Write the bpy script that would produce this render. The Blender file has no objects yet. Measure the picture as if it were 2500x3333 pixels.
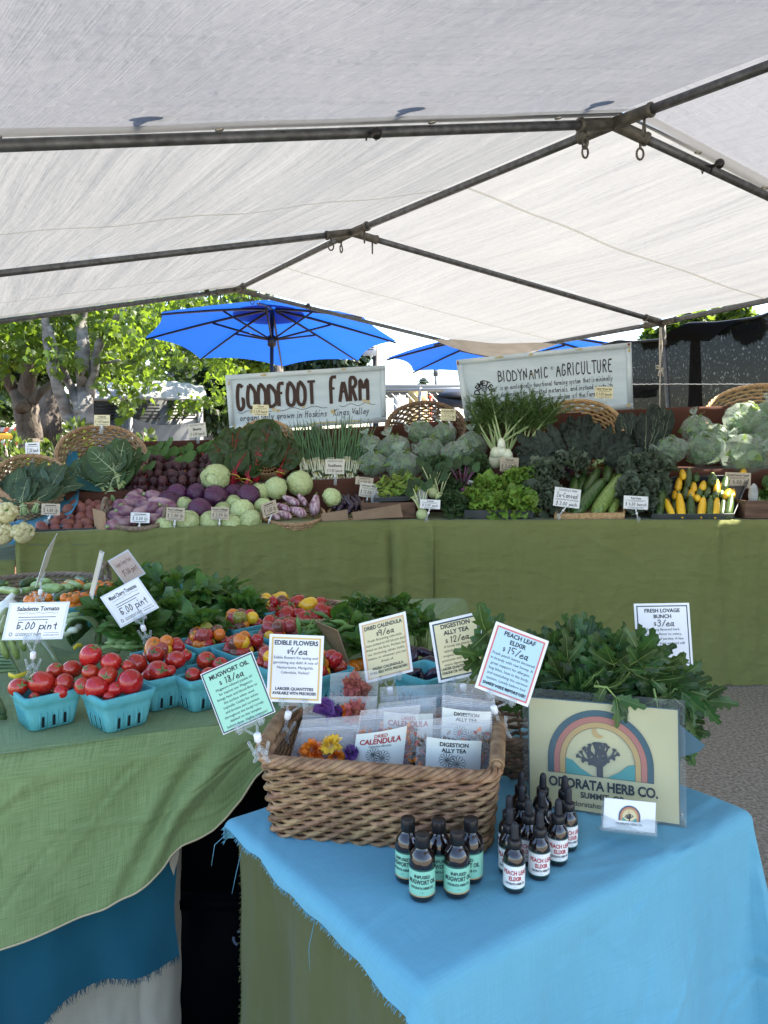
import bpy, math, random
from mathutils import Vector, Matrix, Euler, noise
R = math.radians
V = Vector
random.seed(7)
sc = bpy.context.scene
# ------------------------------------------------------------------ camera
FPX, CAM, TH = 2450.0, V((0, 0, 1.35)), R(5.5)
cd = bpy.data.cameras.new('camera')
cd.sensor_fit = 'VERTICAL'; cd.sensor_height = 36.0; cd.sensor_width = 27.0
cd.lens = 36.0 * FPX / 3333.0
cd.clip_start = 0.05; cd.clip_end = 2000
cam = bpy.data.objects.new('camera', cd)
sc.collection.objects.link(cam)
cam.location = CAM; cam.rotation_euler = (R(90) - TH, 0, 0)
sc.camera = cam
# ------------------------------------------------------------------ world, sun, exposure
SUN_AZ, SUN_EL = R(72), R(52)          # azimuth from +Y (ahead) towards +X (right)
w = bpy.data.worlds.new('World'); sc.world = w; w.use_nodes = True
nt = w.node_tree
bg = nt.nodes['Background']
sky = nt.nodes.new('ShaderNodeTexSky'); sky.sky_type = 'NISHITA'; sky.sun_disc = False
sky.sun_elevation = SUN_EL; sky.sun_rotation = SUN_AZ
sky.air_density = 1.0; sky.dust_density = 1.0; sky.ozone_density = 1.0
nt.links.new(sky.outputs[0], bg.inputs[0]); bg.inputs[1].default_value = 0.13
sl = bpy.data.lights.new('sun', 'SUN'); sl.energy = 5.0; sl.angle = R(0.5); sl.color = (1.0, 0.91, 0.77)
so = bpy.data.objects.new('sun', sl); sc.collection.objects.link(so)
sdir = V((math.sin(SUN_AZ) * math.cos(SUN_EL), math.cos(SUN_AZ) * math.cos(SUN_EL), math.sin(SUN_EL)))
so.rotation_euler = sdir.to_track_quat('Z', 'Y').to_euler(); so.location = (20, 20, 30)
vs = sc.view_settings
sc.display_settings.display_device = 'sRGB'
vs.view_transform = 'Standard'; vs.look = 'None'; vs.exposure = 2.3; vs.gamma = 1.0; vs.use_curve_mapping = False
sc.render.engine = 'CYCLES'
cy = sc.cycles
cy.use_denoising = True
cy.max_bounces = 8; cy.diffuse_bounces = 4; cy.glossy_bounces = 3; cy.transmission_bounces = 6; cy.transparent_max_bounces = 24
cy.caustics_reflective = False; cy.caustics_refractive = False
cy.sample_clamp_indirect = 6.0
# ------------------------------------------------------------------ picture point -> place in the world
_f = V((0, math.cos(TH), -math.sin(TH))); _u = V((0, math.sin(TH), math.cos(TH)))
def ray(px, py): return V((1, 0, 0)) * ((px - 1250) / FPX) + _u * ((1666.5 - py) / FPX) + _f
def at(px, py, Y):
    d = ray(px, py); return CAM + d * (Y / d.y)
def on(px, py, z):
    d = ray(px, py); return CAM + d * ((z - CAM.z) / d.z)
def mpp(p):                                   # metres per photo pixel at a place
    return (p - CAM).dot(_f) / FPX
def rnd(a, b): return random.uniform(a, b)
def lerp(a, b, t): return a + (b - a) * t
def nz(x, y=0.0, z=0.0): return noise.noise(V((x, y, z)))
def poly(pts, x):                             # piecewise linear y(x)
    if x <= pts[0][0]: return pts[0][1]
    for (x0, y0), (x1, y1) in zip(pts, pts[1:]):
        if x <= x1: return y0 + (y1 - y0) * (x - x0) / (x1 - x0)
    return pts[-1][1]
# ------------------------------------------------------------------ materials
def lin(h):
    c = [int(h[i:i + 2], 16) / 255 for i in (0, 2, 4)]
    return tuple(x / 12.92 if x <= .04045 else ((x + .055) / 1.055) ** 2.4 for x in c) + (1,)
def col(c): return lin(c) if isinstance(c, str) else (c[0], c[1], c[2], 1)
def pm(name, c, c2=None, scale=20, rough=.6, bump=0, bscale=60, transl=0, objv=0, isl=0, spec=.4, stretch=(1, 1, 1), metal=0, coat=0, tc=None,
       alpha=1.0, detail=4, bdist=.01, coords='Object', sss=0):
    m = bpy.data.materials.new(name); m.use_nodes = True
    n = m.node_tree.nodes; L = m.node_tree.links.new
    b = n['Principled BSDF']; out = n['Material Output']
    b.inputs['Roughness'].default_value = rough; b.inputs['Metallic'].default_value = metal
    b.inputs['Specular IOR Level'].default_value = spec
    if coat: b.inputs['Coat Weight'].default_value = coat; b.inputs['Coat Roughness'].default_value = .08
    c = col(c)
    tcn = n.new('ShaderNodeTexCoord'); mp = n.new('ShaderNodeMapping'); mp.inputs['Scale'].default_value = stretch
    L(tcn.outputs[coords], mp.inputs[0])
    src = None
    if c2 is not None:
        tx = n.new('ShaderNodeTexNoise'); tx.inputs['Scale'].default_value = scale; tx.inputs['Detail'].default_value = detail
        L(mp.outputs[0], tx.inputs['Vector'])
        rp = n.new('ShaderNodeValToRGB'); rp.color_ramp.elements[0].position = .36; rp.color_ramp.elements[1].position = .64
        rp.color_ramp.elements[0].color = c; rp.color_ramp.elements[1].color = col(c2)
        L(tx.outputs[0], rp.inputs[0]); src = rp.outputs[0]
    if objv or isl:
        h = n.new('ShaderNodeHueSaturation')
        if src: L(src, h.inputs['Color'])
        else: h.inputs['Color'].default_value = c
        def rr(sock, lo, hi, dst):
            mr = n.new('ShaderNodeMapRange'); mr.inputs[3].default_value = lo; mr.inputs[4].default_value = hi
            L(sock, mr.inputs[0]); L(mr.outputs[0], dst)
        sck = n.new('ShaderNodeNewGeometry').outputs['Random Per Island'] if isl else n.new('ShaderNodeObjectInfo').outputs['Random']
        a = isl or objv
        rr(sck, 1 - a, 1 + a, h.inputs['Value'])
        ml = n.new('ShaderNodeMath'); ml.operation = 'FRACT'
        m7 = n.new('ShaderNodeMath'); m7.operation = 'MULTIPLY'; m7.inputs[1].default_value = 7.31
        L(sck, m7.inputs[0]); L(m7.outputs[0], ml.inputs[0])
        rr(ml.outputs[0], .5 - a * .06, .5 + a * .06, h.inputs['Hue'])
        src = h.outputs[0]
    if src: L(src, b.inputs['Base Color'])
    else: b.inputs['Base Color'].default_value = c
    if bump:
        tb = n.new('ShaderNodeTexNoise'); tb.inputs['Scale'].default_value = bscale; tb.inputs['Detail'].default_value = 3
        L(mp.outputs[0], tb.inputs['Vector'])
        bp = n.new('ShaderNodeBump'); bp.inputs['Strength'].default_value = bump; bp.inputs['Distance'].default_value = bdist
        L(tb.outputs[0], bp.inputs['Height']); L(bp.outputs[0], b.inputs['Normal'])
    last = b.outputs[0]
    if transl:
        t = n.new('ShaderNodeBsdfTranslucent'); mx = n.new('ShaderNodeMixShader'); mx.inputs[0].default_value = transl
        if tc: t.inputs[0].default_value = col(tc)
        elif src: L(src, t.inputs[0])
        else: t.inputs[0].default_value = c
        L(last, mx.inputs[1]); L(t.outputs[0], mx.inputs[2]); last = mx.outputs[0]
    if alpha < 1:
        t = n.new('ShaderNodeBsdfTransparent'); mx = n.new('ShaderNodeMixShader'); mx.inputs[0].default_value = alpha
        L(t.outputs[0], mx.inputs[1]); L(last, mx.inputs[2]); last = mx.outputs[0]
    L(last, out.inputs[0])
    return m
def nodes_of(m): return m.node_tree.nodes, m.node_tree.links.new
M = {}
# woven cloth: fine crossing threads plus soft uneven dye
def cloth_mat(name, c, c2, thread=900, slub=.12, bump=.25, wr=0):
    m = bpy.data.materials.new(name); m.use_nodes = True
    n, L = nodes_of(m); b = n['Principled BSDF']
    b.inputs['Roughness'].default_value = .9; b.inputs['Specular IOR Level'].default_value = .1
    b.inputs['Sheen Weight'].default_value = .1
    uv = n.new('ShaderNodeTexCoord')
    def ns(sc_, st, det=2):
        mp = n.new('ShaderNodeMapping'); mp.inputs['Scale'].default_value = st
        L(uv.outputs['UV'], mp.inputs[0])
        t = n.new('ShaderNodeTexNoise'); t.inputs['Scale'].default_value = sc_; t.inputs['Detail'].default_value = det
        L(mp.outputs[0], t.inputs['Vector']); return t.outputs[0]
    def mth(op, a, b_):
        k = n.new('ShaderNodeMath'); k.operation = op
        for i, x in enumerate((a, b_)):
            if isinstance(x, (int, float)): k.inputs[i].default_value = x
            else: L(x, k.inputs[i])
        return k.outputs[0]
    t1 = ns(thread, (1, .03, 1)); t2 = ns(thread, (.03, 1, 1))
    th = mth('ADD', t1, t2)
    big = ns(4, (1, 1, 1), 4)
    fac = mth('ADD', mth('MULTIPLY', mth('SUBTRACT', th, 1.0), slub * 8), mth('ADD', mth('MULTIPLY', mth('SUBTRACT', big, .5), .9), .5))
    rp = n.new('ShaderNodeValToRGB'); rp.color_ramp.elements[0].color = col(c); rp.color_ramp.elements[1].color = col(c2)
    L(fac, rp.inputs[0]); L(rp.outputs[0], b.inputs['Base Color'])
    hgt = th
    if wr:
        wn = ns(9, (1, 2.2, 1), 5)
        hgt = mth('ADD', mth('MULTIPLY', th, .02), mth('MULTIPLY', wn, wr))
    bp = n.new('ShaderNodeBump'); bp.inputs['Strength'].default_value = bump; bp.inputs['Distance'].default_value = .012 if wr else .001
    L(hgt, bp.inputs['Height']); L(bp.outputs[0], b.inputs['Normal'])
    M[name] = m; return m
# white poly tarp: translucent, creased, threads
def tarp_mat(name, c, wscale, ws, wang, str_, tr=.55):
    m = bpy.data.materials.new(name); m.use_nodes = True
    n, L = nodes_of(m); b = n['Principled BSDF']; out = n['Material Output']
    b.inputs['Base Color'].default_value = col(c); b.inputs['Roughness'].default_value = .55; b.inputs['Specular IOR Level'].default_value = .3
    uv = n.new('ShaderNodeTexCoord')
    def ns(sc_, st, ang, det=4, dist=0):
        mp = n.new('ShaderNodeMapping'); mp.inputs['Scale'].default_value = st; mp.inputs['Rotation'].default_value = (0, 0, ang)
        mp.vector_type = 'TEXTURE' if False else 'POINT'
        L(uv.outputs['UV'], mp.inputs[0])
        t = n.new('ShaderNodeTexNoise'); t.inputs['Scale'].default_value = sc_; t.inputs['Detail'].default_value = det; t.inputs['Distortion'].default_value = dist
        L(mp.outputs[0], t.inputs['Vector']); return t.outputs[0]
    def mth(op, a, b_):
        k = n.new('ShaderNodeMath'); k.operation = op
        for i, x in enumerate((a, b_)):
            if isinstance(x, (int, float)): k.inputs[i].default_value = x
            else: L(x, k.inputs[i])
        return k.outputs[0]
    cre = ns(wscale, ws, wang, 4, .1)
    fine = ns(14, (1, 1.3, 1), wang + .7, 4, .3)
    thr = mth('ADD', ns(160, (1, .02, 1), 0, 2), ns(160, (.02, 1, 1), 0, 2))
    big = ns(.9, (1, 1, 1), 0, 3)
    h = mth('ADD', mth('ADD', mth('MULTIPLY', cre, 1.0), mth('MULTIPLY', fine, .14)), mth('MULTIPLY', thr, .03))
    bp = n.new('ShaderNodeBump'); bp.inputs['Strength'].default_value = str_; bp.inputs['Distance'].default_value = .05
    L(h, bp.inputs['Height']); L(bp.outputs[0], b.inputs['Normal'])
    t = n.new('ShaderNodeBsdfTranslucent'); L(bp.outputs[0], t.inputs['Normal'])
    rp = n.new('ShaderNodeValToRGB'); k = col(c)
    rp.color_ramp.elements[0].position = .3; rp.color_ramp.elements[1].position = .7
    rp.color_ramp.elements[0].color = (k[0] * .88, k[1] * .88, k[2] * .88, 1); rp.color_ramp.elements[1].color = k
    L(mth('ADD', mth('MULTIPLY', thr, .5), mth('MULTIPLY', mth('SUBTRACT', big, .5), .4)), rp.inputs[0]); L(rp.outputs[0], t.inputs[0])
    mx = n.new('ShaderNodeMixShader'); mx.inputs[0].default_value = tr
    L(b.outputs[0], mx.inputs[1]); L(t.outputs[0], mx.inputs[2]); L(mx.outputs[0], out.inputs[0])
    M[name] = m; return m
# ------------------------------------------------------------------ meshes, things, parts
class MB:
    def __init__(s): s.v = []; s.f = []; s.uv = None
    def add(s, vs, fs):
        o = len(s.v); s.v.extend([tuple(p) for p in vs]); s.f.extend([tuple(i + o for i in q) for q in fs])
    def box(s, c, size, rot=None, top=1.0):
        c = V(c); hx, hy, hz = [k / 2 for k in size]; P = []
        for z in (-1, 1):
            k = top if z > 0 else 1
            for x, y in ((-1, -1), (1, -1), (1, 1), (-1, 1)):
                p = V((x * hx * k, y * hy * k, z * hz))
                P.append(c + (rot @ p if rot else p))
        s.add(P, [(3, 2, 1, 0), (4, 5, 6, 7), (0, 1, 5, 4), (1, 2, 6, 5), (2, 3, 7, 6), (3, 0, 4, 7)])
    def slab(s, q, t):                        # quad with thickness along -normal
        n = (q[1] - q[0]).cross(q[3] - q[0]).normalized() * t
        P = list(q) + [p - n for p in q]
        s.add(P, [(0, 1, 2, 3), (7, 6, 5, 4), (0, 4, 5, 1), (1, 5, 6, 2), (2, 6, 7, 3), (3, 7, 4, 0)])
    def tube(s, pts, r, n=6, cap=True, flat=None, closed=False):
        pts = [V(p) for p in pts]; m = len(pts)
        rs = r if isinstance(r, (list, tuple)) else [r] * m
        ref = None; vs = []
        for i, p in enumerate(pts):
            if closed: t = pts[(i + 1) % m] - pts[i - 1]
            else: t = pts[min(i + 1, m - 1)] - pts[max(i - 1, 0)]
            t = t.normalized() if t.length > 1e-9 else V((0, 0, 1))
            if ref is None:
                ref = V((0, 0, 1)) if abs(t.z) < .9 else V((1, 0, 0))
            a = (ref - t * ref.dot(t))
            a = a.normalized() if a.length > 1e-6 else t.orthogonal().normalized()
            ref = a; b = t.cross(a)
            fl = flat or 1
            for k in range(n):
                an = 2 * math.pi * k / n
                vs.append(p + a * (math.cos(an) * rs[i]) + b * (math.sin(an) * rs[i] * fl))
        fs = []
        for i in range(m if closed else m - 1):
            j = (i + 1) % m
            for k in range(n):
                fs.append((i * n + k, i * n + (k + 1) % n, j * n + (k + 1) % n, j * n + k))
        if cap and not closed:
            fs.append(tuple(range(n - 1, -1, -1))); fs.append(tuple((m - 1) * n + k for k in range(n)))
        s.add(vs, fs)
    def lathe(s, prof, n=16, xf=None, cap=True):
        vs = []
        for r, z in prof:
            for k in range(n):
                a = 2 * math.pi * k / n; p = V((r * math.cos(a), r * math.sin(a), z)); vs.append(xf @ p if xf else p)
        fs = [(i * n + k, i * n + (k + 1) % n, (i + 1) * n + (k + 1) % n, (i + 1) * n + k) for i in range(len(prof) - 1) for k in range(n)]
        if cap:
            if prof[0][0] > 1e-6: fs.append(tuple(range(n - 1, -1, -1)))
            if prof[-1][0] > 1e-6: fs.append(tuple((len(prof) - 1) * n + k for k in range(n)))
        s.add(vs, fs)
    def ball(s, c, r, nu=12, nv=8, fn=None, sq=(1, 1, 1), rot=None):
        vs = []; c = V(c)
        for i in range(nv + 1):
            th = math.pi * i / nv
            for k in range(nu):
                ph = 2 * math.pi * k / nu
                d = V((math.sin(th) * math.cos(ph), math.sin(th) * math.sin(ph), math.cos(th)))
                rr = r * (fn(d) if fn else 1)
                p = V((d.x * rr * sq[0], d.y * rr * sq[1], d.z * rr * sq[2]))
                vs.append(c + (rot @ p if rot else p))
        fs = [(i * nu + k, (i + 1) * nu + k, (i + 1) * nu + (k + 1) % nu, i * nu + (k + 1) % nu) for i in range(nv) for k in range(nu)]
        s.add(vs, fs)
    def grid(s, fn, nu, nv, uvf=None):
        o = len(s.v)
        for i in range(nu + 1):
            for j in range(nv + 1): s.v.append(tuple(fn(i / nu, j / nv)))
        for i in range(nu):
            for j in range(nv):
                a = o + i * (nv + 1) + j; s.f.append((a, a + nv + 1, a + nv + 2, a + 1))
        if uvf:
            if s.uv is None: s.uv = {}
            for i in range(nu + 1):
                for j in range(nv + 1): s.uv[o + i * (nv + 1) + j] = uvf(i / nu, j / nv)
    def build(s, name, mat, parent=None, smooth=True, local=False):
        me = bpy.data.meshes.new(name); me.from_pydata(s.v, [], s.f)
        if smooth: me.polygons.foreach_set('use_smooth', [True] * len(me.polygons))
        if s.uv:
            ul = me.uv_layers.new(name='UVMap')
            for lp in me.loops: ul.data[lp.index].uv = s.uv.get(lp.vertex_index, (0, 0))
        me.materials.append(M[mat] if isinstance(mat, str) else mat); me.update()
        o = bpy.data.objects.new(name, me); sc.collection.objects.link(o)
        if parent is not None:
            o.parent = parent
            if not local: o.location = -WL.get(parent.name, V((0, 0, 0)))
            WL[o.name] = V((0, 0, 0))
        return o
WL = {}
def tag(o, label=None, cat=None, group=None, kind=None):
    if label: o['label'] = label
    if cat: o['category'] = cat
    if group: o['group'] = group
    if kind: o['kind'] = kind
    return o
def thing(name, label, cat, loc=(0, 0, 0), group=None):
    o = bpy.data.objects.new(name, None); sc.collection.objects.link(o); o.empty_display_size = .05
    o.location = loc; WL[o.name] = V(loc)
    return tag(o, label, cat, group)
def dup(o, parent=None):
    c = o.copy(); sc.collection.objects.link(c)
    if parent is not None: c.parent = parent
    for ch in [x for x in KIDS.get(o.name, [])]: dup(ch, c)
    return c
KIDS = {}
def freeze(root):                             # remember a prototype's children for quick copying
    for ch in root.children:
        KIDS.setdefault(root.name, []).append(ch); freeze(ch)
    return root
_used = {}
def place(proto, loc, rot=(0, 0, 0), scale=1.0, label=None, cat=None, group=None):
    if not _used.get(proto.name): _used[proto.name] = 1; o = proto
    else: o = dup(proto)
    o.location = loc
    o.rotation_euler = rot if not isinstance(rot, Matrix) else rot.to_euler()
    o.scale = (scale,) * 3 if isinstance(scale, (int, float)) else scale
    for k in ('label', 'category', 'group'):
        pass
    tag(o, label, cat, group)
    return o
def structure(o): o['kind'] = 'structure'; return o
def stuff(o): o['kind'] = 'stuff'; return o
def crease_field(seed, n, w, h, amp, wid, ang=(-1.2, 1.2)):
    """random press creases over a w x h sheet: returns f(x, y) in metres"""
    rr = random.Random(seed); L_ = []
    for _ in range(n):
        a = rr.uniform(*ang); L_.append((rr.uniform(0, w), rr.uniform(0, h), math.cos(a), math.sin(a), rr.uniform(.4, 1) * amp * rr.choice((-1, 1, 1)), rr.uniform(.6, 1.6) * wid, rr.uniform(.10, .45)))
    def f(x, y):
        o = 0
        for cx, cy2, c, s, am, wd, ln in L_:
            u = (x - cx) * c + (y - cy2) * s; v = -(x - cx) * s + (y - cy2) * c + .02 * math.sin(u * 9 + cx)
            if abs(u) < ln and abs(v) < 3 * wd: o += am * math.exp(-(v / wd) ** 2) * (1 - (u / ln) ** 2)
        return o
    return f
# ------------------------------------------------------------------ leaves
PROF = {
    'ovate': lambda t: max(0, math.sin(math.pi * t ** .75)) ** .85,
    'round': lambda t: max(0, math.sin(math.pi * t ** .9)) ** .55,
    'lance': lambda t: max(0, math.sin(math.pi * t ** .65)) ** 1.1,
    'strap': lambda t: min(1, t * 6) * min(1, (1 - t) * 4) ** .6 if t < 1 else 0,
    'spoon': lambda t: .07 if t < .22 else max(.0, math.sin(math.pi * ((t - .2) / .8) ** .8)) ** .6,
    'paddle': lambda t: .1 if t < .3 else max(0, math.sin(math.pi * ((t - .28) / .72) ** .7)) ** .7,
}
def leaf(mb, p0, d, n, L, W, bend=.5, fold=.15, ruf=0.0, rf=3.0, nu=6, nv=2, prof='ovate', jag=0.0, puck=0.0):
    d = V(d).normalized(); n = V(n); n = n - d * n.dot(d)
    n = n.normalized() if n.length > 1e-5 else d.orthogonal().normalized()
    sd = d.cross(n); p = V(p0); vs = []; ph = rnd(0, 6.28); pf = PROF[prof]
    for i in range(nu + 1):
        t = i / nu; a = bend * t
        dd = d * math.cos(a) - n * math.sin(a); nn = n * math.cos(a) + d * math.sin(a)
        if i: p = p + dd * (L / nu)
        wd = W / 2 * pf(t) + W * .012
        for j in range(-nv, nv + 1):
            k = j / nv; ak = abs(k)
            wj = wd * (1 + (jag * (1 if i % 2 else -1) * ak if jag else 0))
            q = p + sd * (wj * k) + nn * (fold * wd * ak)
            if ruf: q = q + nn * (ruf * W * math.sin(rf * 6.283 * t + ph + (2.1 if k > 0 else 0)) * ak ** 1.5)
            if puck: q = q + nn * (puck * W * noise.noise(q * (9.0 / W)))
            if jag and j: q = q + dd * (L / nu * .5 * (1 if i % 2 else 0) * ak)
            vs.append(q)
    m = 2 * nv + 1
    mb.add(vs, [(i * m + j, (i + 1) * m + j, (i + 1) * m + j + 1, i * m + j + 1) for i in range(nu) for j in range(2 * nv)])
    return p
def rdir(): 
    while True:
        v = V((rnd(-1, 1), rnd(-1, 1), rnd(-1, 1)))
        if .05 < v.length < 1: return v.normalized()
# ------------------------------------------------------------------ lettering
_tc = {}
def glyphs(s, bold=0.0, res=1):
    k = (s, bold, res)
    if k not in _tc:
        c = bpy.data.curves.new('t', 'FONT'); c.body = s; c.size = 1; c.offset = bold; c.resolution_u = res; c.align_x = 'LEFT'
        o = bpy.data.objects.new('t', c); me = bpy.data.meshes.new_from_object(o)
        vs = [(v.co.x, v.co.y) for v in me.vertices]; fs = [tuple(p.vertices) for p in me.polygons]
        bpy.data.objects.remove(o); bpy.data.meshes.remove(me); bpy.data.curves.remove(c)
        _tc[k] = (vs, fs)
    return _tc[k]
# hand lettering: each glyph = width, strokes on a grid (x 0..4, baseline 0, x-height 4, caps 7, descender -2.5)
HG = {
 'a': '4 33,14,02,10,32 34,30,40', 'b': '4 07,00 03,24,43,41,20,00', 'c': '3.5 33,24,02,01,20,31', 'd': '4 33,14,02,10,32 37,30,40', 'e': '3.5 02,32,33,24,13,01,10,30,41',
 'f': '3 37,26,20 04,34', 'g': '4 33,14,02,10,32 34,3-2,1-3,0-2', 'h': '4 07,00 02,24,33,30', 'i': '1.6 04,00,10 06,07', 'j': '2 14,1-2,0-3 16,17', 'k': '3.5 07,00 34,02,30',
 'l': '1.8 07,00,10', 'm': '5.5 04,00 02,14,23,20 22,34,43,40', 'n': '4 04,00 02,24,33,30', 'o': '4 14,02,10,31,33,14', 'p': '4 04,0-3 03,24,43,41,20,01', 'q': '4 33,14,02,10,32 34,3-3',
 'r': '3 04,00 02,24,33', 's': '3 33,14,03,31,20,00', 't': '3 26,21,30 04,34', 'u': '4 04,01,10,22 34,30,40', 'v': '3.6 04,10,34', 'w': '5 04,10,23,30,44', 'x': '3.5 04,30 34,00', 'y': '3.6 04,11 34,1-2,0-3', 'z': '3.5 04,34,00,30',
 '0': '4 17,04,01,10,32,35,17', '1': '2 06,17,10', '2': '4 05,17,36,34,00,30', '3': '4 06,17,27,35,24,14 24,33,31,20,10,01', '4': '4 27,03,43 34,30', '5': '4.4 07,04,24,33,32,21 07,47', '6': '4 27,03,01,20,31,33,13,02', '7': '4 07,37,10', '8': '4 24,06,17,36,01,10,30,32,15', '9': '4 35,26,17,06,04,13,34 36,30',
 '$': '4 36,16,05,14,32,20,00 28,2-1', '.': '1.6 00,10', ',': '1.6 10,0-1', '/': '3 37,00', '!': '1.6 07,02 00,01', '-': '3 03,33', ' ': '2.6', "'": '1.4 07,05', '"': '2 07,05 17,15',
 'A': '4.4 00,27,40 13,33', 'B': '4 00,07,27,35,24,04 24,42,31,00', 'C': '4 36,17,04,01,10,31', 'D': '4.2 00,07,26,44,41,20,00', 'E': '3.6 37,07,00,30 04,24', 'F': '3.4 37,07,00 04,24', 'G': '4.2 36,17,04,01,10,31,33,23', 'H': '4.2 07,00 37,30 04,34',
 'I': '1.6 07,00', 'J': '3 27,21,10,01', 'K': '4 07,00 37,04,30', 'L': '3.4 07,00,30', 'M': '5 00,07,23,47,40', 'N': '4.2 00,07,30,37', 'O': '4.4 17,04,01,10,30,42,45,27,17', 'P': '4 00,07,27,36,35,23,03', 'R': '4 00,07,27,36,35,24,04 14,30',
 'S': '4 36,17,05,14,32,31,10,01', 'T': '4 07,47 27,20', 'U': '4.2 07,01,10,20,32,37', 'V': '4 07,20,47', 'W': '5 07,10,24,30,47', 'Y': '4 07,24,47 24,20', 'Z': '4 07,37,00,30', 'X': '4 07,30 37,00',
}
_hg = {}
def _parse(ch):
    if ch not in _hg:
        t = HG.get(ch, '3').split(' '); st = []
        for s in t[1:]:
            pts = []
            for q in s.split(','): pts.append((float(q[0]), float(q[1:])))
            if len(pts) > 2:                  # round the corners of the strokes a little
                for _ in range(2):
                    o = [pts[0]]
                    for a, b in zip(pts, pts[1:]):
                        o += [(.8 * a[0] + .2 * b[0], .8 * a[1] + .2 * b[1]), (.2 * a[0] + .8 * b[0], .2 * a[1] + .8 * b[1])]
                    pts = o + [pts[-1]]
            st.append(pts)
        _hg[ch] = (float(t[0]), st)
    return _hg[ch]
def hand(s, pen=.5, slant=.12, caps=1.0):
    """pen lettering as flat ribbons; unit = cap height 1"""
    vs, fs = [], []; x = 0.0; k = 1 / 7
    for ch in s:
        wd, st = _parse(ch)
        for pts in st:
            P = [V(((x + a + b * slant) * k, b * k, 0)) for a, b in pts]
            for i, p in enumerate(P):
                t = (P[min(i + 1, len(P) - 1)] - P[max(i - 1, 0)]); t = t.normalized() if t.length > 1e-6 else V((1, 0, 0))
                e = (t * pen * k * .4) if i in (0, len(P) - 1) else V((0, 0, 0))
                if i == 0: e = -e
                nn = V((-t.y, t.x, 0)) * (pen * k * .5)
                vs += [tuple((p + e + nn)[:2]), tuple((p + e - nn)[:2])]
                if i: n = len(vs); fs.append((n - 4, n - 3, n - 1, n - 2))
        x += wd + (1.3 if ch != ' ' else .6)
    return vs, fs
class Face:
    """a flat (or bent) printed face: origin at its top left corner, metres to the right and down"""
    def __init__(s, O, ex, ey, W, H, fn=None):
        s.O, s.ex, s.ey, s.W, s.H = V(O), V(ex), V(ey), W, H
        s.n = s.ex.cross(s.ey); s.n = -s.n.normalized() if s.n.length else V((0, 0, 1)); s.fn = fn
        if s.fn is None and (CAM - s.O).dot(s.n) < 0 and not getattr(s, 'keep', 0): s.n = -s.n
    def p(s, x, y, off=.0006):
        if s.fn: return s.fn(x, y, off)
        return s.O + s.ex * x + s.ey * y + s.n * off
    def text(s, mb, t, cx, cy, h, maxw=None, bold=0.0, pen=None, align='c', slant=.12, res=0, rot=0, wave=None, off=.0006):
        """cx, cy (centre of the capitals) and h (capital height) as fractions of width / height"""
        vs, fs = hand(t, pen, slant) if pen else glyphs(t, bold, res or (4 if bold else 2))
        if not vs: return
        H = h * s.H; k = H / (1 if pen else .7)
        xs = [v[0] for v in vs]; x0, x1 = min(xs), max(xs); wd = (x1 - x0) * k; kx = k
        if maxw and wd > maxw * s.W: kx = k * maxw * s.W / wd; wd = maxw * s.W
        ox = cx * s.W - (wd / 2 if align == 'c' else 0 if align == 'l' else wd); oy = cy * s.H + H / 2
        ca, sa = math.cos(rot), math.sin(rot); P = []
        for a, b in vs:
            x = (a - x0) * kx; y = -b * k
            if wave: y += wave(x / max(wd, 1e-6)) * H
            X, Y = x - wd / 2, y + H / 2
            P.append(s.p(ox + wd / 2 + X * ca - Y * sa, oy - H / 2 + X * sa + Y * ca, off))
        mb.add(P, fs)
    def rect(s, mb, x0, y0, x1, y1, off=.0004):
        x0, x1, y0, y1 = x0 * s.W, x1 * s.W, y0 * s.H, y1 * s.H
        mb.add([s.p(x0, y1, off), s.p(x1, y1, off), s.p(x1, y0, off), s.p(x0, y0, off)], [(0, 1, 2, 3)])
    def frame(s, mb, m, t, off=.0004):
        """border: margin m and thickness t in metres"""
        W, H = s.W, s.H
        for a in ((m, m, W - m, m + t), (m, H - m - t, W - m, H - m), (m, m + t, m + t, H - m - t), (W - m - t, m + t, W - m, H - m - t)):
            s.rect(mb, a[0] / W, a[1] / H, a[2] / W, a[3] / H, off)
    def shape(s, mb, pts, off=.0005):
        mb.add([s.p(x * s.W, y * s.H, off) for x, y in pts], [tuple(range(len(pts)))])
    def stroke(s, mb, pts, wd, off=.0006, closed=False):
        """ribbon along points given in fractions, width in metres"""
        P = [V((x * s.W, y * s.H, 0)) for x, y in pts]; m = len(P); q = []
        for i, p in enumerate(P):
            t = (P[(i + 1) % m] - P[i - 1]) if closed else (P[min(i + 1, m - 1)] - P[max(i - 1, 0)])
            t = t.normalized() if t.length > 1e-9 else V((1, 0, 0)); n = V((-t.y, t.x, 0)) * (wd / 2)
            q += [s.p(p.x + n.x, p.y + n.y, off), s.p(p.x - n.x, p.y - n.y, off)]
        mb.add(q, [(2 * i, 2 * i + 1, (2 * i + 3) % (2 * m), (2 * i + 2) % (2 * m)) for i in range(m if closed else m - 1)])
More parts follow.
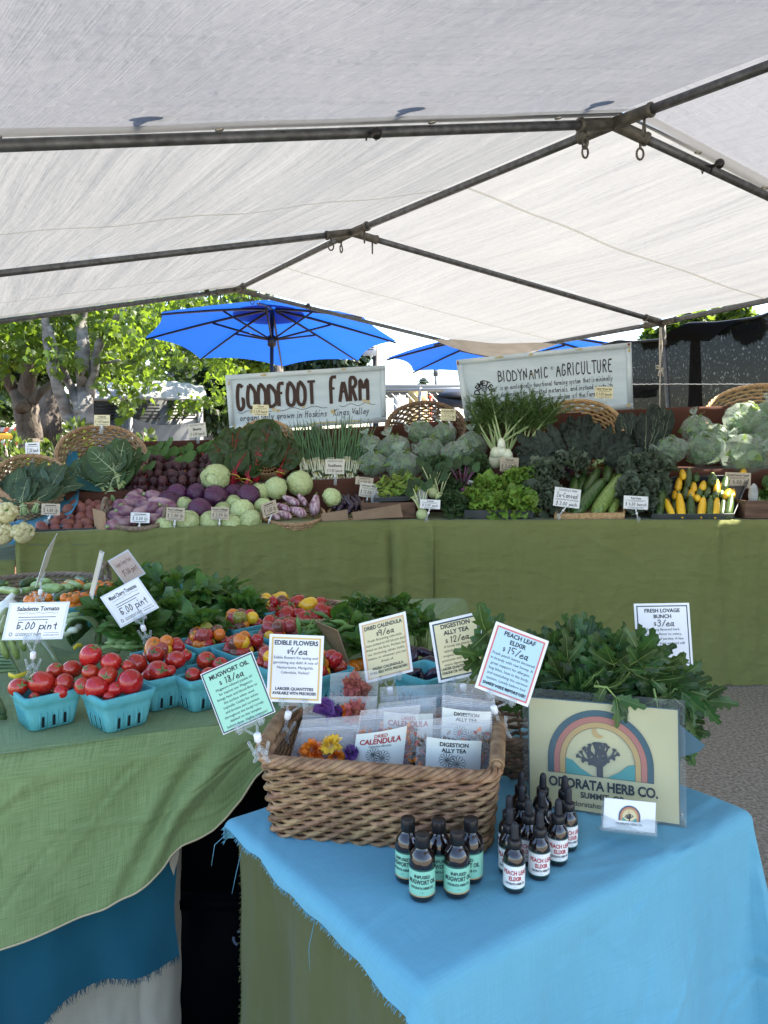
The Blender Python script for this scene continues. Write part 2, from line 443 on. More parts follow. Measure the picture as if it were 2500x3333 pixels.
# ================================================================== the setting
M['asphalt'] = pm('asphalt', (.17, .15, .122), (.34, .31, .26), scale=70, rough=.95, bump=.5, bscale=260, bdist=.004, detail=6, spec=.15)
M['mulch'] = pm('mulch', (.10, .045, .025), (.16, .08, .045), scale=25, rough=.95, bump=.6, bscale=60)
def ground():
    mb = MB(); n = 40
    xs = [-900, -300, -100, -50] + [-30 + i for i in range(0, 61, 4)] + [50, 100, 300, 900]
    ys = [-300, -60, -20] + [-8 + i for i in range(0, 49, 4)] + [60, 100, 200, 500, 1200]
    for y in ys:
        for x in xs: mb.v.append((x, y, 0))
    m = len(xs)
    for j in range(len(ys) - 1):
        for i in range(m - 1): mb.f.append((j * m + i, j * m + i + 1, (j + 1) * m + i + 1, (j + 1) * m + i))
    return structure(mb.build('ground', 'asphalt', smooth=False))
ground()
def mulch_bed():
    mb = MB()
    def fn(u, v):
        x = lerp(-9, -2.2, u); y = lerp(6.6, 11.0, v)
        e = min(u, 1 - u, v, 1 - v) * 4
        return V((x, y, .004 + .14 * min(1, e) + .05 * nz(x * 1.3, y * 1.3)* min(1, e)))
    mb.grid(fn, 24, 20); return structure(mb.build('planting_bed', 'mulch'))
mulch_bed()
# ------------------------------------------------------------------ tent frame
M['pipe'] = pm('pipe', (.10, .106, .112), (.17, .18, .19), scale=30, rough=.5, metal=.7, bump=.1, bscale=90)
M['pipe_fit'] = pm('pipe_fit', (.10, .097, .085), (.17, .16, .135), scale=25, rough=.6, metal=.6)
M['black'] = pm('black', (.012, .012, .013), rough=.5)
R1, R2, R3 = on(1996, 403, 2.7), on(1145, 757, 2.7), on(770, 943, 2.7)
RN = on(2500, 215, 2.7)
rn = (RN - R1).normalized()
R0 = R1 + rn * 2.3; RM = R1 + rn * 3.8
E3, E2 = on(1611, 1150, 2.3), on(2155, 1050, 2.3)
E1 = at(3000, 872, 4.1); ED = (E2 - E3).normalized()
E0 = E1 + (R0 - R1)
L1, L2, L3 = at(-420, 489, 2.25), at(-480, 946, 3.9), at(-386, 1098, 5.8)
L0 = L1 + rn * 2.3
def tent_frame():
    t = thing('tent_frame', 'galvanised steel pipe frame holding up the white market tent tarps', 'tent frame', (E2.x, E2.y, 0))
    def pipe(name, a, b, r=.0198):
        m = MB(); n = 5
        m.tube([a.lerp(b, i / n) for i in range(n + 1)], r, 12); return m.build(name, 'pipe', t)
    for a, b in ((RM, R1), (R1, R2), (R2, R3)): pipe('ridge_pole', a, b)
    for r, l, e in ((R0, L0, E0), (R1, L1, E1), (R2, L2, E2), (R3, L3, E3)):
        pipe('rafter', r, l); pipe('rafter', r, e)
    for a, b in ((E3, E2), (E2, E1), (E1, E0), (L3, L2), (L2, L1)): pipe('eave_pole', a, b, .02)
    foot = at(2176, 1345, E2.y - .02); k = (E2.z) / (E2.z - foot.z); f2 = E2 + (foot - E2) * k
    for p, q in ((E2, f2), (E3, V((E3.x + .05, E3.y, 0))), (L3, V((L3.x, L3.y, 0))), (L2, V((L2.x, L2.y, 0))), (L1, V((L1.x, L1.y, 0))), (E1, V((E1.x, E1.y, 0)))):
        pipe('leg', p, V((q.x, q.y, .0)))
    for c, ends in ((R1, (R0, R2, L1, E1)), (R2, (R1, R3, L2, E2)), (R3, (R2, L3, E3)), (E2, (R2, E3, E1, f2)), (E3, (R3, E2))):
        m = MB()
        for e in ends:
            d = (e - c).normalized(); m.tube([c, c + d * .09, c + d * .17, c + d * .172, c + d * .185, c + d * .187], [.026, .026, .026, .03, .03, .026], 12)
        f = m.build('pipe_fitting', 'pipe_fit', t)
        if c.z > 2.5:
            for e in ends:
                b = MB(); d = (e - c).normalized(); p = c + d * .15 - V((0, 0, .026))
                b.tube([p, p - V((0, 0, .025))], .006, 6)
                ang = rnd(0, 3.1); a = V((math.cos(ang), math.sin(ang), 0)); cc = p - V((0, 0, .047))
                b.tube([cc + a * (.017 * math.cos(q * .524)) + V((0, 0, .024 * math.sin(q * .524))) for q in range(12)], .005, 6, closed=True)
                b.build('eye_bolt', 'pipe_fit', f)
    return t
tent_frame()
# ------------------------------------------------------------------ tarps
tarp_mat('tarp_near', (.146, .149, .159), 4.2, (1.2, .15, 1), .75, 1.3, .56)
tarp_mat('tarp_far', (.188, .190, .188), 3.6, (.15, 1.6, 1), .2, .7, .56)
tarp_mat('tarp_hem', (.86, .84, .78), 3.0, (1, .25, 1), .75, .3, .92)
M['grommet'] = pm('grommet', (.5, .48, .42), rough=.35, metal=.9)
UP = V((0, 0, .034))
def slope(mb, A, B, C, D, nu, nv, sag, uv0=(0, 0), off=UP, wr=.0, seed=0):
    """A-B ridge side, D-C eave side; u runs A to B"""
    lu = ((B - A).length + (C - D).length) / 2; lv = ((D - A).length + (C - B).length) / 2
    def fn(u, v):
        p = A.lerp(B, u).lerp(D.lerp(C, u), v) + off
        s = math.sin(math.pi * min(1, max(0, u))) * math.sin(math.pi * .85 * v)
        p = p - V((0, 0, sag * s))
        if wr: p = p + V((0, 0, wr * nz(u * lu * 1.4 + seed, v * lv * 2.2, seed) * min(1, 6 * min(u, 1 - u) + .1) * min(1, v * 7)))
        return p
    mb.grid(fn, nu, nv, lambda u, v: (uv0[0] + u * lu, uv0[1] + v * lv))
    return fn
def far_tarp():
    t = thing('canopy_tarp', 'white poly tarp over the far tent bays, lit warm on its right slope', 'tarp', (R2.x, R2.y, R2.z + .04))
    mb = MB()
    fns = {}
    RX = R1 + rn * .04; LX = L1 + rn * .03; EX = E1 + rn * .04
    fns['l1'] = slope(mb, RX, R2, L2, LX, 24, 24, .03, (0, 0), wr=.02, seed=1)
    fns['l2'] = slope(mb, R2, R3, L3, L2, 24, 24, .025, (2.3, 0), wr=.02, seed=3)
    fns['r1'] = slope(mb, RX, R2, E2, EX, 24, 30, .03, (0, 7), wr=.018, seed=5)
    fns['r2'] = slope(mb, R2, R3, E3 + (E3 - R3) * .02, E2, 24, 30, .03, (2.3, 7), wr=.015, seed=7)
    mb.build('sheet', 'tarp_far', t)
    dn = V((0, 0, -.012)); m = MB()
    for k, u in (('l1', .55), ('l2', .5), ('r1', .5), ('r2', .55)):      # seams: a doubled strip
        f = fns[k]; o = len(m.v)
        for i in range(25):
            for du in (-.006, .006): m.v.append(tuple(f(u + du, i / 24) + dn))
        for i in range(24): m.f.append((o + 2 * i, o + 2 * i + 1, o + 2 * i + 3, o + 2 * i + 2))
    m.build('seam', 'tarp_hem', t)
    h = MB()                                                             # turned hem at the far corner
    f = fns['r2']
    a, b, c = E3 + V((0, 0, -.015)), R3.lerp(E3, .72) + V((0, 0, .01)), E2.lerp(E3, .55) + V((0, 0, .0))
    dd = V((0, -.05, -.03)); o = []
    for i in range(13):
        k = i / 12; p = b.lerp(c, k) + V((0, 0, .012 * math.sin(k * 9)))
        o.append(p)
    vs = []
    for p in o:
        for j in range(7):
            q = p.lerp(a, j / 6 * .98); vs.append(q + V((0, -.02, -.03 - .03 * math.sin(j / 6 * 3.1))))
    h.add(vs, [(i * 7 + j, i * 7 + j + 1, (i + 1) * 7 + j + 1, (i + 1) * 7 + j) for i in range(12) for j in range(6)])
    h.build('corner_flap', 'tarp_flap', t)
    hb = MB()                                                            # hem strip along the far left edge
    for i in range(24):
        u0, u1 = i / 24, (i + 1) / 24
        P = [R3.lerp(L3, u) + UP + V((0, -k, -.01)) for u, k in ((u0, 0), (u1, 0), (u1, .09), (u0, .09))]
        hb.add(P, [(0, 1, 2, 3)])
    hb.build('hem', 'tarp_hem', t)
    return t
M['tarp_flap'] = pm('tarp_flap', (.42, .40, .37), (.5, .48, .45), scale=8, rough=.8, transl=.25)
far_tarp()
def near_tarp():
    t = thing('canopy_tarp', 'greyish white poly tarp overhead with a doubled grommet hem above the near rafter', 'tarp', (R1.x, R1.y, R1.z + .08))
    A = at(-520, 468, 2.2); B = at(2012, 380, R1.y + .0); C = at(2022, 374, R1.y - .01); D = C + (at(3000, 890, 4.05) - C) * 2.3  # right edge widened out of view, added to shade ground and tables
    H = V((0, 0, .02))
    bk = rn * 3.8
    mb = MB()
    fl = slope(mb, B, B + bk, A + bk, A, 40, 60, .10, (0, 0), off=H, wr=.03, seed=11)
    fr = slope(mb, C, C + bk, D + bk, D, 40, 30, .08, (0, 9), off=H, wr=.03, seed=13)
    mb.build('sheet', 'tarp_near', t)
    hb = MB()
    wl = .017
    for f in (fl, fr):
        o = len(hb.v)
        for i in range(41):
            for u in (0, wl * .5, wl): hb.v.append(tuple(f(u, i / 40) + V((0, 0, -.008 - (.01 if u == 0 else 0)))))
        for i in range(40):
            for k in (0, 1): hb.f.append((o + 3 * i + k, o + 3 * i + k + 1, o + 3 * i + k + 4, o + 3 * i + k + 3))
    hem = hb.build('hem', 'tarp_hem', t)
    for f, v in ((fl, .62), (fl, .33), (fl, .86), (fl, .12), (fr, .09), (fr, .18)):
        g = MB(); p = f(.005, v) + V((0, 0, -.022)); a = (f(.005, v + .01) - f(.005, v)).normalized(); b = (f(.02, v) - f(.005, v)).normalized()
        g.tube([p + a * (.011 * math.cos(q * .524)) + b * (.011 * math.sin(q * .524)) for q in range(12)], .004, 6, closed=True)
        g.build('grommet', 'grommet', hem)
    return fl, fr
fl, fr = near_tarp()
M['ball'] = pm('ball', (.015, .015, .016), rough=.35)
def pole_pt(a, b, px):
    return min((a.lerp(b, k / 400) for k in range(401)), key=lambda p: abs(1250 + (p.x / max(1e-3, (p - CAM).dot(_f))) * FPX - px))
def bungee(p, q, label, up=False):
    """black ball with an elastic loop round the pole at p, fixed at q"""
    t = thing('ball_bungee', label, 'bungee tie', p, 'black ball bungees tying the tarp to the frame')
    m = MB(); m.ball(q, .022, 12, 8); m.build('ball', 'ball', t)
    c = MB(); d = (p - q)
    for s in (-1, 1):
        e = V((s * .018, 0, 0)); pts = [q, q.lerp(p, .5) + e, p + e + V((0, -.024, 0)), p + e + V((0, 0, -.027)), p + e + V((0, .024, .0)), q + e * .3]
        c.tube(pts, .0035, 6)
    c.build('cord', 'black', t)
p_ = pole_pt(R1, L1, 1206); bungee(p_, at(1226, 434, p_.y - .045), 'black ball bungee on the long rafter nearest the camera')
p_ = pole_pt(R1, E1, 2300); bungee(p_, at(2342, 533, p_.y - .06), 'black ball bungee on the rafter sloping down at the right')
p_ = pole_pt(R3, E3, 1004); bungee(p_, p_ + V((0, -.035, .01)), 'small black ball bungee on the far rafter in front of the blue parasol')
p_ = pole_pt(R3, L3, 677); bungee(p_, p_ + V((0, -.035, .02)), 'small black ball bungee beside the far ridge joint')
def upper_toggle(v, px, py, label):           # ball ties lying on top of the tarp: their shadows show through
    p = fl(.034, v) + V((0, 0, .06))
    t = thing('ball_bungee', label, 'bungee tie', p, 'black ball bungees tying the tarp to the frame')
    m = MB(); m.ball(p, .034, 12, 8, sq=(1.3, 1, .5)); m.build('ball', 'ball', t)
    c = MB(); q = fl(.004, v + .012) + V((0, 0, .012)); c.tube([p, p.lerp(q, .5) + V((.012, 0, .02)), q], [.016, .013, .005], 6); c.build('cord', 'black', t)
upper_toggle(.70, 500, 350, 'dark ball tie seen as a shadow through the overhead tarp, above the long rafter')
upper_toggle(.37, 1320, 360, 'flat dark ball tie shadowed through the overhead tarp, midway along its hem')
upper_toggle(.06, 1990, 340, 'faint small ball tie shadowed through the overhead tarp beside the ridge joint')
# ------------------------------------------------------------------ shade net and rope
def net_mat():
    m = bpy.data.materials.new('net'); m.use_nodes = True; n, L = nodes_of(m); b = n['Principled BSDF']; out = n['Material Output']
    b.inputs['Base Color'].default_value = (.005, .0052, .0055, 1); b.inputs['Roughness'].default_value = .9; b.inputs['Specular IOR Level'].default_value = .1
    g = n.new('ShaderNodeTexCoord'); mp = n.new('ShaderNodeMapping'); mp.inputs['Scale'].default_value = (1, 1, .55); L(g.outputs['Object'], mp.inputs[0])
    t = n.new('ShaderNodeTexNoise'); t.inputs['Scale'].default_value = 75; t.inputs['Detail'].default_value = 3; L(mp.outputs[0], t.inputs['Vector'])
    rp = n.new('ShaderNodeValToRGB'); rp.color_ramp.elements[0].position = .58; rp.color_ramp.elements[1].position = .80
    rp.color_ramp.elements[0].color = (.012, .012, .012, 1); rp.color_ramp.elements[1].color = (.08, .08, .08, 1); L(t.outputs[0], rp.inputs[0])
    tr = n.new('ShaderNodeBsdfTransparent'); mx = n.new('ShaderNodeMixShader'); L(rp.outputs[0], mx.inputs[0]); L(b.outputs[0], mx.inputs[1]); L(tr.outputs[0], mx.inputs[2]); L(mx.outputs[0], out.inputs[0])
    M['net'] = m
net_mat()
def vpl(px, py, P0, d):                       # picture point on an upright plane through P0 along d
    r = ray(px, py); n = V((-d.y, d.x, 0)); return CAM + r * ((P0 - CAM).dot(n) / r.dot(n))
def shade_net():
    t = thing('shade_net', 'black shade netting hung as a side wall behind the right end of the stall', 'shade net', (E2.x + .2, E2.y, .2))
    P0 = E2 + V((.10, .06, 0)); d = V((ED.x, ED.y, 0)).normalized()
    top = [(1960, 1125), (2022, 1110), (2057, 1114), (2145, 1104), (2169, 1090), (2253, 1055), (2340, 1052), (2434, 1036), (2500, 1022)]
    T = [vpl(x, y, P0, d) for x, y in top]; e = T[-1]
    for k in (.5, 1.2, 2.2, 3.5, 5.0): T.append(e + d * k + V((0, 0, .05 + min(.4, .5 * k))))  # unseen run of net past the right, added and raised to block sun
    s = [(p - T[0]).dot(d) for p in T]
    tp = list(zip(s, [p.z for p in T]))
    mb = MB(); A = T[0]; n = V((-d.y, d.x, 0)); Ltot = s[-1]
    def fn(u, v):
        x = u * Ltot; zt = poly(tp, x); z = lerp(zt, .25, v)
        w_ = .035 * math.sin(x * 7 + z * 1.5) + .02 * nz(x * 3, z * 3) + .05 * nz(x * .9, z * .6 + 4)
        return V((A.x, A.y, 0)) + d * x + n * w_ + V((0, 0, z))
    mb.grid(fn, 120, 26); mb.build('netting', 'net', t)
    fo = MB()
    fp = [(2169, 1090), (2253, 1055), (2340, 1052), (2420, 1040), (2370, 1075), (2330, 1112), (2250, 1110), (2175, 1108)]
    vs = [vpl(x, y, P0, d) - n * (.05 + .02 * math.sin(i * 1.7)) for i, (x, y) in enumerate(fp)]
    c = sum(vs, V((0, 0, 0))) / len(vs) - n * .03; fo.add([c] + vs, [(0, i + 1, (i + 1) % len(vs) + 1) for i in range(len(vs))])
    fo.build('folded_edge', 'net', t)
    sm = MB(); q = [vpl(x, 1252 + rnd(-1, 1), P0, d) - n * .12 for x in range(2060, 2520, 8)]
    sm.tube(q, [.0035 + .003 * abs(nz(i * .7)) for i in range(len(q))], 5); sm.build('painted_seam_light', 'seam_light_paint', t)  # white strip drawn in place of light showing through a net seam
    ed = MB(); ed.tube([fn(i / 120, 0) - n * .01 for i in range(121)], .012, 6); ed.build('hem', 'black', t)
M['seam_light_paint'] = pm('seam_light_paint', (.75, .75, .73), rough=.7)
shade_net()
M['rope'] = pm('rope', (.52, .46, .36), (.62, .57, .47), scale=80, rough=.9)
def rope():
    Y = E2.y - .16
    t = thing('tied_rope', 'cream cotton rope knotted in a bow beside the right tent leg', 'rope', at(2148, 1340, Y))
    m = MB()
    m.tube([at(2149, 1066, Y), at(2147, 1130, Y), at(2149, 1196, Y), at(2150, 1200, Y - .02), at(2148, 1260, Y), at(2148, 1345, Y)], .006, 6)
    m.tube([at(2152, 1066, Y), at(2155, 1130, Y), at(2152, 1160, Y), at(2150, 1196, Y)], .005, 6); m.build('cord', 'rope', t)
    b = MB()
    for pts in ([(2150, 1200), (2143, 1190), (2135, 1191), (2136, 1198), (2150, 1201)], [(2150, 1200), (2158, 1198), (2161, 1202), (2156, 1206), (2150, 1201)],
                [(2150, 1200), (2145, 1212), (2143, 1224)], [(2150, 1200), (2157, 1212), (2160, 1226)]):
        b.tube([at(x, y, Y - .02) for x, y in pts], .006, 6)
    b.build('bow', 'rope', t)
rope()
# ------------------------------------------------------------------ market umbrellas
M['umb'] = pm('umb', (.014, .075, .38), (.018, .095, .43), scale=4, rough=.7, transl=.6, tc=(.007, .058, .30), bump=.15, bscale=25)
M['umb_dark'] = pm('umb_dark', (.02, .018, .02), rough=.4)
def umbrella(px, py, Y, rad, tilt, rot, label):
    c = at(px, py, Y)
    t = thing('market_umbrella', label, 'umbrella', (c.x, c.y, 0), 'blue market umbrellas behind the stall')
    Rm = Matrix.Rotation(tilt, 3, 'X'); H = .40; n = 8
    def pt(a, r, dz=0): return c + Rm @ V((rad * r * math.cos(a), rad * r * math.sin(a), H * (1 - r ** 1.15) + dz))
    m = MB(); st = 2 * math.pi / n
    for k in range(n):
        a0 = rot + k * st
        def fn(u, v):
            a = a0 + st * u; rr = .04 + .96 * v
            chord = math.cos(st / 2) / math.cos(st * (u - .5))
            sagr = 1 - .055 * (4 * u * (1 - u)) * v ** 3
            return pt(a, rr * chord * sagr / (1 if 1 else 1), -.02 * 4 * u * (1 - u) * v)
        m.grid(fn, 8, 8)
    cn = m.build('canopy', 'umb', t)
    vt = MB()
    for k in range(n):
        a0 = rot + k * st
        vt.grid(lambda u, v: pt(a0 + st * u, (.02 + .26 * v), .05), 4, 2)
    vt.build('vent', 'umb', cn)
    for k in range(n):
        a = rot + k * st; rb = MB()
        rb.tube([pt(a, r, -.025) for r in (.04, .3, .6, .85, 1.0)], [.017, .017, .015, .013, .012], 6); rbo = rb.build('rib', 'umb_dark', t)
        s = MB(); s.tube([c + Rm @ V((0, 0, .0)) + Rm @ V((.05 * math.cos(a), .05 * math.sin(a), 0)), pt(a, .47, -.04)], .013, 6); s.build('strut', 'umb_dark', rbo)
    p = MB(); b = c + Rm @ V((0, 0, -.7)); p.tube([V((b.x, b.y, 0)), b, c + Rm @ V((0, 0, H - .02))], .024, 10); p.build('pole', 'umb_dark', t)
    h = MB(); h.tube([c + Rm @ V((0, 0, z)) for z in (-.10, -.08, .03, .05)], [.03, .055, .055, .03], 12); h.build('hub', 'umb_dark', t)
    bs = MB(); bs.lathe([(.28, 0), (.28, .05), (.1, .09), (.035, .12), (.035, .3)], 20, Matrix.Translation((b.x, b.y, 0))); bs.build('base', 'umb_dark', t)
umbrella(885, 1104, 9.6, 1.56, R(-7), R(3), 'large blue market umbrella on a dark pole behind the wide lettered farm sign')
umbrella(1655, 1170, 10.0, 1.60, R(-3), R(4), 'blue market umbrella showing above the biodynamic agriculture sign')
# ------------------------------------------------------------------ trees and shrubs
def leafmat(name, c, tc, v=.35, tr=.5):
    M[name] = pm(name, c, rough=.45, transl=tr, tc=tc, isl=v, spec=.45)
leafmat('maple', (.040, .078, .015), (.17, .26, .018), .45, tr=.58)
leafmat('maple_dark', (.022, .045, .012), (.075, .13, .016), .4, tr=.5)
leafmat('hedge', (.022, .045, .018), (.05, .09, .02), tr=.3)
leafmat('shrubleaf', (.045, .078, .016), (.14, .20, .03))
M['white_bark'] = pm('white_bark', (.10, .094, .088), (.21, .20, .19), scale=7, rough=.85, bump=.5, bscale=18, stretch=(1, 1, 2.4))
M['brown_bark'] = pm('brown_bark', (.05, .04, .031), (.115, .095, .078), scale=9, rough=.9, bump=.9, bscale=24, stretch=(1, 1, .35), bdist=.03)
MAPLE = [(0, 0), (.28, .06), (.5, .34), (.26, .40), (.3, .62), (.1, .62), (0, 1), (-.1, .62), (-.3, .62), (-.26, .40), (-.5, .34), (-.28, .06)]
OVAL = [(0, 0), (.28, .3), (.22, .7), (0, 1), (-.22, .7), (-.28, .3)]
def flat_leaf(mb, p, d, n, s, shp):
    d = d.normalized(); n = (n - d * n.dot(d)); n = n.normalized() if n.length > 1e-4 else d.orthogonal(); sd = d.cross(n)
    vs = [p + sd * (x * s) + d * (y * s) - n * (abs(x) * s * .35) - n * (y * y * s * .2) for x, y in shp]
    k = len(vs); h = k // 2
    mb.add(vs, [tuple(range(0, h + 1)), tuple([0] + list(range(h, k)))])
def crown(mb, blobs, size, shp, shell=.55):
    for c, r, cnt, sq in blobs:
        for _ in range(cnt):
            d = rdir(); q = shell + (1 - shell) * random.random() ** .6
            q *= .8 + .35 * nz(d.x * 2 + c.x, d.y * 2, d.z * 2 + c.z)
            p = c + V((d.x * r * q, d.y * r * q, d.z * r * q * sq))
            dd = (d * .5 + rdir() * .8 + V((0, 0, -.6))); nn = V((rnd(-.6, .6), rnd(-.6, .6), 1)) + d * .4
            flat_leaf(mb, p, dd, nn, size * rnd(.7, 1.25), shp)
def sprays(mb, n, region, ymax, Y0, Y1, size, rad, thr=-.15, per=11, seed=0):
    random.seed(seed); x0, x1, y0 = region; k = 0
    while k < n:
        x = rnd(x0, x1); ym = poly(ymax, x); y = rnd(y0, ym + 12); Y = rnd(Y0, Y1) + (3.2 if x > 440 and Y0 < 10 else 0); c = at(x, y, Y)
        if nz(c.x * 1.7 + seed, c.y * 1.1, c.z * 2.1) < thr: continue
        k += 1; tw = V((rnd(-1, 1), rnd(-1, 1), rnd(-.5, .3))).normalized()
        for q in range(per):
            p = c + tw * (rad * rnd(-1, 1)) + rdir() * rad * .45; flat_leaf(mb, p, tw * .4 + rdir() * .7 + V((0, 0, -.7)), V((rnd(-.7, .7), rnd(-.7, .7), 1)), size * rnd(.65, 1.25), MAPLE)
def stem_px(mb, pts, Y, ground=False):
    P, Q = [], []
    for i, (x, y, wd) in enumerate(pts):
        p = at(x, y, Y + .12 * math.sin(i * 1.9 + x)); P.append(p); Q.append(wd * mpp(p) / 2)
    if ground: P.insert(0, V((P[0].x, P[0].y, 0))); Q.insert(0, Q[0] * 1.25)
    PP, QQ = [], []
    for i in range(len(P) - 1):
        for k in range(4): PP.append(P[i].lerp(P[i + 1], k / 4) + rdir() * Q[i] * .10); QQ.append(lerp(Q[i], Q[i + 1], k / 4) * rnd(.94, 1.07))
    PP.append(P[-1]); QQ.append(Q[-1]); mb.tube(PP, QQ, 14)
def blobs_px(lst, Y): 
    o = []
    for x, y, rpx, dy, cnt in lst:
        c = at(x, y, Y + dy); o.append((c, rpx * mpp(c), cnt, .75))
    return o
def trees():
    t = thing('maple_tree', 'young maple with several pale grey stems and sunlit yellow green leaves beside the toilets', 'tree', at(300, 1440, 8.5) * 1)
    t.location.z = 0; WL[t.name] = t.location.copy()
    m = MB()
    stem_px(m, [(296, 1470, 66), (280, 1400, 62), (272, 1330, 58), (278, 1260, 52), (268, 1190, 48), (272, 1120, 42), (262, 1050, 36), (280, 940, 26), (300, 800, 14)], 8.5, True)
    m.build('trunk', 'white_bark', t)
    for pts in ([(262, 1425, 42), (225, 1355, 42), (190, 1270, 36), (168, 1190, 34), (155, 1110, 30), (140, 1000, 22), (120, 850, 12)],
                [(262, 1345, 30), (238, 1270, 28), (212, 1220, 24), (182, 1150, 22), (160, 1060, 16)],
                [(290, 1300, 34), (306, 1205, 30), (322, 1120, 28), (352, 1070, 24), (400, 1010, 20), (450, 930, 14)],
                [(310, 1180, 12), (345, 1182, 10), (390, 1172, 6)]):
        b = MB(); stem_px(b, pts, 8.45); b.build('limb', 'white_bark', t)
    random.seed(21); c = MB()
    sprays(c, 620, (-120, 800, 860), [(-120, 1230), (0, 1215), (60, 1150), (140, 1175), (200, 1195), (290, 1150), (330, 1250), (420, 1325), (560, 1335), (690, 1325), (745, 1235), (800, 1130)], 7.9, 10.2, .105, .17, -.12, 11, 21); c.build('crown', 'maple', t)
    t = thing('street_tree', 'broad tree with a rough brown forked trunk at the far left', 'tree', at(85, 1440, 9.8) * 1); t.location.z = 0; WL[t.name] = t.location.copy()
    m = MB(); stem_px(m, [(112, 1500, 92), (100, 1440, 78), (92, 1380, 76), (84, 1320, 80), (90, 1250, 52), (95, 1180, 46), (105, 1060, 36)], 9.8, True); m.build('trunk', 'brown_bark', t)
    for pts in ([(75, 1330, 50), (50, 1270, 44), (15, 1215, 38), (-40, 1170, 34)], [(105, 1310, 30), (135, 1275, 24), (185, 1235, 18)]):
        b = MB(); stem_px(b, pts, 9.75); b.build('limb', 'brown_bark', t)
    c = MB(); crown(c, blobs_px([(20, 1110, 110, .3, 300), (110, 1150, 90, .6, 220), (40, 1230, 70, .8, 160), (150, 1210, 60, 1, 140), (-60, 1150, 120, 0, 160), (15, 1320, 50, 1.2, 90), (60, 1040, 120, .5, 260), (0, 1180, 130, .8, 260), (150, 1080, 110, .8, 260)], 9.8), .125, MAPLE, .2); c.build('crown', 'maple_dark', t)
    t = thing('old_tree', 'thick dark reddish trunk standing behind the forked tree', 'tree', at(165, 1440, 13) * 1); t.location.z = 0; WL[t.name] = t.location.copy()
    m = MB(); stem_px(m, [(165, 1500, 100), (160, 1400, 80), (160, 1300, 74), (165, 1150, 66), (170, 950, 50)], 13, True); m.build('trunk', 'brown_bark', t)
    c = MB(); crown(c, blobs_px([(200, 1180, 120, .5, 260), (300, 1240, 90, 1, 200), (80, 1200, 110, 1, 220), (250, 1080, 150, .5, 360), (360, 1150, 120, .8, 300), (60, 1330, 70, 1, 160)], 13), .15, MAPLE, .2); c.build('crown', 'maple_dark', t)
    specs = [  # px, py, spread px, Y, label
        (700, 1330, 105, 17, 'hedge', 'dark evergreen bush mass behind the toilets and beside the lettered sign', [(640, 1360, 70), (700, 1330, 80), (745, 1280, 70), (740, 1400, 60), (700, 1230, 70)]),
        (1020, 1170, 110, 19, 'hedge', 'dark evergreen tree showing under the blue umbrella', [(950, 1150, 85), (1040, 1165, 80), (1110, 1160, 80), (1170, 1140, 60), (1000, 1240, 90), (1130, 1230, 80), (860, 1220, 80), (1160, 1200, 50)]),
        (900, 1130, 80, 15, 'maple', 'light green tree branch beneath the left edge of the umbrella', [(790, 1190, 55), (850, 1170, 50), (760, 1150, 60)]),
        (-20, 1300, 110, 22, 'maple_dark', 'shaded tree far back at the left edge', [(-30, 1330, 90), (30, 1270, 80), (-10, 1200, 110), (100, 1330, 50), (140, 1120, 110)]),
        (2260, 1060, 80, 13, 'maple', 'sunlit tree rising behind the black shade netting', [(2180, 1080, 45), (2260, 1050, 55), (2340, 1040, 50), (2120, 1095, 35), (2400, 1010, 50), (2440, 1060, 60)]),
    ]
    for px, py, rr, Y, mat, lab, bl in specs:
        b = at(px, py, Y); t = thing('tree', lab, 'tree', (b.x, b.y, 0))
        m = MB(); m.tube([V((b.x, b.y, 0)), V((b.x + .1, b.y, 1.2)), V((b.x, b.y, b.z + .4))], [.2, .15, .06], 8); m.build('trunk', 'brown_bark', t)
        c = MB()
        crown(c, [(at(x, y, Y + rnd(-.6, .6)), r * mpp(b), int(8 * r), .85) for x, y, r in bl], .15 if mat != 'hedge' else .18, MAPLE if mat != 'hedge' else OVAL, .35); c.build('crown', mat, t)
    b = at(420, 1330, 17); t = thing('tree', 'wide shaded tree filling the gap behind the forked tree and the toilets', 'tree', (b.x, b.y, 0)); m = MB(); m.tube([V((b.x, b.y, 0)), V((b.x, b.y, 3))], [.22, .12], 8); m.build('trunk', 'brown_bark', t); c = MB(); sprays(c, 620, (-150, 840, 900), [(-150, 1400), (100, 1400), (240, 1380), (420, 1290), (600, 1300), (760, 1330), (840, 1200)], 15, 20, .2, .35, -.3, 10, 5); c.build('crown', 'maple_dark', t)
    for px, py, rp, Y, lab in ((40, 1480, 60, 7.4, 'leafy shrub in the bed at the left edge behind the baskets'), (110, 1500, 45, 7.0, 'pale green shrub growing behind the small left price card'),
                               (185, 1490, 55, 7.2, 'yellow green shrub between the two left baskets'), (250, 1390, 26, 7.6, 'upright yellow green sprig below the pale maple stems'), (480, 1420, 18, 7.4, 'small green sprig in front of the toilet panel')):
        c = at(px, py, Y); t = thing('shrub', lab, 'shrub', (c.x, c.y, 0))
        m = MB()
        for k in range(6): m.tube([V((c.x + rnd(-.05, .05), c.y + rnd(-.05, .05), .05)), c + rdir() * .1], [.012, .005], 5)
        m.build('stems', 'brown_bark', t)
        f = MB(); r = rp * mpp(c)
        for _ in range(int(rp * 7)):
            d = rdir(); p = c + V((d.x * r, d.y * r, d.z * r * 1.1 - rnd(0, .25))); flat_leaf(f, p, d + V((0, 0, .6)), rdir() + V((0, -.3, .8)), rnd(.05, .09), OVAL)
        f.build('foliage', 'shrubleaf', t)
trees()
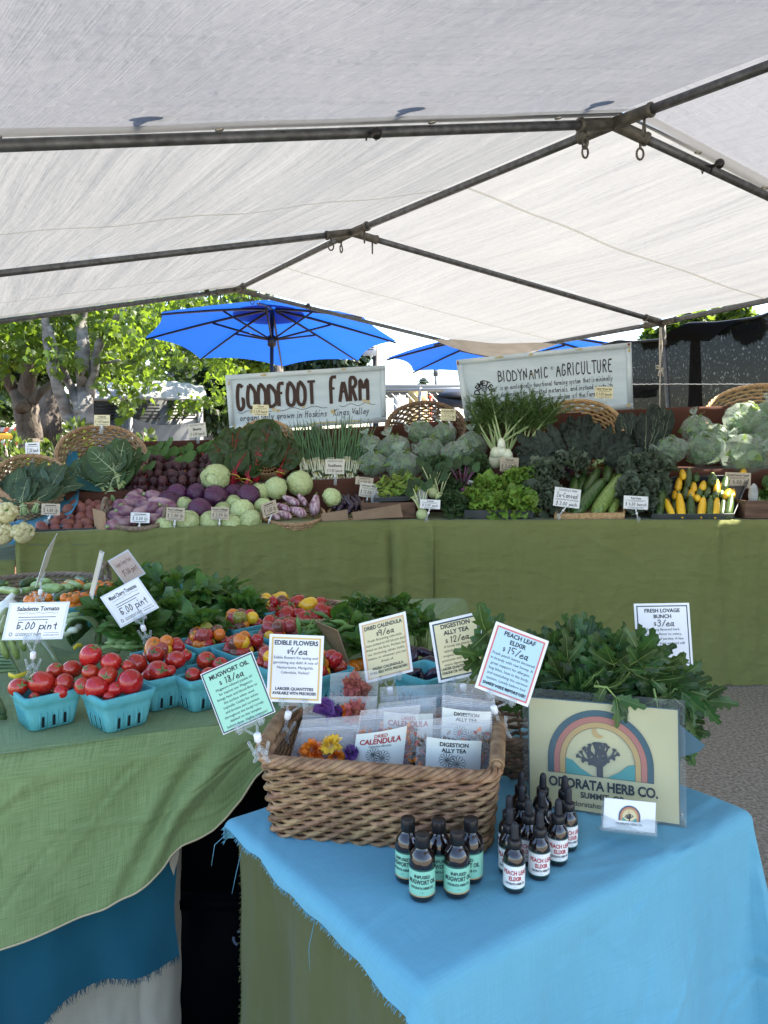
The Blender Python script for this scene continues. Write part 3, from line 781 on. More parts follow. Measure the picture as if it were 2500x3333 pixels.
# ------------------------------------------------------------------ portable toilets, building, fence, bridge and the rest
M['plas_grey'] = pm('plas_grey', (.10, .106, .11), (.12, .127, .13), scale=6, rough=.45)
M['plas_lite'] = pm('plas_lite', (.15, .157, .163), (.19, .197, .203), scale=5, rough=.45)
M['plas_roof'] = pm('plas_roof', (.25, .255, .25), (.30, .305, .30), scale=4, rough=.5)
M['plas_dark'] = pm('plas_dark', (.05, .053, .056), rough=.5)
def toilet(px, Y, rz, label):
    c = at(px, 1330, Y); c = V((c.x, c.y, 0)); Rz = Matrix.Rotation(rz, 3, 'Z')
    t = thing('portable_toilet', label, 'portable toilet', c, 'portable toilets behind the stall')
    W, D, Hh = 1.12, 1.16, 1.98
    def bx(mb, x, y, z, sx, sy, sz): mb.box(c + Rz @ V((x, y, z)), (sx, sy, sz), Rz)
    m = MB(); bx(m, 0, 0, Hh / 2 + .05, W - .06, D - .06, Hh - .05)
    for sx in (-1, 1):
        for sy in (-1, 1): bx(m, sx * (W / 2 - .05), sy * (D / 2 - .05), Hh / 2, .1, .1, Hh)
    m.build('body', 'plas_grey', t)
    r = MB()
    r.grid(lambda u, v: c + Rz @ V(((u - .5) * (W + .1), (v - .5) * (D + .12), Hh + .02 + .30 * (1 - abs(2 * u - 1) ** 2.2) * (.75 + .25 * math.sin(math.pi * v)) + .01 * math.sin(v * 40))), 12, 24)
    bx(r, 0, 0, Hh, W + .1, D + .12, .05); r.build('roof', 'plas_roof', t)
    d = MB(); bx(d, 0, -D / 2 + .01, 1.0, W - .26, .05, 1.8); dr = d.build('door', 'plas_grey', t)
    q = MB()
    for z in (.5, 1.35): bx(q, 0, -D / 2 - .025, z, W - .5, .03, .55)
    q.build('door_panel', 'plas_lite', dr)
    v = MB()
    for k in range(5): bx(v, -.25, D / 2 - .02 - D, 1.9 - k * .0, .01, .01, .01)
    for side in (1, ):
        for y0 in (-.27, .27):
            for k in range(5): bx(v, W / 2 - .015, y0, 1.88 - k * .05, .03, .38, .022)
    v.build('vent', 'plas_dark', t)
    p = MB(); p.grid(lambda u, w_: c + Rz @ V((W / 2 - .02 + .09 * math.sin(math.pi * u) , (u - .5) * (D - .16), .15 + w_ * (1.42 + .12 * abs(2 * u - 1) ** 2))), 14, 4); 
    for y0 in (-1, 1): bx(p, W / 2 + .01, y0 * (D / 2 - .06), Hh / 2, .04, .05, Hh - .1)
    p.build('side_panel', 'plas_lite', t)
toilet(372, 12.6, R(-62), 'grey portable toilet with pale roof, half hidden by the maple stems')
toilet(525, 12.3, R(-68), 'grey portable toilet with louvred vents and a bowed pale side panel')
M['wall_dark'] = pm('wall_dark', (.05, .05, .052), (.07, .07, .07), scale=2, rough=.8)
M['wall_pale'] = pm('wall_pale', (.30, .29, .26), (.36, .35, .32), scale=2, rough=.8, stretch=(8, 1, .3))
M['glass_dark'] = pm('glass_dark', (.02, .024, .03), rough=.08, spec=.7)
def building():
    a, b = at(555, 1440, 27), at(800, 1440, 27)
    t = thing('building', 'dim building with a dark gridded window and pale siding far behind the toilets', 'building', (a.x, a.y, 0))
    m = MB(); m.box((a.x + .7, 27.5, 2.6), (1.5, 1, 5.2)); m.build('wall', 'wall_dark', t)
    m = MB(); m.box(((a.x + b.x) / 2 + .7, 27.6, 2.2), (b.x - a.x - .2, 1, 4.4)); m.build('siding', 'wall_pale', t)
    m = MB(); m.box((a.x + .55, 26.98, 1.95), (.8, .05, 1.6)); wv = m.build('window', 'glass_dark', t)
    m = MB()
    for i in range(5): m.box((a.x + .15 + i * .2, 26.94, 1.95), (.025, .03, 1.6))
    for i in range(6): m.box((a.x + .55, 26.93, 1.17 + i * .31), (.8, .03, .025))
    m.build('lattice', 'wall_pale', wv)
building()
M['metal_l'] = pm('metal_l', (.20, .21, .215), rough=.4, metal=.6)
def fence():
    A, B = at(1190, 1279, 16), at(1560, 1258, 15.2); zt = (A.z + B.z) / 2; A.z = B.z = zt
    t = thing('chain_link_fence', 'galvanised chain link fence seen between the two lettered signs', 'fence', (A.x, A.y, 0))
    m = MB(); m.tube([A, B], .03, 8); m.build('top_rail', 'metal_l', t)
    for u in (.05, .49, .95): 
        m = MB(); p = A.lerp(B, u); m.tube([V((p.x, p.y, 0)), p + V((0, 0, .05))], .03, 8); m.build('post', 'metal_l', t)
    m = MB(); Ln = (B - A).length; s = .16; k = -zt
    while k < Ln:
        for sg in (1, -1):
            a0, a1 = max(0, k), min(Ln, k + zt)
            if a1 > a0:
                z0, z1 = (a0 - k, a1 - k) if sg > 0 else (zt - (a0 - k), zt - (a1 - k))
                P, Q = A.lerp(B, a0 / Ln), A.lerp(B, a1 / Ln); P.z = z0; Q.z = z1; m.tube([P, Q], .005, 3, cap=False)
        k += s
    m.build('wire_mesh', 'metal_l', t)
fence()
M['concrete'] = pm('concrete', (.12, .13, .135), (.16, .17, .175), scale=.3, rough=.9)
M['cream'] = pm('cream', (.36, .36, .35), rough=.6)
M['yellow_m'] = pm('yellow_m', (.42, .30, .10), (.36, .27, .14), scale=3, rough=.6)
M['orange_s'] = pm('orange_s', (.62, .10, .03), rough=.5)
M['tan_sign'] = pm('tan_sign', (.62, .60, .52), rough=.6)
def bridge():
    a, b = at(1150, 1262, 120), at(1650, 1262, 120)
    t = thing('road_bridge', 'distant grey road bridge with a thin railing under the pale sky', 'bridge', ((a.x + b.x) / 2, 120, 0))
    m = MB(); m.box(((a.x + b.x) / 2, 120, a.z - .1), (70, 6, .8)); m.build('deck', 'concrete', t)
    m = MB(); m.box(((a.x + b.x) / 2, 120, a.z - 1.0), (70, 4.5, 1.0)); m.build('girder', 'wall_dark', t)
    m = MB()
    for z in (.75, 1.1): m.box(((a.x + b.x) / 2, 117.2, a.z + z), (70, .06, .07))
    for i in range(24): m.box((a.x - 20 + i * 3, 117.2, a.z + .7), (.07, .07, .9))
    m.build('railing', 'metal_l', t)
    for x in (-26, 0.5, 28):
        m = MB(); m.box(((a.x + b.x) / 2 + x, 120, (a.z - 1.3) / 2), (1.6, 2.5, a.z - 1.3)); m.build('pier', 'concrete', t)
bridge()
def far_bits():
    b = at(1378, 1270, 150); t = thing('conifer', 'small dark conifer rising beyond the bridge', 'tree', (b.x, b.y, 0))
    m = MB(); m.tube([V((b.x, b.y, 0)), at(1378, 1228, 150)], [.4, .08], 6); m.build('trunk', 'brown_bark', t)
    c = MB()
    for i in range(520):
        k = random.random() ** .7; z = lerp(at(0, 1226, 150).z, at(0, 1285, 150).z, k); r = (.15 + 2.3 * k) * rnd(.4, 1); a = rnd(0, 6.28)
        flat_leaf(c, V((b.x + r * math.cos(a), b.y + r * math.sin(a), z)), V((math.cos(a), math.sin(a), -.2)), V((0, 0, 1)), rnd(.5, 1), OVAL)
    c.build('crown', 'hedge', t)
    b = at(1418, 1262, 118); t = thing('lamp_post', 'thin far lamp post standing on the bridge', 'lamp post', b)
    m = MB(); m.tube([b, at(1418, 1214, 118)], .16, 6); m.build('pole', 'metal_l', t); m = MB(); m.box(at(1418, 1214, 118), (.7, .5, .9)); m.build('lamp_head', 'wall_dark', t)
    for y in (1207, 1215):
        m = MB(); a, b = at(1000, y - 1, 130), at(1800, y + 1, 130); m.tube([a.lerp(b, i / 20) - V((0, 0, .5 * math.sin(i / 20 * 3.14))) for i in range(21)], .05, 4)
        tag(m.build('power_line', 'metal_l'), 'thin overhead wire crossing the pale sky, ' + ('upper of the two' if y == 1207 else 'lower of the two'), 'wire', 'overhead wires')
    b = at(1222, 1190, 11); t = thing('sign_post', 'dark post carrying a small cream notice behind the lettered sign corner', 'sign post', (b.x, b.y, 0))
    m = MB(); m.box((b.x + .005, 11, 1.2), (.085, .085, 2.9)); m.build('post', 'black', t)
    q = at(1203, 1132, 10.9); m = MB(); m.box(q, (.19, .02, .22)); nb = m.build('notice', 'tan_sign', t)
    f = Face(q + V((-.09, -.012, .10)), V((1, 0, 0)), V((0, 0, -1)), .18, .2); lm = MB()
    for k, wd in ((.25, .7), (.45, .8), (.6, .6)): f.rect(lm, .5 - wd / 2, k, .5 + wd / 2, k + .07)
    lm.build('lettering', 'wall_dark', nb)
    b = at(1300, 1330, 19); t = thing('storage_tank', 'pale plastic tank in a cage behind the chain link fence', 'tank', (b.x, b.y, 0))
    z0 = at(1300, 1287, 19).z; m = MB(); m.box((b.x, 19, z0 / 2 + .2), (.30, .3, z0 - .4)); m.build('tank', 'cream', t)
    m = MB()
    for z in (z0 - .4, z0 - .75): m.box((b.x, 18.8, z), (.33, .02, .02))
    m.build('cage', 'metal_l', t)
    b = at(1360, 1330, 21); t = thing('yellow_machine', 'faded yellow machine with a light frame behind the fence', 'machine', (b.x, b.y, 0))
    z1 = at(1360, 1276, 21).z; m = MB(); m.box((b.x, 21, z1 - .22), (.5, .5, .44)); m.box((b.x + .02, 21, z1 / 2 - .2), (.7, .6, z1 - .5)); m.build('body', 'yellow_m', t)
    m = MB(); c = at(1360, 1266, 20.9)
    for dx in (-.12, .12): m.box((c.x + dx, 20.9, c.z - .08), (.015, .02, .2))
    m.box((c.x, 20.9, c.z + .02), (.26, .02, .02)); m.build('light_frame', 'metal_l', t)
    b = at(1403, 1290, 20); m = MB(); m.box((b.x, 20, b.z / 2), (.06, .06, b.z)); m.ball((b.x, 20, b.z), .06, 8, 6); tag(m.build('marker_post', 'orange_s'), 'slim red orange marker post beyond the fence', 'marker post')
    b = at(1462, 1300, 12); t = thing('black_canopy', 'black sloping vendor canopy beside the left edge of the biodynamic sign', 'canopy', (b.x, b.y, 0))
    A, B, C, D = at(1423, 1287, 12), at(1455, 1266, 12.4), at(1560, 1262, 12.4), at(1560, 1330, 12)
    m = MB(); m.slab([at(1423, 1290, 12), at(1440, 1330, 12), at(1560, 1330, 12), at(1560, 1264, 12.4)], .03); m.slab([A, at(1560, 1290, 12), C, B], .03); m.build('cloth', 'black', t)
    for x in (1428, 1556): m = MB(); p = at(x, 1300, 12.05); m.tube([V((p.x, p.y, 0)), p], .02, 6); m.build('leg', 'black', t)
    q = at(1478, 1342, 11.9); m = MB(); m.box((q.x, 11.9, q.z / 2 + .02), (.16, .03, q.z + .1)); bd = tag(m.build('menu_board', 'cream'), 'white board with a heavy black letter edge behind the brown basket', 'board')
    lm = MB(); f = Face(V((q.x - .07, 11.88, q.z + .07)), V((1, 0, 0)), V((0, 0, -1)), .16, .2); f.rect(lm, .35, .3, 1, .4); f.rect(lm, .35, .4, .5, 1); f.rect(lm, .5, .6, .9, .7); lm.build('lettering', 'black', bd)
    a = at(-40, 1440, 12.5); t = thing('road_barricade', 'orange and white striped road barricade at the left edge', 'barricade', (a.x, a.y, 0))
    for k, (y0, y1, mt) in enumerate(((1391, 1407, 0), (1411, 1430, 1), (1434, 1450, 0))):
        z0, z1 = at(0, y1, 12.5).z, at(0, y0, 12.5).z; x0, x1 = at(-120, 0, 12.5).x, at(70, 0, 12.5).x
        m = MB(); m.box(((x0 + x1) / 2, 12.5, (z0 + z1) / 2), (x1 - x0, .03, z1 - z0)); bo = m.build('board', 'cream' if not mt else 'amber', t)
        if not mt:
            s = MB()
            n_ = 6
            for i in range(n_):
                xa = x0 + (x1 - x0) * i / n_; dx = (x1 - x0) / n_ / 2; s.add([(xa, 12.48, z0), (xa + dx, 12.48, z0), (xa + dx * 1.6 if i < n_ - 1 else xa + dx, 12.48, z1), (xa + dx * .6, 12.48, z1)], [(0, 1, 2, 3)])
            s.build('stripes', 'orange_s', bo, smooth=False)
    for x in (-110, 60): m = MB(); p = at(x, 1400, 12.54); m.box((p.x, p.y, .55), (.05, .05, 1.1)); m.build('leg', 'metal_l', t)
M['amber'] = pm('amber', (.75, .38, .03), rough=.5)
far_bits()
# ================================================================== back display: tables, cloths, risers
cloth_mat('olive_cloth', (.150, .168, .056), (.195, .212, .078), 700, .05, .9, wr=1.2)
cloth_mat('brown_cloth', (.075, .030, .020), (.105, .046, .032), 600, .04, .4, wr=.4)
cloth_mat('teal_cloth', (.006, .07, .115), (.010, .10, .155), 700, .06, .35, wr=.3)
cloth_mat('aqua_cloth', (.02, .17, .27), (.035, .22, .33), 700, .06, .35, wr=.3)
M['wood'] = pm('wood', (.16, .085, .045), (.26, .15, .08), scale=6, rough=.75, bump=.2, bscale=30, stretch=(1, 12, 12))
M['table_top'] = pm('table_top', (.5, .5, .48), rough=.6)
EDGE = [(-400, 3.24), (170, 3.50), (1270, 4.04), (2900, 4.04)]
def Yf(px): return poly(EDGE, px)
def bk(px, py, off=0.0): return at(px, py, Yf(px) + off)
TZ = .92
def tpx(px, off=0.0, z=TZ):                   # point of the table top edge under picture column px
    Y = Yf(px) + off; r = ray(px, 1690); p = CAM + r * (Y / r.y); return V((p.x, p.y, z))
def back_cloth(label, x0, x1, zt, seed, amp=.03, folds=()):
    mb = MB(); n = int((x1 - x0) / 8); cf = crease_field(seed, int((x1 - x0) / 26), (x1 - x0) * .00165, .9, .007, .012)
    A = tpx(x0, 0, zt)
    def base(u): return tpx(lerp(x0, x1, u), 0, zt)
    def fn(u, v):
        px = lerp(x0, x1, u); p = base(u)
        if v < .3:                            # table top, back to front
            k = v / .3; q = tpx(px, 0, zt); return V((q.x * (1 + .22 * (1 - k) * 0), q.y + .85 * (1 - k), zt + .003 * nz(px * .02, k * 5)))
        k = (v - .3) / .7
        z = zt - .0 - k * (zt - .012)
        out = .016 + .012 * k + amp * k ** .6 * (nz(px * .012 + seed, k * .5, seed) + .6 * nz(px * .03 + seed, k * .9)) + .006 * nz(px * .05, k * 8, seed)
        out += cf((px - x0) * .00165, k * .9)
        for fx, fw, fa in folds: out += fa * math.exp(-((px - fx - 14 * k) / fw) ** 2) * min(1, k * 8)
        if k < .03: out *= k / .03; z = zt - .002
        return V((p.x, p.y - out, z))
    o = mb.grid(fn, n, 96, lambda u, v: (lerp(x0, x1, u) * .00165, v * 1.35))
    return tag(mb.build('tablecloth', 'olive_cloth'), label, 'tablecloth')
back_cloth('long olive green tablecloth under the cabbages, potatoes and scallions', 52, 1410, TZ, 3, folds=((1268, 8, -.035), (1300, 20, .02), (1405, 10, .03), (70, 10, .03), (640, 60, .012)))
back_cloth('long olive green tablecloth under the zucchini, kale and escarole', 1402, 2900, TZ, 9, folds=((1412, 8, .02), (1960, 50, .015), (2300, 70, .02), (2360, 30, -.015)))
back_cloth('short olive green tablecloth under the cauliflower at the far left', -420, 46, .80, 5)
def table(x0, x1, z, label):
    a, b = tpx(x0, .05, z), tpx(x1, .05, z); c, d = b + V((0, .80, 0)), a + V((0, .80, 0))
    t = thing('folding_table', label, 'table', (a.x, a.y, 0), 'display tables under the back row')
    m = MB(); dz = V((0, 0, -.006)); m.slab([a + dz, b + dz, c + dz, d + dz], .03); m.build('tabletop', 'table_top', t)
    for p in (a.lerp(c, .06), b.lerp(d, .06), c.lerp(a, .06), d.lerp(b, .06)):
        m = MB(); m.tube([V((p.x, p.y, 0)), V((p.x, p.y, z - .036))], .014, 8); m.build('leg', 'metal_l', t)
table(75, 1262, TZ, 'long folding table hidden under the left olive tablecloth')
table(1430, 2880, TZ, 'long folding table hidden under the right olive tablecloth')
STEP = [(-100, 1612), (230, 1602), (560, 1594), (1000, 1566), (1300, 1552), (1800, 1535), (2900, 1520)]
BACK = [(300, 1446), (460, 1437), (720, 1430), (725, 1412), (960, 1400), (1255, 1385), (1560, 1360), (2000, 1335), (2200, 1325), (2900, 1306)]
def stepz(px): return bk(px, poly(STEP, px), .42).z
def riser():
    t = thing('display_riser', 'brown cloth covered display step running behind the front vegetables', 'riser', tpx(1300, .5))
    mb = MB(); x0, x1 = 215, 2800
    def fn(u, v):
        px = lerp(x0, x1, u); e = bk(px, poly(STEP, px), .42); z = e.z; y = e.y
        w_ = .008 * nz(px * .02, v * 3) 
        if v < .4: k = v / .4; return V((e.x, y - .012 * (1 - k) + w_ * (1 - k) * 2, lerp(TZ + .004, z, k)))
        k = (v - .4) / .6; return V((e.x, y + .50 * k, z + .002 + w_ * .6))
    mb.grid(fn, 120, 20, lambda u, v: (u * 4, v * .7)); mb.build('step_cloth', 'brown_cloth', t)
    mb = MB(); x0, x1 = 330, 2800
    def fb(u, v):
        px = lerp(x0, x1, u); e = bk(px, poly(BACK, px), .93); zt = e.z
        return V((e.x, e.y + (.012 * nz(px * .02, v * 2) if v > .12 else 0) + (.10 * (1 - v / .08) if v < .08 else 0), lerp(zt, TZ, max(0, (v - .08) / .92))))
    mb.grid(fb, 120, 24, lambda u, v: (u * 4, v * .7)); mb.build('back_cloth', 'brown_cloth', t)
riser()
def aqua():
    mb = MB()
    top = [(60, 1745, .12), (120, 1738, .06), (210, 1712, .10), (255, 1640, .3), (262, 1560, .5), (250, 1470, .78)]
    bot = [(40, 1710, .55), (60, 1690, .56), (110, 1660, .58), (170, 1600, .62), (205, 1540, .66), (225, 1466, .80)]
    A = [bk(*p) for p in top]; B = [bk(*p) for p in bot]
    def s(P, u):
        k = u * (len(P) - 1); i = min(int(k), len(P) - 2); return P[i].lerp(P[i + 1], k - i)
    mb.grid(lambda u, v: s(A, u).lerp(s(B, u), v) + V((0, -.01 * math.sin(v * 9 + u * 4), .008 * nz(u * 6, v * 5))), 30, 14, lambda u, v: (u * .6, v * .4))
    tag(mb.build('teal_cloth', 'aqua_cloth'), 'teal blue cloth draped down between the two left baskets and the red potatoes', 'cloth')
    mb = MB()
    P = [bk(215, 1560, .44), bk(240, 1590, .40), bk(330, 1602, .395), bk(340, 1560, .55), bk(235, 1500, .62)]
    c = sum(P, V((0, 0, 0))) / 5 + V((0, -.02, .01)); mb.add([c] + P, [(0, i + 1, (i + 1) % 5 + 1) for i in range(5)])
    tag(mb.build('teal_cloth', 'teal_green'), 'dark teal cloth tucked under the collard basket', 'cloth')
    mb = MB(); mb.grid(lambda u, v: bk(lerp(-60, 300, u), lerp(1772, 1700, v), lerp(-.02, .5, v)) * 1, 12, 6, lambda u, v: (u * .5, v * .4))
    tag(mb.build('teal_cloth', 'aqua_cloth'), 'teal blue cloth under the cauliflower at the far left', 'cloth')
M['teal_green'] = pm('teal_green', (.012, .07, .075), (.018, .09, .09), scale=12, rough=.9)
aqua()
# ------------------------------------------------------------------ lettered signs
M['sign_blue'] = pm('sign_blue', (.50, .60, .66), (.58, .68, .73), scale=5, rough=.6, stretch=(1, 1, 4), bump=.15, bscale=20)
M['sign_white'] = pm('sign_white', (.50, .60, .66), (.62, .70, .73), scale=7, rough=.6, bump=.15, bscale=24)
M['peel'] = pm('peel', (.42, .40, .20), (.50, .42, .24), scale=25, rough=.8)
M['ink_brown'] = pm('ink_brown', (.045, .022, .016), rough=.6)
M['ink_blue'] = pm('ink_blue', (.012, .014, .03), rough=.6)
M['ink'] = pm('ink', (.012, .012, .014), rough=.6)
M['gold'] = pm('gold', (.62, .42, .10), rough=.6)
M['rust'] = pm('rust', (.20, .06, .03), rough=.8)
def blob(f, mb, cx, cy, rx, ry, seed, n=14, off=.001):
    f.shape(mb, [(cx + rx * math.cos(6.283 * k / n) * (.6 + .7 * abs(nz(k * .9 + seed, seed))), cy + ry * math.sin(6.283 * k / n) * (.6 + .7 * abs(nz(k * .8, seed + 5)))) for k in range(n)], off)
def board_sign(name, label, tl, tr, br, bl, Y0, Y1, rail):
    TL, TR, BR, BL = at(*tl, Y0), at(*tr, Y1), at(*br, Y1 - .05), at(*bl, Y0 - .05)
    W, H = ((TR - TL).length + (BR - BL).length) / 2, ((BL - TL).length + (BR - TR).length) / 2
    def fn(x, y, off):
        u, v = x / W, y / H; p = TL.lerp(TR, u).lerp(BL.lerp(BR, u), v); n = -(TR - TL).cross(BL - TL).normalized(); return p + n * off
    f = Face(TL, (TR - TL) / W, (BL - TL) / H, W, H, fn)
    t = thing(name, label, 'sign', BL.lerp(BR, .5))
    m = MB(); m.grid(lambda u, v: fn(W * lerp(.02, .98, u), H * lerp(.97, .03, v), -.001), 24, 8); m.grid(lambda u, v: fn(W * lerp(.02, .98, u), H * lerp(.03, .97, v), -.014), 24, 8); m.build('panel', 'sign_blue', t)
    for nm, (a, b, c, d) in (('frame_rail', (0, 0, 1, rail / H)), ('frame_rail', (0, 1 - rail / H, 1, 1)), ('frame_stile', (0, rail / H, rail / W, 1 - rail / H)), ('frame_stile', (1 - rail / W, rail / H, 1, 1 - rail / H))):
        m = MB(); e = .001; m.slab([fn(W * a + e, H * d - e, .012), fn(W * c - e, H * d - e, .012), fn(W * c - e, H * b + e, .012), fn(W * a + e, H * b + e, .012)], .03); m.build(nm, 'sign_white', t)
    return t, f
def slabletters(f, mb, s, pen, bold, x0, x1, yb, h):  # tall hand cut capitals drawn with thick strokes
    pass
def sign_farm():
    t, f = board_sign('farm_sign', 'pale blue wooden sign with brown farm name lettering behind the chard and scallions', (733, 1222), (1254, 1189), (1258, 1374), (748, 1404), 5.02, 5.14, .035)
    m = MB()
    def big(word, cx, cy, w_, h, first):
        n = len(word); adv = w_ / n
        for i, ch in enumerate(word):
            hh = h * (1.18 if i == 0 and first else 1); f.text(m, ch, cx - w_ / 2 + adv * (i + .5), cy - (.03 if i == 0 and first else 0) - .02 * i / n, hh, maxw=adv * .90, bold=.05, res=2)
    def fat(word, x0, x1, cy, h, first=1.15):
        n = len(word); ad = (x1 - x0) / sum(_parse(c)[0] + 1.05 for c in word); x = x0
        for i, ch in enumerate(word):
            wg = _parse(ch)[0]; k = (wg + 1.05); wd = ad * 4.2; hh = h * (first if i == 0 else 1)
            wg, st = _parse(ch)
            for pts in st:
                if len(pts) == 2: pts = [pts[0], ((pts[0][0] + pts[1][0]) / 2, (pts[0][1] + pts[1][1]) / 2), pts[1]]
                P = [(x + wd * (a / 4.2) + .004, cy + hh / 2 - hh * (b / 7)) for a, b in pts]
                vert = abs(P[-1][1] - P[0][1]) * f.H > abs(P[-1][0] - P[0][0]) * f.W
                f.stroke(m, P, (.023 if vert or len(P) > 4 else .017), .0016 + .0003 * i)
            x += ad * k
    fat('GOODFOOT', .06, .56, .405, .40, 1.2); fat('FARM', .645, .905, .385, .42, 1.12)
    m.build('lettering', 'ink_brown', t)
    m = MB(); f.text(m, 'organically grown in Hoskins   Kings Valley', .48, .775, .11, maxw=.82, pen=.8, slant=.22, off=.0016); m.build('script', 'ink_blue', t)
    m = MB()
    for x0, x1 in ((.06, .27), (.30, .62), (.70, .93)):
        f.stroke(m, [(lerp(x0, x1, k / 24), .675 - .02 * (x0 + k / 24 * (x1 - x0)) + .022 * math.sin(k * .62)) for k in range(25)], .003, .0016)
    vine = m.build('painted_vine', 'ink_blue', t)
    m = MB()
    for cx, cy in ((.145, .675), (.285, .66), (.31, .685), (.47, .64), (.86, .60), (.885, .63), (.655, .745), (.66, .775)):
        for k in range(5): blob(f, m, cx + .008 * math.cos(k * 1.257), cy + .02 * math.sin(k * 1.257), .006, .014, k + cx * 9, 8, .002)
    m.build('painted_flowers', 'gold', vine)
    m = MB()
    for cx, cy, rx, ry, s in ((.60, .955, .17, .022, 1), (.79, .955, .08, .02, 2), (.52, .965, .03, .025, 3), (.03, .93, .012, .05, 4), (.235, .045, .03, .03, 5), (.52, .03, .02, .02, 6), (.735, .03, .025, .025, 7), (.02, .15, .008, .06, 8)): blob(f, m, cx, cy, rx, ry, s, 16, .0135)
    m.build('peeling_paint', 'peel', t)
sign_farm()
def sign_demeter():
    t, f = board_sign('farm_sign', 'pale blue wooden sign about biodynamic agriculture behind the fennel', (1485, 1172), (2053, 1115), (2060, 1330), (1515, 1372), 5.02, 5.12, .035)
    m = MB(); f.text(m, 'BIODYNAMIC', .365, .33, .165, maxw=.29, pen=.85, slant=.03, rot=0, off=.0016); f.text(m, 'AGRICULTURE', .72, .315, .185, maxw=.33, pen=.85, slant=.03, off=.0016)
    f.stroke(m, [(.535 + .007 * math.cos(k * .7), .275 + .025 * math.sin(k * .7)) for k in range(9)], .0016, .0016, closed=True); f.text(m, 'C', .535, .275, .03, pen=.9, off=.0016)
    m.build('lettering', 'ink', t)
    m = MB()
    f.text(m, 'is an ecologically functional farming system that is minimally', .555, .505, .075, maxw=.66, pen=.8, slant=.15, off=.0016)
    f.text(m, 'dependent on imported materials, and instead meets its', .555, .615, .075, maxw=.66, pen=.8, slant=.15, off=.0016)
    f.text(m, 'needs from the living organism of the Farm itself', .555, .725, .075, maxw=.62, pen=.8, slant=.15, off=.0016)
    m.build('script', 'ink', t)
    m = MB(); cx, cy = .135, .60
    for i, ch in enumerate('DEMETER'):
        a = R(-76 + i * 25.3); f.text(m, ch, cx + .046 * math.sin(a), cy - .005 - .185 * math.cos(a), .085, maxw=.03, bold=.03, rot=a, off=.0016)
    def loop(pts, wd, c=True): f.stroke(m, pts, wd, .0016, closed=c)
    loop([(cx + .014 * math.cos(k * .393), cy - .105 + .05 * math.sin(k * .393)) for k in range(16)], .006); loop([(cx + .0065 * math.cos(k * .524), cy - .105 + .022 * math.sin(k * .524)) for k in range(12)], .005)
    for s in (-1, 1):
        loop([(cx + s * (.024 + .022 * math.cos(k * .393)), cy + .04 + .048 * math.sin(k * .393) - .008 * math.cos(k * .393)) for k in range(16)], .006)
        loop([(cx, cy + .13), (cx + s * .012, cy + .15), (cx + s * .017, cy + .11)], .005, False)
    loop([(cx, cy - .05), (cx, cy + .19)], .005, False)
    f.shape(m, [(cx + .052 * math.cos(R(a)), cy + .03 + .19 * math.sin(R(a))) for a in range(25, 156, 10)] + [(cx + .046 * math.cos(R(a)), cy + .03 + .135 * math.sin(R(a))) for a in range(155, 24, -10)], .0017)
    m.build('emblem', 'ink', t)
    m = MB()
    for cx, cy, rx, ry, s in ((.24, .03, .04, .025, 1), (.42, .04, .02, .03, 2), (.70, .03, .03, .02, 3), (.055, .90, .012, .07, 5), (.97, .95, .02, .04, 6), (.985, .12, .01, .05, 7), (.42, .35, .006, .02, 9)): blob(f, m, cx, cy, rx, ry, s, 16, .0135)
    m.build('peeling_paint', 'peel', t)
    m = MB(); blob(f, m, .985, .03, .012, .03, 3, 12, .0138); blob(f, m, .005, .06, .006, .05, 2, 12, .0138); m.build('rust_stain', 'rust', t)
sign_demeter()
# ------------------------------------------------------------------ price cards
for nm, c in (('card_white', (.80, .80, .79)), ('card_tan', (.52, .43, .31)), ('card_yellow', (.74, .68, .42)), ('card_cream', (.62, .58, .48)), ('card_pink', (.62, .48, .40))):
    M[nm] = pm(nm, c, tuple(x * .93 for x in c), scale=12, rough=.5, spec=.5)
def clear_mat(name, tint, al, rough=.08):
    m = bpy.data.materials.new(name); m.use_nodes = True; n, L = nodes_of(m); b = n['Principled BSDF']; out = n['Material Output']
    b.inputs['Base Color'].default_value = col(tint); b.inputs['Roughness'].default_value = rough; b.inputs['Specular IOR Level'].default_value = .8
    fr = n.new('ShaderNodeLayerWeight'); pw = n.new('ShaderNodeMath'); pw.operation = 'POWER'; pw.inputs[1].default_value = 3.5; L(fr.outputs['Facing'], pw.inputs[0])
    ad = n.new('ShaderNodeMath'); ad.operation = 'MULTIPLY_ADD'; ad.inputs[1].default_value = .6; ad.inputs[2].default_value = al; ad.use_clamp = True; L(pw.outputs[0], ad.inputs[0])
    tr = n.new('ShaderNodeBsdfTransparent'); tr.inputs[0].default_value = (.95, .97, .97, 1); mx = n.new('ShaderNodeMixShader')
    L(ad.outputs[0], mx.inputs[0]); L(tr.outputs[0], mx.inputs[1]); L(b.outputs[0], mx.inputs[2]); L(mx.outputs[0], out.inputs[0]); M[name] = m
clear_mat('clear', (.75, .78, .8), .16)
clear_mat('film', (.8, .82, .85), .10, .15)
M['white_plastic'] = pm('white_plastic', (.8, .8, .8), rough=.35)
def clip_for(p_top, p_base, label, group='clear plastic sign clips'):
    t = thing('sign_clip', label, 'sign clip', p_base, group)
    k = mpp(p_top) * 100; d = (p_top - p_base)
    m = MB(); m.box(p_top + V((0, .004, 0)), (.032, .010, .012)); m.build('clamp', 'clear', t)
    m = MB(); m.tube([p_top, p_base.lerp(p_top, .25)], .0035, 6); m.ball(p_base.lerp(p_top, .6), .007, 8, 6); m.build('stem', 'white_plastic', t)
    m = MB(); m.box(p_base + V((0, 0, .008)), (.018, .016, .022)); m.box(p_base + V((0, -.012, -.006)), (.018, .004, .03)); m.build('base', 'clear', t)
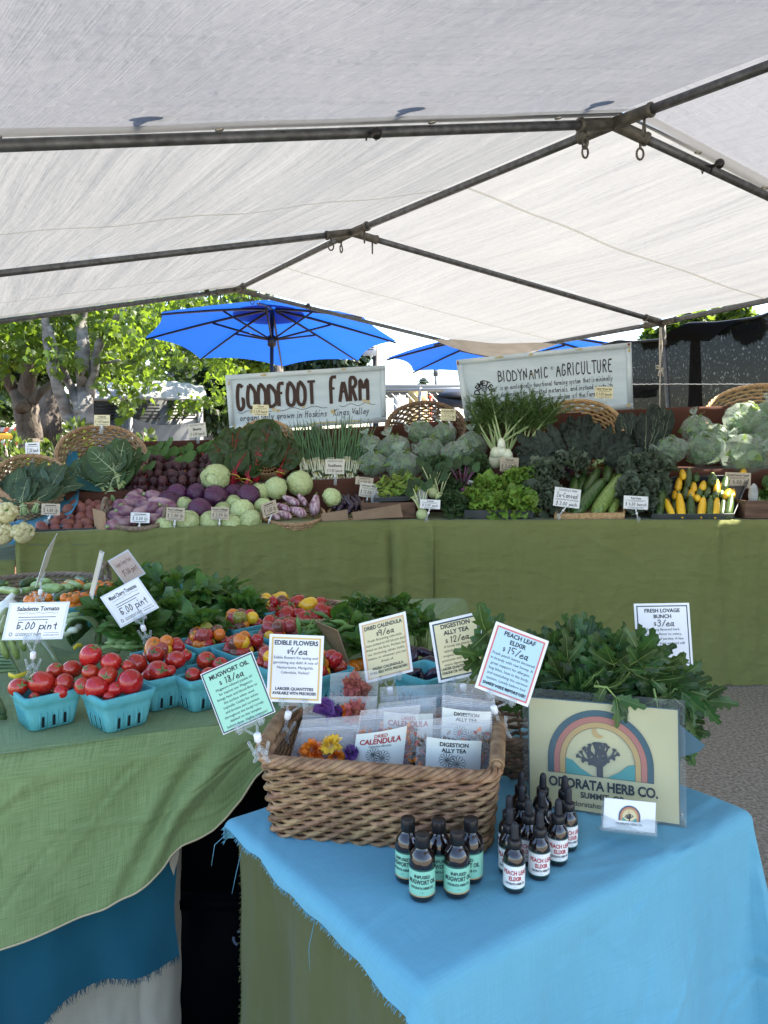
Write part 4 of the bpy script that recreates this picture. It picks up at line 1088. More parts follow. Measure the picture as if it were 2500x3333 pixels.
def back_card(px, py, w_, h, roll, off, mat, lines, label, clip=(0, 30), yaw=0, clabel=None):
    c = bk(px, py, off); k = mpp(c); W, H = w_ * k, h * k; r = R(roll); cy_, sy = math.cos(R(yaw)), math.sin(R(yaw))
    ex = V((math.cos(r) * cy_, sy, math.sin(r))).normalized(); ey = V((math.sin(r) * cy_, -.12, -math.cos(r))).normalized()
    W /= max(.4, cy_); O = c - ex * W / 2 - ey * H / 2
    f = Face(O, ex, ey, W, H)
    m = MB(); m.slab([f.p(0, H, 0), f.p(W, H, 0), f.p(W, 0, 0), f.p(0, 0, 0)], .0018)
    o = tag(m.build('price_card', mat, smooth=False), label, 'price card', 'price cards on the back display'); WL[o.name] = V((0, 0, 0))
    lm = MB()
    for kind, s, cx, cy2, hh, mw in lines:
        if kind == 'b': f.text(lm, s, cx, cy2, hh, mw, bold=.02)
        elif kind == 't': f.text(lm, s, cx, cy2, hh, mw)
        elif kind == 'h': f.text(lm, s, cx, cy2, hh, mw, pen=.95)
        elif kind == 'l': f.rect(lm, cx - mw / 2, cy2 - hh / 2, cx + mw / 2, cy2 + hh / 2)
    lm.build('lettering', 'ink', o, smooth=False)
    if clip:
        b = at(px + clip[0], py + h / 2 + clip[1], c.y + .012); clip_for(c + ey * (H / 2 - .002), b, clabel or ('clear clip holding the ' + label.split(' price')[0].split(' card')[0] + ' card'))
def std(title, price, farm=False):
    L_ = [('b', title, .5, .17, .15, .85), ('l', '', .5, .33, .02, .8), ('l', '', .5, .40, .02, .6), ('h', price, .5, .62, .24, .86), ('t', 'GOODFOOT FARM', .5, .88, .10, .75)]
    return L_
def nofoot(title, price): return [('t', 'GOODFOOT FARM', .5, .13, .12, .8), ('b', title, .5, .42, .19, .75), ('h', price, .5, .76, .20, .8)]
def plain(price): return [('l', '', .5, .16, .07, .6), ('l', '', .5, .30, .025, .8), ('h', price, .5, .58, .3, .8), ('l', '', .5, .87, .05, .7)]
CARDS = [
 (332, 1368, 51, 35, 0, .60, 'card_yellow', std('Collards', '$ 4.00 bunch'), 'yellow collards price card clipped on top of the collard basket', (0, 14)),
 (106, 1462, 47, 44, 3, .55, 'card_white', plain('$ 3.00 bunch'), 'small pale price card clipped above the leftmost basket', (0, 20)),
 (165, 1658, 60, 37, -2, .06, 'card_tan', plain('$ 4.00 lb'), 'tan price card in front of the red potatoes', (-12, 26)),
 (456, 1685, 62, 33, -2, .00, 'card_white', plain('$ 3.00 lb'), 'white price card on the purple turnip basket', (-6, 30)),
 (571, 1673, 60, 42, -3, -.01, 'card_tan', std('Red Cabbage', '$ 2.00 lb'), 'tan red cabbage price card beside the turnip basket handle', (-4, 34)),
 (716, 1671, 58, 40, -2, -.01, 'card_tan', std('Green Cabbage', '$ 2.00 lb'), 'tan green cabbage price card among the front cabbages', (-3, 36)),
 (878, 1656, 46, 45, 17, -.01, 'card_tan', plain('$ 4.00 lb'), 'tan price card turned sideways by the striped eggplants', (-8, 38), 35),
 (642, 1400, 58, 46, 6, .80, 'card_cream', nofoot('Beets', '$ 4.00 bunch'), 'cream beets price card standing above the beet greens', (4, 10)),
 (848, 1335, 52, 36, -2, .75, 'card_yellow', std('Chard', '$ 4.00 bunch'), 'yellow chard price card in front of the farm sign', (2, 20)),
 (1090, 1519, 62, 48, -1, .36, 'card_cream', nofoot('Scallions', '$ 2.00 bunch'), 'cream scallions price card in front of the scallion bulbs', (2, 24)),
 (1186, 1566, 58, 25, -6, .33, 'card_tan', plain('$ 6.00 lb'), 'low tan price card tucked behind the lettuce mix card', None),
 (1199, 1596, 58, 46, -8, .25, 'card_cream', std('Lettuce Mix', '$ 12.00 lb'), 'cream lettuce mix price card by the dark eggplants', (-6, 22)),
 (1459, 1350, 48, 38, -2, .70, 'card_yellow', std('Lettuce Mix', '$ 6.50 1/2 lb. bag'), 'yellow lettuce mix bag price card on the brown wicker basket', (10, 16)),
 (1658, 1512, 60, 46, -3, .38, 'card_tan', std('Fennel', '$ 3.00 lb'), 'tan fennel price card in front of the fennel bulbs', (0, 20)),
 (1547, 1587, 62, 40, -12, .20, 'card_white', std('Green Curly Kale', '$ 4.00 bunch'), 'white curly kale price card tilted beside the purple kohlrabi', None),
 (1618, 1625, 66, 42, -4, .10, 'card_tan', std('Escarole', '$ 3.00 ea'), 'tan escarole price card stuck in the escarole heads', (-10, 24)),
 (1400, 1641, 66, 30, -3, -.01, 'card_white', std('Kohlrabi', '$ 2.00 each'), 'white kohlrabi price card at the table edge', (-12, 36)),
 (1966, 1278, 58, 38, -2, .78, 'card_yellow', std('Lacinato "Dinosaur" Kale', '$ 4.00 bunch'), 'yellow lacinato kale price card in front of the biodynamic sign', (4, 16)),
 (1846, 1620, 86, 62, -7, .00, 'card_white', [('t', 'GOODFOOT FARM', .5, .12, .12, .7), ('h', 'Zu-Canoes!', .5, .38, .24, .8), ('h', 'a summer boat for your lunch!', .5, .60, .09, .85), ('h', '$ 2.00 each', .5, .82, .18, .8)], 'white giant zucchini price card in front of the huge zucchini', (-28, 30)),
 (2070, 1636, 80, 43, -3, -.01, 'card_white', std('Red Kale', '$ 4.00 bunch'), 'white red kale price card between the zucchini and the squash tray', (8, 36)),
 (2402, 1563, 84, 50, -2, .30, 'card_tan', std('Zucchini Summer Squash', '$ 4.00 lb'), 'tan summer squash price card at the right of the squash tray', (6, 36)),
]
for a in CARDS:
    back_card(*a[:9], clip=a[9], yaw=a[10] if len(a) > 10 else 0, clabel='clear clip under the ' + ' '.join(a[8].split()[:12]))
# ================================================================== baskets
M['wicker'] = pm('wicker', (.26, .16, .08), (.46, .31, .17), scale=60, rough=.6, bump=.3, bscale=120, isl=.2)
M['wicker_light'] = pm('wicker_light', (.40, .25, .11), (.60, .42, .22), scale=60, rough=.55, bump=.3, bscale=120, isl=.18)
M['wicker_dark'] = pm('wicker_dark', (.13, .08, .045), (.25, .165, .10), scale=60, rough=.6, bump=.3, bscale=120, isl=.25)
M['wicker_grey'] = pm('wicker_grey', (.17, .125, .085), (.30, .235, .17), scale=60, rough=.7, bump=.3, bscale=120, isl=.2)
def round_basket(label, c, rx, ry, depth, nrm, mat, rows=10, rim=.011, handles=False, flare=.72, ns=26, group='wicker baskets on the back display'):
    """bowl basket: rim ellipse rx, ry about c, opening along nrm"""
    t = thing('wicker_basket', label, 'basket', c, group)
    z = V(nrm).normalized(); x = V((1, 0, 0)); x = (x - z * x.dot(z)).normalized(); y = z.cross(x)
    def P(a, k, dr=0):                        # k: 0 rim .. 1 bottom
        s = lerp(1, flare, k ** 1.6) if k < .85 else lerp(1, flare, .77) * (1 - (k - .85) / .15 * .9)
        return c + x * ((rx * s + dr) * math.cos(a)) + y * ((ry * s + dr) * math.sin(a)) - z * (depth * min(1, k / .9))
    m = MB(); n = ns * 4
    for i in range(rows):
        k = (i + .5) / rows * .86
        for s in (0, 1) if rows < 7 else (0,):
            m.tube([P(6.2832 * q / n, k, .0055 * math.sin(q * math.pi / 2 * 1.0 + i * math.pi + s * math.pi)) for q in range(n)], depth / rows * .36, 5, closed=True, flat=.75)
    for q in range(3): m.tube([P(6.2832 * j / 40, .90 + q * .03, 0) for j in range(40)], depth / rows * .5, 5, closed=True)
    for q in range(ns):
        a = 6.2832 * q / ns; m.tube([P(a, k) for k in (0, .2, .45, .7, .86, .99)], .003, 4)
    m.build('weave', mat, t)
    r = MB()
    for s in range(4):
        r.tube([P(6.2832 * j / 120, 0, rim * .62 * math.cos(j * 6.2832 / 120 * 14 + s * 1.571)) + z * (rim * .62 * math.sin(j * 6.2832 / 120 * 14 + s * 1.571)) for j in range(120)], rim * .52, 6, closed=True)
    r.build('rim', mat, t)
    if handles:
        for sg in (-1, 1):
            h = MB()
            for s in range(3):
                h.tube([P(0 if sg > 0 else math.pi, 0) + y * (.045 * math.cos(a)) + z * (.07 * math.sin(a)) + z * (.005 * math.cos(a * 9 + s * 2.1)) + x * (.005 * math.sin(a * 9 + s * 2.1)) for a in [math.pi * q / 24 for q in range(25)]], .006, 6)
            h.build('handle', mat, t)
    return t
def bkt(px, py, rxp, ryp, off, label, mat, dep=.5, rows=10, rim=.011, **k):
    c = bk(px, py, off); s = mpp(c); v = (CAM - c).normalized()
    q = max(.05, min(.99, ryp / rxp)); a = math.acos(q)
    n = (v * math.cos(a) + v.cross(V((1, 0, 0))).normalized() * math.sin(a) * (-1)); 
    if n.z < 0: n = v * math.cos(a) + v.cross(V((1, 0, 0))).normalized() * math.sin(a)
    return round_basket(label, c, rxp * s, rxp * s, rxp * s * dep * 2, n, mat, rows, rim, **k)
bkt(104, 1557, 108, 76, .42, 'small tan wicker basket of broccoli greens tipped forward at the far left', 'wicker', .55)
bkt(332, 1482, 138, 98, .62, 'large tan wicker basket tipped forward full of collard leaves', 'wicker', .5)
bkt(866, 1456, 103, 88, .74, 'tan wicker basket standing behind the chard leaves', 'wicker_light', .4)
bkt(1385, 1392, 128, 84, .80, 'dark brown wicker basket lying behind the bagged lettuce', 'wicker_dark', .55, rows=13, rim=.013)
bkt(1880, 1392, 140, 90, .70, 'tan wicker basket tipped forward full of dark lacinato kale', 'wicker_light', .5, rim=.012)
bkt(2478, 1348, 168, 98, .85, 'broad golden wicker basket at the right edge behind the bagged greens', 'wicker_light', .5, rows=12, rim=.013)
bkt(441, 1678, 98, 42, .12, 'shallow grey wicker basket with two loop handles holding purple turnips', 'wicker_grey', .25, rows=5, rim=.011, handles=True)
bkt(952, 1672, 104, 34, .13, 'shallow tan wicker basket under the striped eggplants', 'wicker', .2, rows=5, rim=.009)
bkt(1140, 1668, 70, 24, .16, 'shallow tan wicker basket under the dark purple eggplants', 'wicker', .2, rows=5, rim=.009)
# ================================================================== vegetables
def vmat(n_, c, c2, sc_=12, rough=.4, bump=.15, bs=40, objv=.12, stretch=(1, 1, 1), spec=.5, coat=0, detail=4): M[n_] = pm(n_, c, c2, sc_, rough, bump, bs, objv=objv, stretch=stretch, spec=spec, coat=coat, detail=detail, bdist=.004)
vmat('potato', (.17, .045, .035), (.24, .085, .06), 25, .6, .3, 60)
vmat('turnip', (.15, .035, .095), (.40, .26, .28), 26, .45, .15, 30, .25)
vmat('red_cab', (.055, .012, .045), (.11, .025, .085), 9, .38, .4, 22, .3)
vmat('green_cab', (.38, .47, .17), (.55, .62, .33), 8, .45, .5, 20, .10)
vmat('green_cab_vein', (.58, .66, .42), (.66, .72, .5), 10); vmat('red_cab_vein', (.15, .05, .12), (.20, .08, .16), 10)
vmat('eggplant_str', (.20, .05, .12), (.62, .48, .50), 26, .3, .05, 30, .1, (3, 3, .4))
vmat('eggplant', (.012, .006, .014), (.03, .012, .032), 8, .18, 0, 30, .3, spec=.6)
vmat('calyx', (.09, .13, .03), (.16, .20, .06), 20, .6)
vmat('beet', (.030, .008, .012), (.075, .022, .028), 18, .6, .4, 40, .3)
vmat('zuke', (.020, .05, .012), (.07, .13, .03), 30, .35, .1, 40, .25, (4, 4, .3))
vmat('zuke_pale', (.10, .17, .03), (.22, .30, .08), 30, .35, .1, 40, .2, (4, 4, .3))
vmat('squash_y', (.72, .40, .012), (.85, .52, .03), 9, .35, .1, 30, .08)
vmat('stem_green', (.14, .22, .05), (.24, .33, .10), 30, .5)
vmat('stem_white', (.62, .66, .46), (.72, .74, .60), 20, .4)
vmat('stem_pale', (.24, .34, .13), (.38, .46, .22), 20, .45)
vmat('stem_red', (.30, .012, .02), (.45, .03, .04), 15, .35)
vmat('kohl', (.42, .50, .22), (.55, .60, .34), 10, .4)
vmat('kohl_p', (.10, .02, .08), (.16, .04, .12), 10, .4)
vmat('cauli', (.52, .46, .22), (.66, .60, .34), 60, .8, .9, 110)
vmat('scal_g', (.05, .12, .045), (.10, .20, .08), 20, .4)
vmat('band', (.55, .42, .05), (.65, .5, .08), 20, .5)
def lmat(n_, c, tc, v=.25, tr=.3, rough=.5, spec=.4): M[n_] = pm(n_, c, tuple(x * 1.35 for x in c), 14, rough, .25, 40, transl=tr, tc=tc, isl=v, spec=spec, bdist=.003)
lmat('collard', (.045, .088, .030), (.12, .22, .05))
lmat('broc', (.045, .082, .040), (.12, .20, .06))
lmat('chard', (.034, .066, .018), (.10, .18, .03), rough=.4)
lmat('beetleaf', (.06, .13, .03), (.18, .30, .06))
lmat('lacinato', (.032, .046, .034), (.05, .08, .04), .4, rough=.55)
lmat('curly', (.034, .072, .024), (.09, .17, .04), .35)
lmat('escarole', (.15, .27, .04), (.34, .50, .08), .35)
lmat('saladmix', (.20, .30, .05), (.42, .55, .12), .35)
lmat('redkale', (.085, .115, .078), (.16, .22, .12), .5)
lmat('frond', (.045, .10, .02), (.14, .26, .04), .3)
lmat('basil', (.050, .118, .022), (.17, .32, .04), .35, rough=.4)
lmat('lovage', (.032, .075, .020), (.12, .22, .035), .45, rough=.4)
M['vein_pale'] = pm('vein_pale', (.42, .52, .30), rough=.5)
def veined(mb, vb, p0, d, n, L, W, r, side=4, nu=8, nv=3, **k):
    o = len(mb.v); leaf(mb, p0, d, n, L, W, nu=nu, nv=nv, **k); m = 2 * nv + 1; nn = V(n).normalized() * .003
    g = lambda i, j: V(mb.v[o + i * m + j])
    vb.tube([g(i, nv) + nn for i in range(nu)], [r * (1 - .8 * i / nu) for i in range(nu)], 5)
    for q in range(1, side + 1):
        i = int(q * (nu - 2) / (side + .5)) + 0
        for s in (1, -1):
            pts = [g(min(nu, i + (1 if q2 > 1 else 0)), nv + s * q2) + nn for q2 in range(nv)]
            if len(pts) > 1: vb.tube(pts, [r * .45 * (1 - .3 * z) for z in range(len(pts))], 4)
def bunch(name, label, cat, group, base, axis, nrm, n, L, W, spread, lm_, sm_, stem=.08, sr=.004, band=None, side=0, vm='vein_pale', vr=.0025, lift=(-.05, .3), nu=8, nv=3, jit=.1, stem_spread=.25, **k):
    base, axis, nrm = V(base), V(axis).normalized(), V(nrm).normalized(); nrm = (nrm - axis * nrm.dot(axis)).normalized()
    t = thing(name, label, cat, base, group)
    lb, vb, sb = MB(), MB(), MB()
    for i in range(n):
        a = spread * ((i + .5) / n - .5) + rnd(-jit, jit); lay = rnd(0, 1)
        d = Matrix.Rotation(a, 3, nrm) @ axis + nrm * rnd(*lift); p = base + nrm * (.004 + .02 * lay * (L / .3)) + d * (.02 * L) + axis.cross(nrm) * rnd(-.01, .01)
        Li, Wi = L * rnd(.78, 1.08), W * rnd(.8, 1.1)
        if vr: veined(lb, vb, p, d, nrm + rdir() * .25, Li, Wi, vr, side, nu, nv, **k)
        else: leaf(lb, p, d, nrm + rdir() * .3, Li, Wi, nu=nu, nv=nv, **k)
        if stem:
            e = base - (Matrix.Rotation(a * stem_spread, 3, nrm) @ axis) * (stem * rnd(.85, 1.1)) + nrm * (.012 * lay) + axis.cross(nrm) * rnd(-1, 1) * sr * 2.5 * (1 if stem_spread else 1)
            sb.tube([p + d * L * .05, base + nrm * .008 * lay + axis.cross(nrm) * rnd(-1, 1) * sr * 2, e], [sr * .8, sr, sr * 1.1], 6)
    lb.build('leaves', lm_, t)
    if vr: vb.build('midribs', vm, t)
    if stem: sb.build('stems', sm_, t)
    if band:
        b = MB(); x = axis.cross(nrm); c = base - axis * stem * .25 + nrm * .006
        b.tube([c + x * (sr * 4.2 * math.cos(q * .524)) + nrm * (sr * 3.6 * math.sin(q * .524)) for q in range(12)], .0035, 5, closed=True); b.build('band', band, t)
    return t
IN = V((0, -1, .35))                          # towards the viewer and up
def px_dir(dx, dy, dz=0): return V((dx, dz, -dy))
# broccoli greens and collards
for i, (px, py, dx, dy, of) in enumerate(((75, 1640, -20, -60, .30), (125, 1632, 15, -60, .31), (165, 1600, 30, -70, .35), (60, 1610, -50, -50, .36), (110, 1590, -10, -70, .40))):
    bunch('greens_bunch', 'bunch of dark broccoli greens in the leftmost basket', 'greens', 'broccoli greens in the leftmost basket', bk(px, py, of), px_dir(dx, dy, 20), IN, 11, .16, .075, 1.9, 'broc', 'stem_pale', .06, .004, 'vein_pale', 2, vr=.0012, bend=.7, ruf=.10, nu=6, nv=2)
for i, (px, py, dx, dy, of, nm) in enumerate(((318, 1572, -40, -70, .46, 'lower left'), (362, 1590, -10, -80, .44, 'lowest'), (380, 1545, -40, -80, .42, 'central'), (405, 1545, 14, -70, .47, 'right hand'))):
    bunch('collard_bunch', 'banded collard bunch, %s one in its basket' % nm, 'collards', 'collard bunches in the basket', bk(px, py, of), px_dir(dx, dy, 18), IN, 9, .19 if i < 3 else .15, .14 if i < 3 else .11, 1.7 if i < 3 else 1.1, 'collard', 'stem_pale', .075, .006, 'vein_pale', 4, vr=.0032, bend=.5, fold=.12, ruf=.06, rf=2, prof='round', lift=(0, .35))
# beets
def beet_proto():
    t = thing('beet_bunch', 'bunch', 'beets', (0, 0, 0), 'beet bunches on the brown step')
    for i in range(6):
        b = MB(); c = V(((i % 3 - 1) * .05 + rnd(-.008, .008), rnd(-.01, .01), (i // 3) * .045 + rnd(-.006, .006))); r = rnd(.024, .030)
        b.ball(c, r, 12, 9, lambda d: 1 + .06 * nz(d.x * 3 + i, d.y * 3, d.z * 3)); b.tube([c + V((0, -r * .9, -.0)), c + V((rnd(-.02, .02), -r * 1.6, -.02)), c + V((rnd(-.03, .03), -r * 2.0, -.045))], [.006, .002, .0008], 5)
        b.build('root', 'beet', t, local=True)
    s, l = MB(), MB()
    for i in range(9):
        e = V((rnd(-.03, .03), .11, .05 + rnd(0, .03))); s.tube([V((rnd(-.05, .05), .015, .03)), V((rnd(-.01, .01), .07, .035)), e], .003, 5)
        leaf(l, e, V((rnd(-.8, .8), .5, rnd(.5, 1.2))), V((rnd(-.4, .4), -1, .3)), rnd(.06, .09), rnd(.045, .065), bend=rnd(.2, 1.2), ruf=.12, nu=6, nv=2)
    s.build('stems', 'stem_red', t, local=True); l.build('leaves', 'beetleaf', t, local=True)
    b = MB(); b.tube([V((.016 * math.cos(q * .524), .07, .035 + .014 * math.sin(q * .524))) for q in range(12)], .004, 5, closed=True); b.build('band', 'band', t, local=True)
    return freeze(t)
bp_ = beet_proto()
for row, (py, xs, of) in enumerate(((1592, range(440, 690, 62), .45), (1568, range(420, 700, 58), .52), (1542, range(436, 700, 56), .60), (1522, range(455, 712, 50), .68))):
    for px in xs: place(bp_, bk(px + rnd(-8, 8), py + rnd(-4, 4), of), (rnd(-.2, .3), 0, rnd(-.4, .4)), rnd(.92, 1.08), 'dark beet bunch with tangled root tails in the beet heap on the brown step')
# chard
for px, py, dx, dy, n, L, W, of, sp, nm in ((760, 1525, -22, -80, 6, .235, .17, .55, .9, 'left of the wicker basket'), (838, 1520, 8, -100, 7, .27, .19, .50, .75, 'largest, with one red midrib facing out'), (915, 1530, 20, -80, 6, .225, .16, .54, .8, 'right hand one beside the scallions')):
    bunch('chard_bunch', 'red stemmed chard bunch, ' + nm, 'chard', 'chard bunches on the brown step', bk(px, py, of), px_dir(dx, dy, 25), IN, n, L, W, sp, 'chard', 'stem_red', .085, .007, 'band', 2, vm='stem_red', vr=.004, bend=.25, fold=.1, ruf=.05, rf=3, puck=.16, nu=14, nv=5, prof='round', lift=(-.05, .2))
for px, py, nm in ((765, 1560, 'below the left leaves'), (805, 1575, 'lying low beside the central stems')):
    bunch('chard_bunch', 'red chard stems, ' + nm, 'chard', 'chard bunches on the brown step', bk(px, py - 20, .47), px_dir(12, -60, 30), IN, 6, .15, .10, .8, 'chard', 'stem_red', .09, .008, 'band', 0, vm='stem_red', vr=.004, bend=.3, puck=.12, nu=8, nv=3)
# scallions
def scallion_proto():
    t = thing('scallion_bunch', 'b', 'scallions', (0, 0, 0), 'scallion bunches on the brown step'); g, w_, r = MB(), MB(), MB()
    for i in range(9):
        a = rnd(-.16, .16); b = V((rnd(-.022, .022), rnd(-.012, .012), 0)); d = V((a, rnd(.05, .3), 1)).normalized()
        w_.ball(b, .0075, 8, 6, sq=(1, 1, 1.15)); w_.tube([b, b + d * .03, b + d * .075], [.0065, .0045, .004], 6)
        for q in range(2):
            d2 = (d + V((rnd(-.14, .14), rnd(-.05, .1), 0))).normalized(); h = rnd(.13, .24); g.tube([b + d * .06, b + d * .09, b + d * .09 + d2 * h * .6, b + d * .09 + d2 * h + V((rnd(-.01, .01), .015, 0))], [.004, .004, .0042, .0012], 5)
        for q in range(5): r.tube([b - V((0, 0, .006)), b + V((rnd(-.008, .008), rnd(-.012, .004), -.02))], [.0008, .0003], 3)
    w_.build('bulbs', 'stem_white', t, local=True); g.build('leaves', 'scal_g', t, local=True); r.build('roots', 'stem_pale', t, local=True)
    b = MB(); b.tube([V((.02 * math.cos(q * .524), .012 + .012 * math.sin(q * .524), .055)) for q in range(12)], .0022, 5, closed=True); b.build('band', 'band', t, local=True)
    return freeze(t)
sp_ = scallion_proto()
for i in range(9): place(sp_, bk(990 + i * 23, 1528 + (i % 2) * 8, .62), (R(-8), R(lerp(-16, 14, i / 8)), rnd(-.3, .3)), rnd(.95, 1.12), 'upright scallion bunch with long green leaves in the scallion row')
for i in range(8): place(sp_, bk(985 + i * 26, 1556 + (i % 2) * 10, .52), (R(-62), R(rnd(-12, 12)), rnd(-.5, .5)), rnd(.9, 1.05), 'scallion bunch lying with white bulbs forward in the scallion row')
# bagged greens
def bag_mat():
    m = pm('bag', (.50, .66, .56), (.66, .78, .70), 18, .18, 1.0, 15, transl=.45, alpha=.33, spec=1.0, stretch=(1, 1, .5), bdist=.012); M['bag'] = m
bag_mat()
def bag_proto(k, dirk, sq):
    t = thing('produce_bag', 'b', 'bag', (0, 0, 0), 'tied plastic bags of greens'); m = MB(); kn = V(dirk).normalized(); x = kn.orthogonal().normalized(); y = kn.cross(x)
    rings = [(.08, -1.0), (.55, -.92), (.85, -.66), (1.0, -.25), (1.02, .15), (.9, .5), (.62, .8), (.3, 1.0), (.13, 1.12), (.10, 1.18), (.2, 1.3), (.36, 1.5), (.42, 1.62)]; n = 44
    def P(i, a):
        r, z = rings[i]; cr = .16 * max(0, z - .1) / 1.1 if z < 1.1 else .3
        rr = r * (1 + cr * math.sin(a * 9 + k * 2 + .6 * math.sin(a * 2)) + (.07 + .05 * z) * nz(math.cos(a) * 2 + k, math.sin(a) * 2, z * 2 + k) + .035 * nz(math.cos(a) * 7, math.sin(a) * 7, z * 7 + k))
        v = x * (rr * math.cos(a)) + y * (rr * math.sin(a) * (1 if z < 1.15 else .5)) + kn * (z * .92)
        return V((v.x * sq[0], v.y * sq[1], v.z * sq[2])) * .1
    vs = [P(i, 6.2832 * q / n) for i in range(len(rings)) for q in range(n)]
    m.add(vs, [(i * n + q, i * n + (q + 1) % n, (i + 1) * n + (q + 1) % n, (i + 1) * n + q) for i in range(len(rings) - 1) for q in range(n)])
    m.build('film', 'bag', t, local=True)
    l = MB()
    for _ in range(60):
        d = rdir(); p = V((d.x * sq[0], d.y * sq[1], d.z * sq[2])) * (.1 * rnd(.3, .78)); leaf(l, p, rdir(), d, rnd(.05, .09), rnd(.025, .05), bend=rnd(0, 1), ruf=.15, nu=4, nv=1)
    l.build('greens', 'baggreen', t, local=True)
    return freeze(t)
lmat('baggreen', (.11, .19, .05), (.26, .38, .10), .6)
bags = [bag_proto(1, (-.25, -.3, 1), (1.1, .9, 1)), bag_proto(4, (-1, -.6, .25), (1.0, 1, .9)), bag_proto(7, (.2, -1, .35), (1.15, 1, .95))]
for px, py, r, of, v, nm in ((1203, 1448, 36, .66, 0, 'pale bag leaning behind the two stacked at the left end'), (1214, 1510, 43, .52, 0, 'bag at the lower left beside the scallions'), (1282, 1462, 50, .60, 0, 'upright bag with a tall twisted neck'), (1312, 1515, 53, .46, 0, 'round bag lowest in front of the dark basket'),
        (1368, 1406, 44, .76, 1, 'bag deepest inside the dark basket'), (1444, 1415, 40, .74, 0, 'bag at the right inside the dark basket'), (1396, 1468, 50, .58, 1, 'middle bag in front of the dark basket'), (1488, 1480, 50, .50, 2, 'bag with a flat starry knot above the curly kale'), (1537, 1450, 48, .64, 0, 'bag beside the fennel stalks'),
        (2180, 1466, 52, .50, 1, 'leftmost bag beside the tall lacinato bunch'), (2268, 1396, 48, .66, 0, 'bag with an upright neck under the black netting'), (2293, 1460, 64, .50, 1, 'bag with its neck pointing left above the squash'), (2428, 1480, 74, .48, 2, 'large round knotted bag above the squash price card'),
        (2422, 1368, 66, .66, 1, 'bag sitting in the mouth of the golden basket'), (2505, 1350, 50, .72, 0, 'bag cut by the right edge, higher one'), (2510, 1420, 50, .58, 2, 'bag cut by the right edge, lower one'), (2330, 1425, 50, .62, 2, 'bag half hidden behind the one with its neck pointing left')):
    c = bk(px, py, of); place(bags[v], c, (rnd(-.1, .1), rnd(-.15, .15), rnd(-.3, .3)), r * mpp(c) * 9.6, 'tied plastic bag of greens, ' + nm)
# fennel
def fennel(px, py, tips, label, s=1.0):
    c = bk(px, py, .46); t = thing('fennel', label, 'fennel', c, 'fennel bulbs on the brown step'); b, st, fr = MB(), MB(), MB()
    b.ball(c, .040 * s, 14, 10, lambda d: 1 + .05 * math.cos(5 * math.atan2(d.y, d.x)), sq=(1, .75, 1.15)); b.tube([c + V((0, 0, .02)), c + V((0, 0, .055)), c + V((0, .01, .075))], [.034 * s, .028 * s, .018 * s], 10); b.build('bulb', 'stem_white', t)
    for x, y in tips:
        e = bk(x, y + 26, .62 + rnd(-.06, .1)); p0 = c + V((rnd(-.015, .015), .01, .05)); mid = p0.lerp(e, .5) + V((rnd(-.01, .01), .0, .01)); st.tube([p0, p0.lerp(mid, .5), mid, mid.lerp(e, .5), e], [.008, .0065, .005, .0035, .0015], 6)
        for q in range(9):
            b0 = mid.lerp(e, q / 9 * 1.0); 
            for w_ in range(3):
                d = (e - p0).normalized() * .5 + V((rnd(-1, 1), rnd(-.8, .8), rnd(-.1, .9))); d.normalize(); L_ = rnd(.05, .12); tip = b0 + d * L_; st.tube([b0, tip], [.0016, .0005], 3, cap=False)
                for z in range(62):
                    k = rnd(.15, 1); a = b0.lerp(tip, k); dd = (d + rdir() * 1.1).normalized() * rnd(.012, .034); sd = dd.cross(rdir()).normalized() * .0011
                    fr.add([a - sd, a + sd, a + dd], [(0, 1, 2)])
    st.build('stalks', 'stem_pale', t); fr.build('fronds', 'frond', t)
fennel(1612, 1500, [(1560, 1290), (1590, 1330), (1545, 1350), (1620, 1300), (1530, 1300), (1640, 1360)], 'fennel bulb nearest the bagged lettuce, with tall feathery fronds', 1.05)
fennel(1652, 1506, [(1660, 1290), (1690, 1310), (1640, 1280), (1720, 1340), (1740, 1300), (1670, 1350)], 'fennel bulb behind the fennel price card', 1.05)
fennel(1700, 1498, [(1720, 1290), (1760, 1280), (1800, 1300), (1780, 1350), (1820, 1290), (1700, 1330)], 'fennel bulb nearest the lacinato kale basket', .9)
fennel(1632, 1470, [(1600, 1275), (1700, 1270), (1550, 1330), (1780, 1330), (1840, 1310), (1575, 1280), (1750, 1275)], 'fennel plant half hidden at the back of the fennel', .8)
# lacinato kale
for px, py, dx, dy, of, n, nm in ((1800, 1500, -110, -10, .42, 8, 'spreading left'), (1840, 1505, -80, -60, .43, 9, 'spreading up left'), (1900, 1510, -10, -110, .43, 9, 'standing straight up in the middle'), (1940, 1505, 60, -80, .43, 8, 'spreading up right'), (1960, 1500, 110, -30, .42, 8, 'spreading right'), (1885, 1480, 0, -110, .58, 10, 'at the back inside the basket')):
    bunch('lacinato_bunch', 'dark crinkled lacinato kale bunch in the basket, %s' % nm, 'kale', 'lacinato kale bunches', bk(px, py, of), px_dir(dx, dy, 16), IN, n + 3, .25, .078, 1.0, 'lacinato', 'stem_pale', .03, .004, None, 0, vr=0, bend=.35, fold=-.5, ruf=.12, rf=6, puck=.4, nu=18, nv=3, prof='strap', lift=(-.1, .3))
for px, py, dy, of, nm in ((2035, 1480, -130, .62, 'upright behind the basket rim'), (2100, 1490, -140, .56, 'upright beside the bagged greens'), (2150, 1450, -100, .68, 'partly behind the left bag')):
    bunch('lacinato_bunch', 'dark lacinato kale bunch standing ' + nm, 'kale', 'lacinato kale bunches', bk(px, py, of), px_dir(8, dy, 30), IN, 12, .26, .085, .6, 'lacinato', 'stem_pale', .03, .004, None, 0, vr=.0013, bend=.25, fold=-.3, ruf=.07, rf=5, puck=.3, nu=16, nv=3, prof='strap')
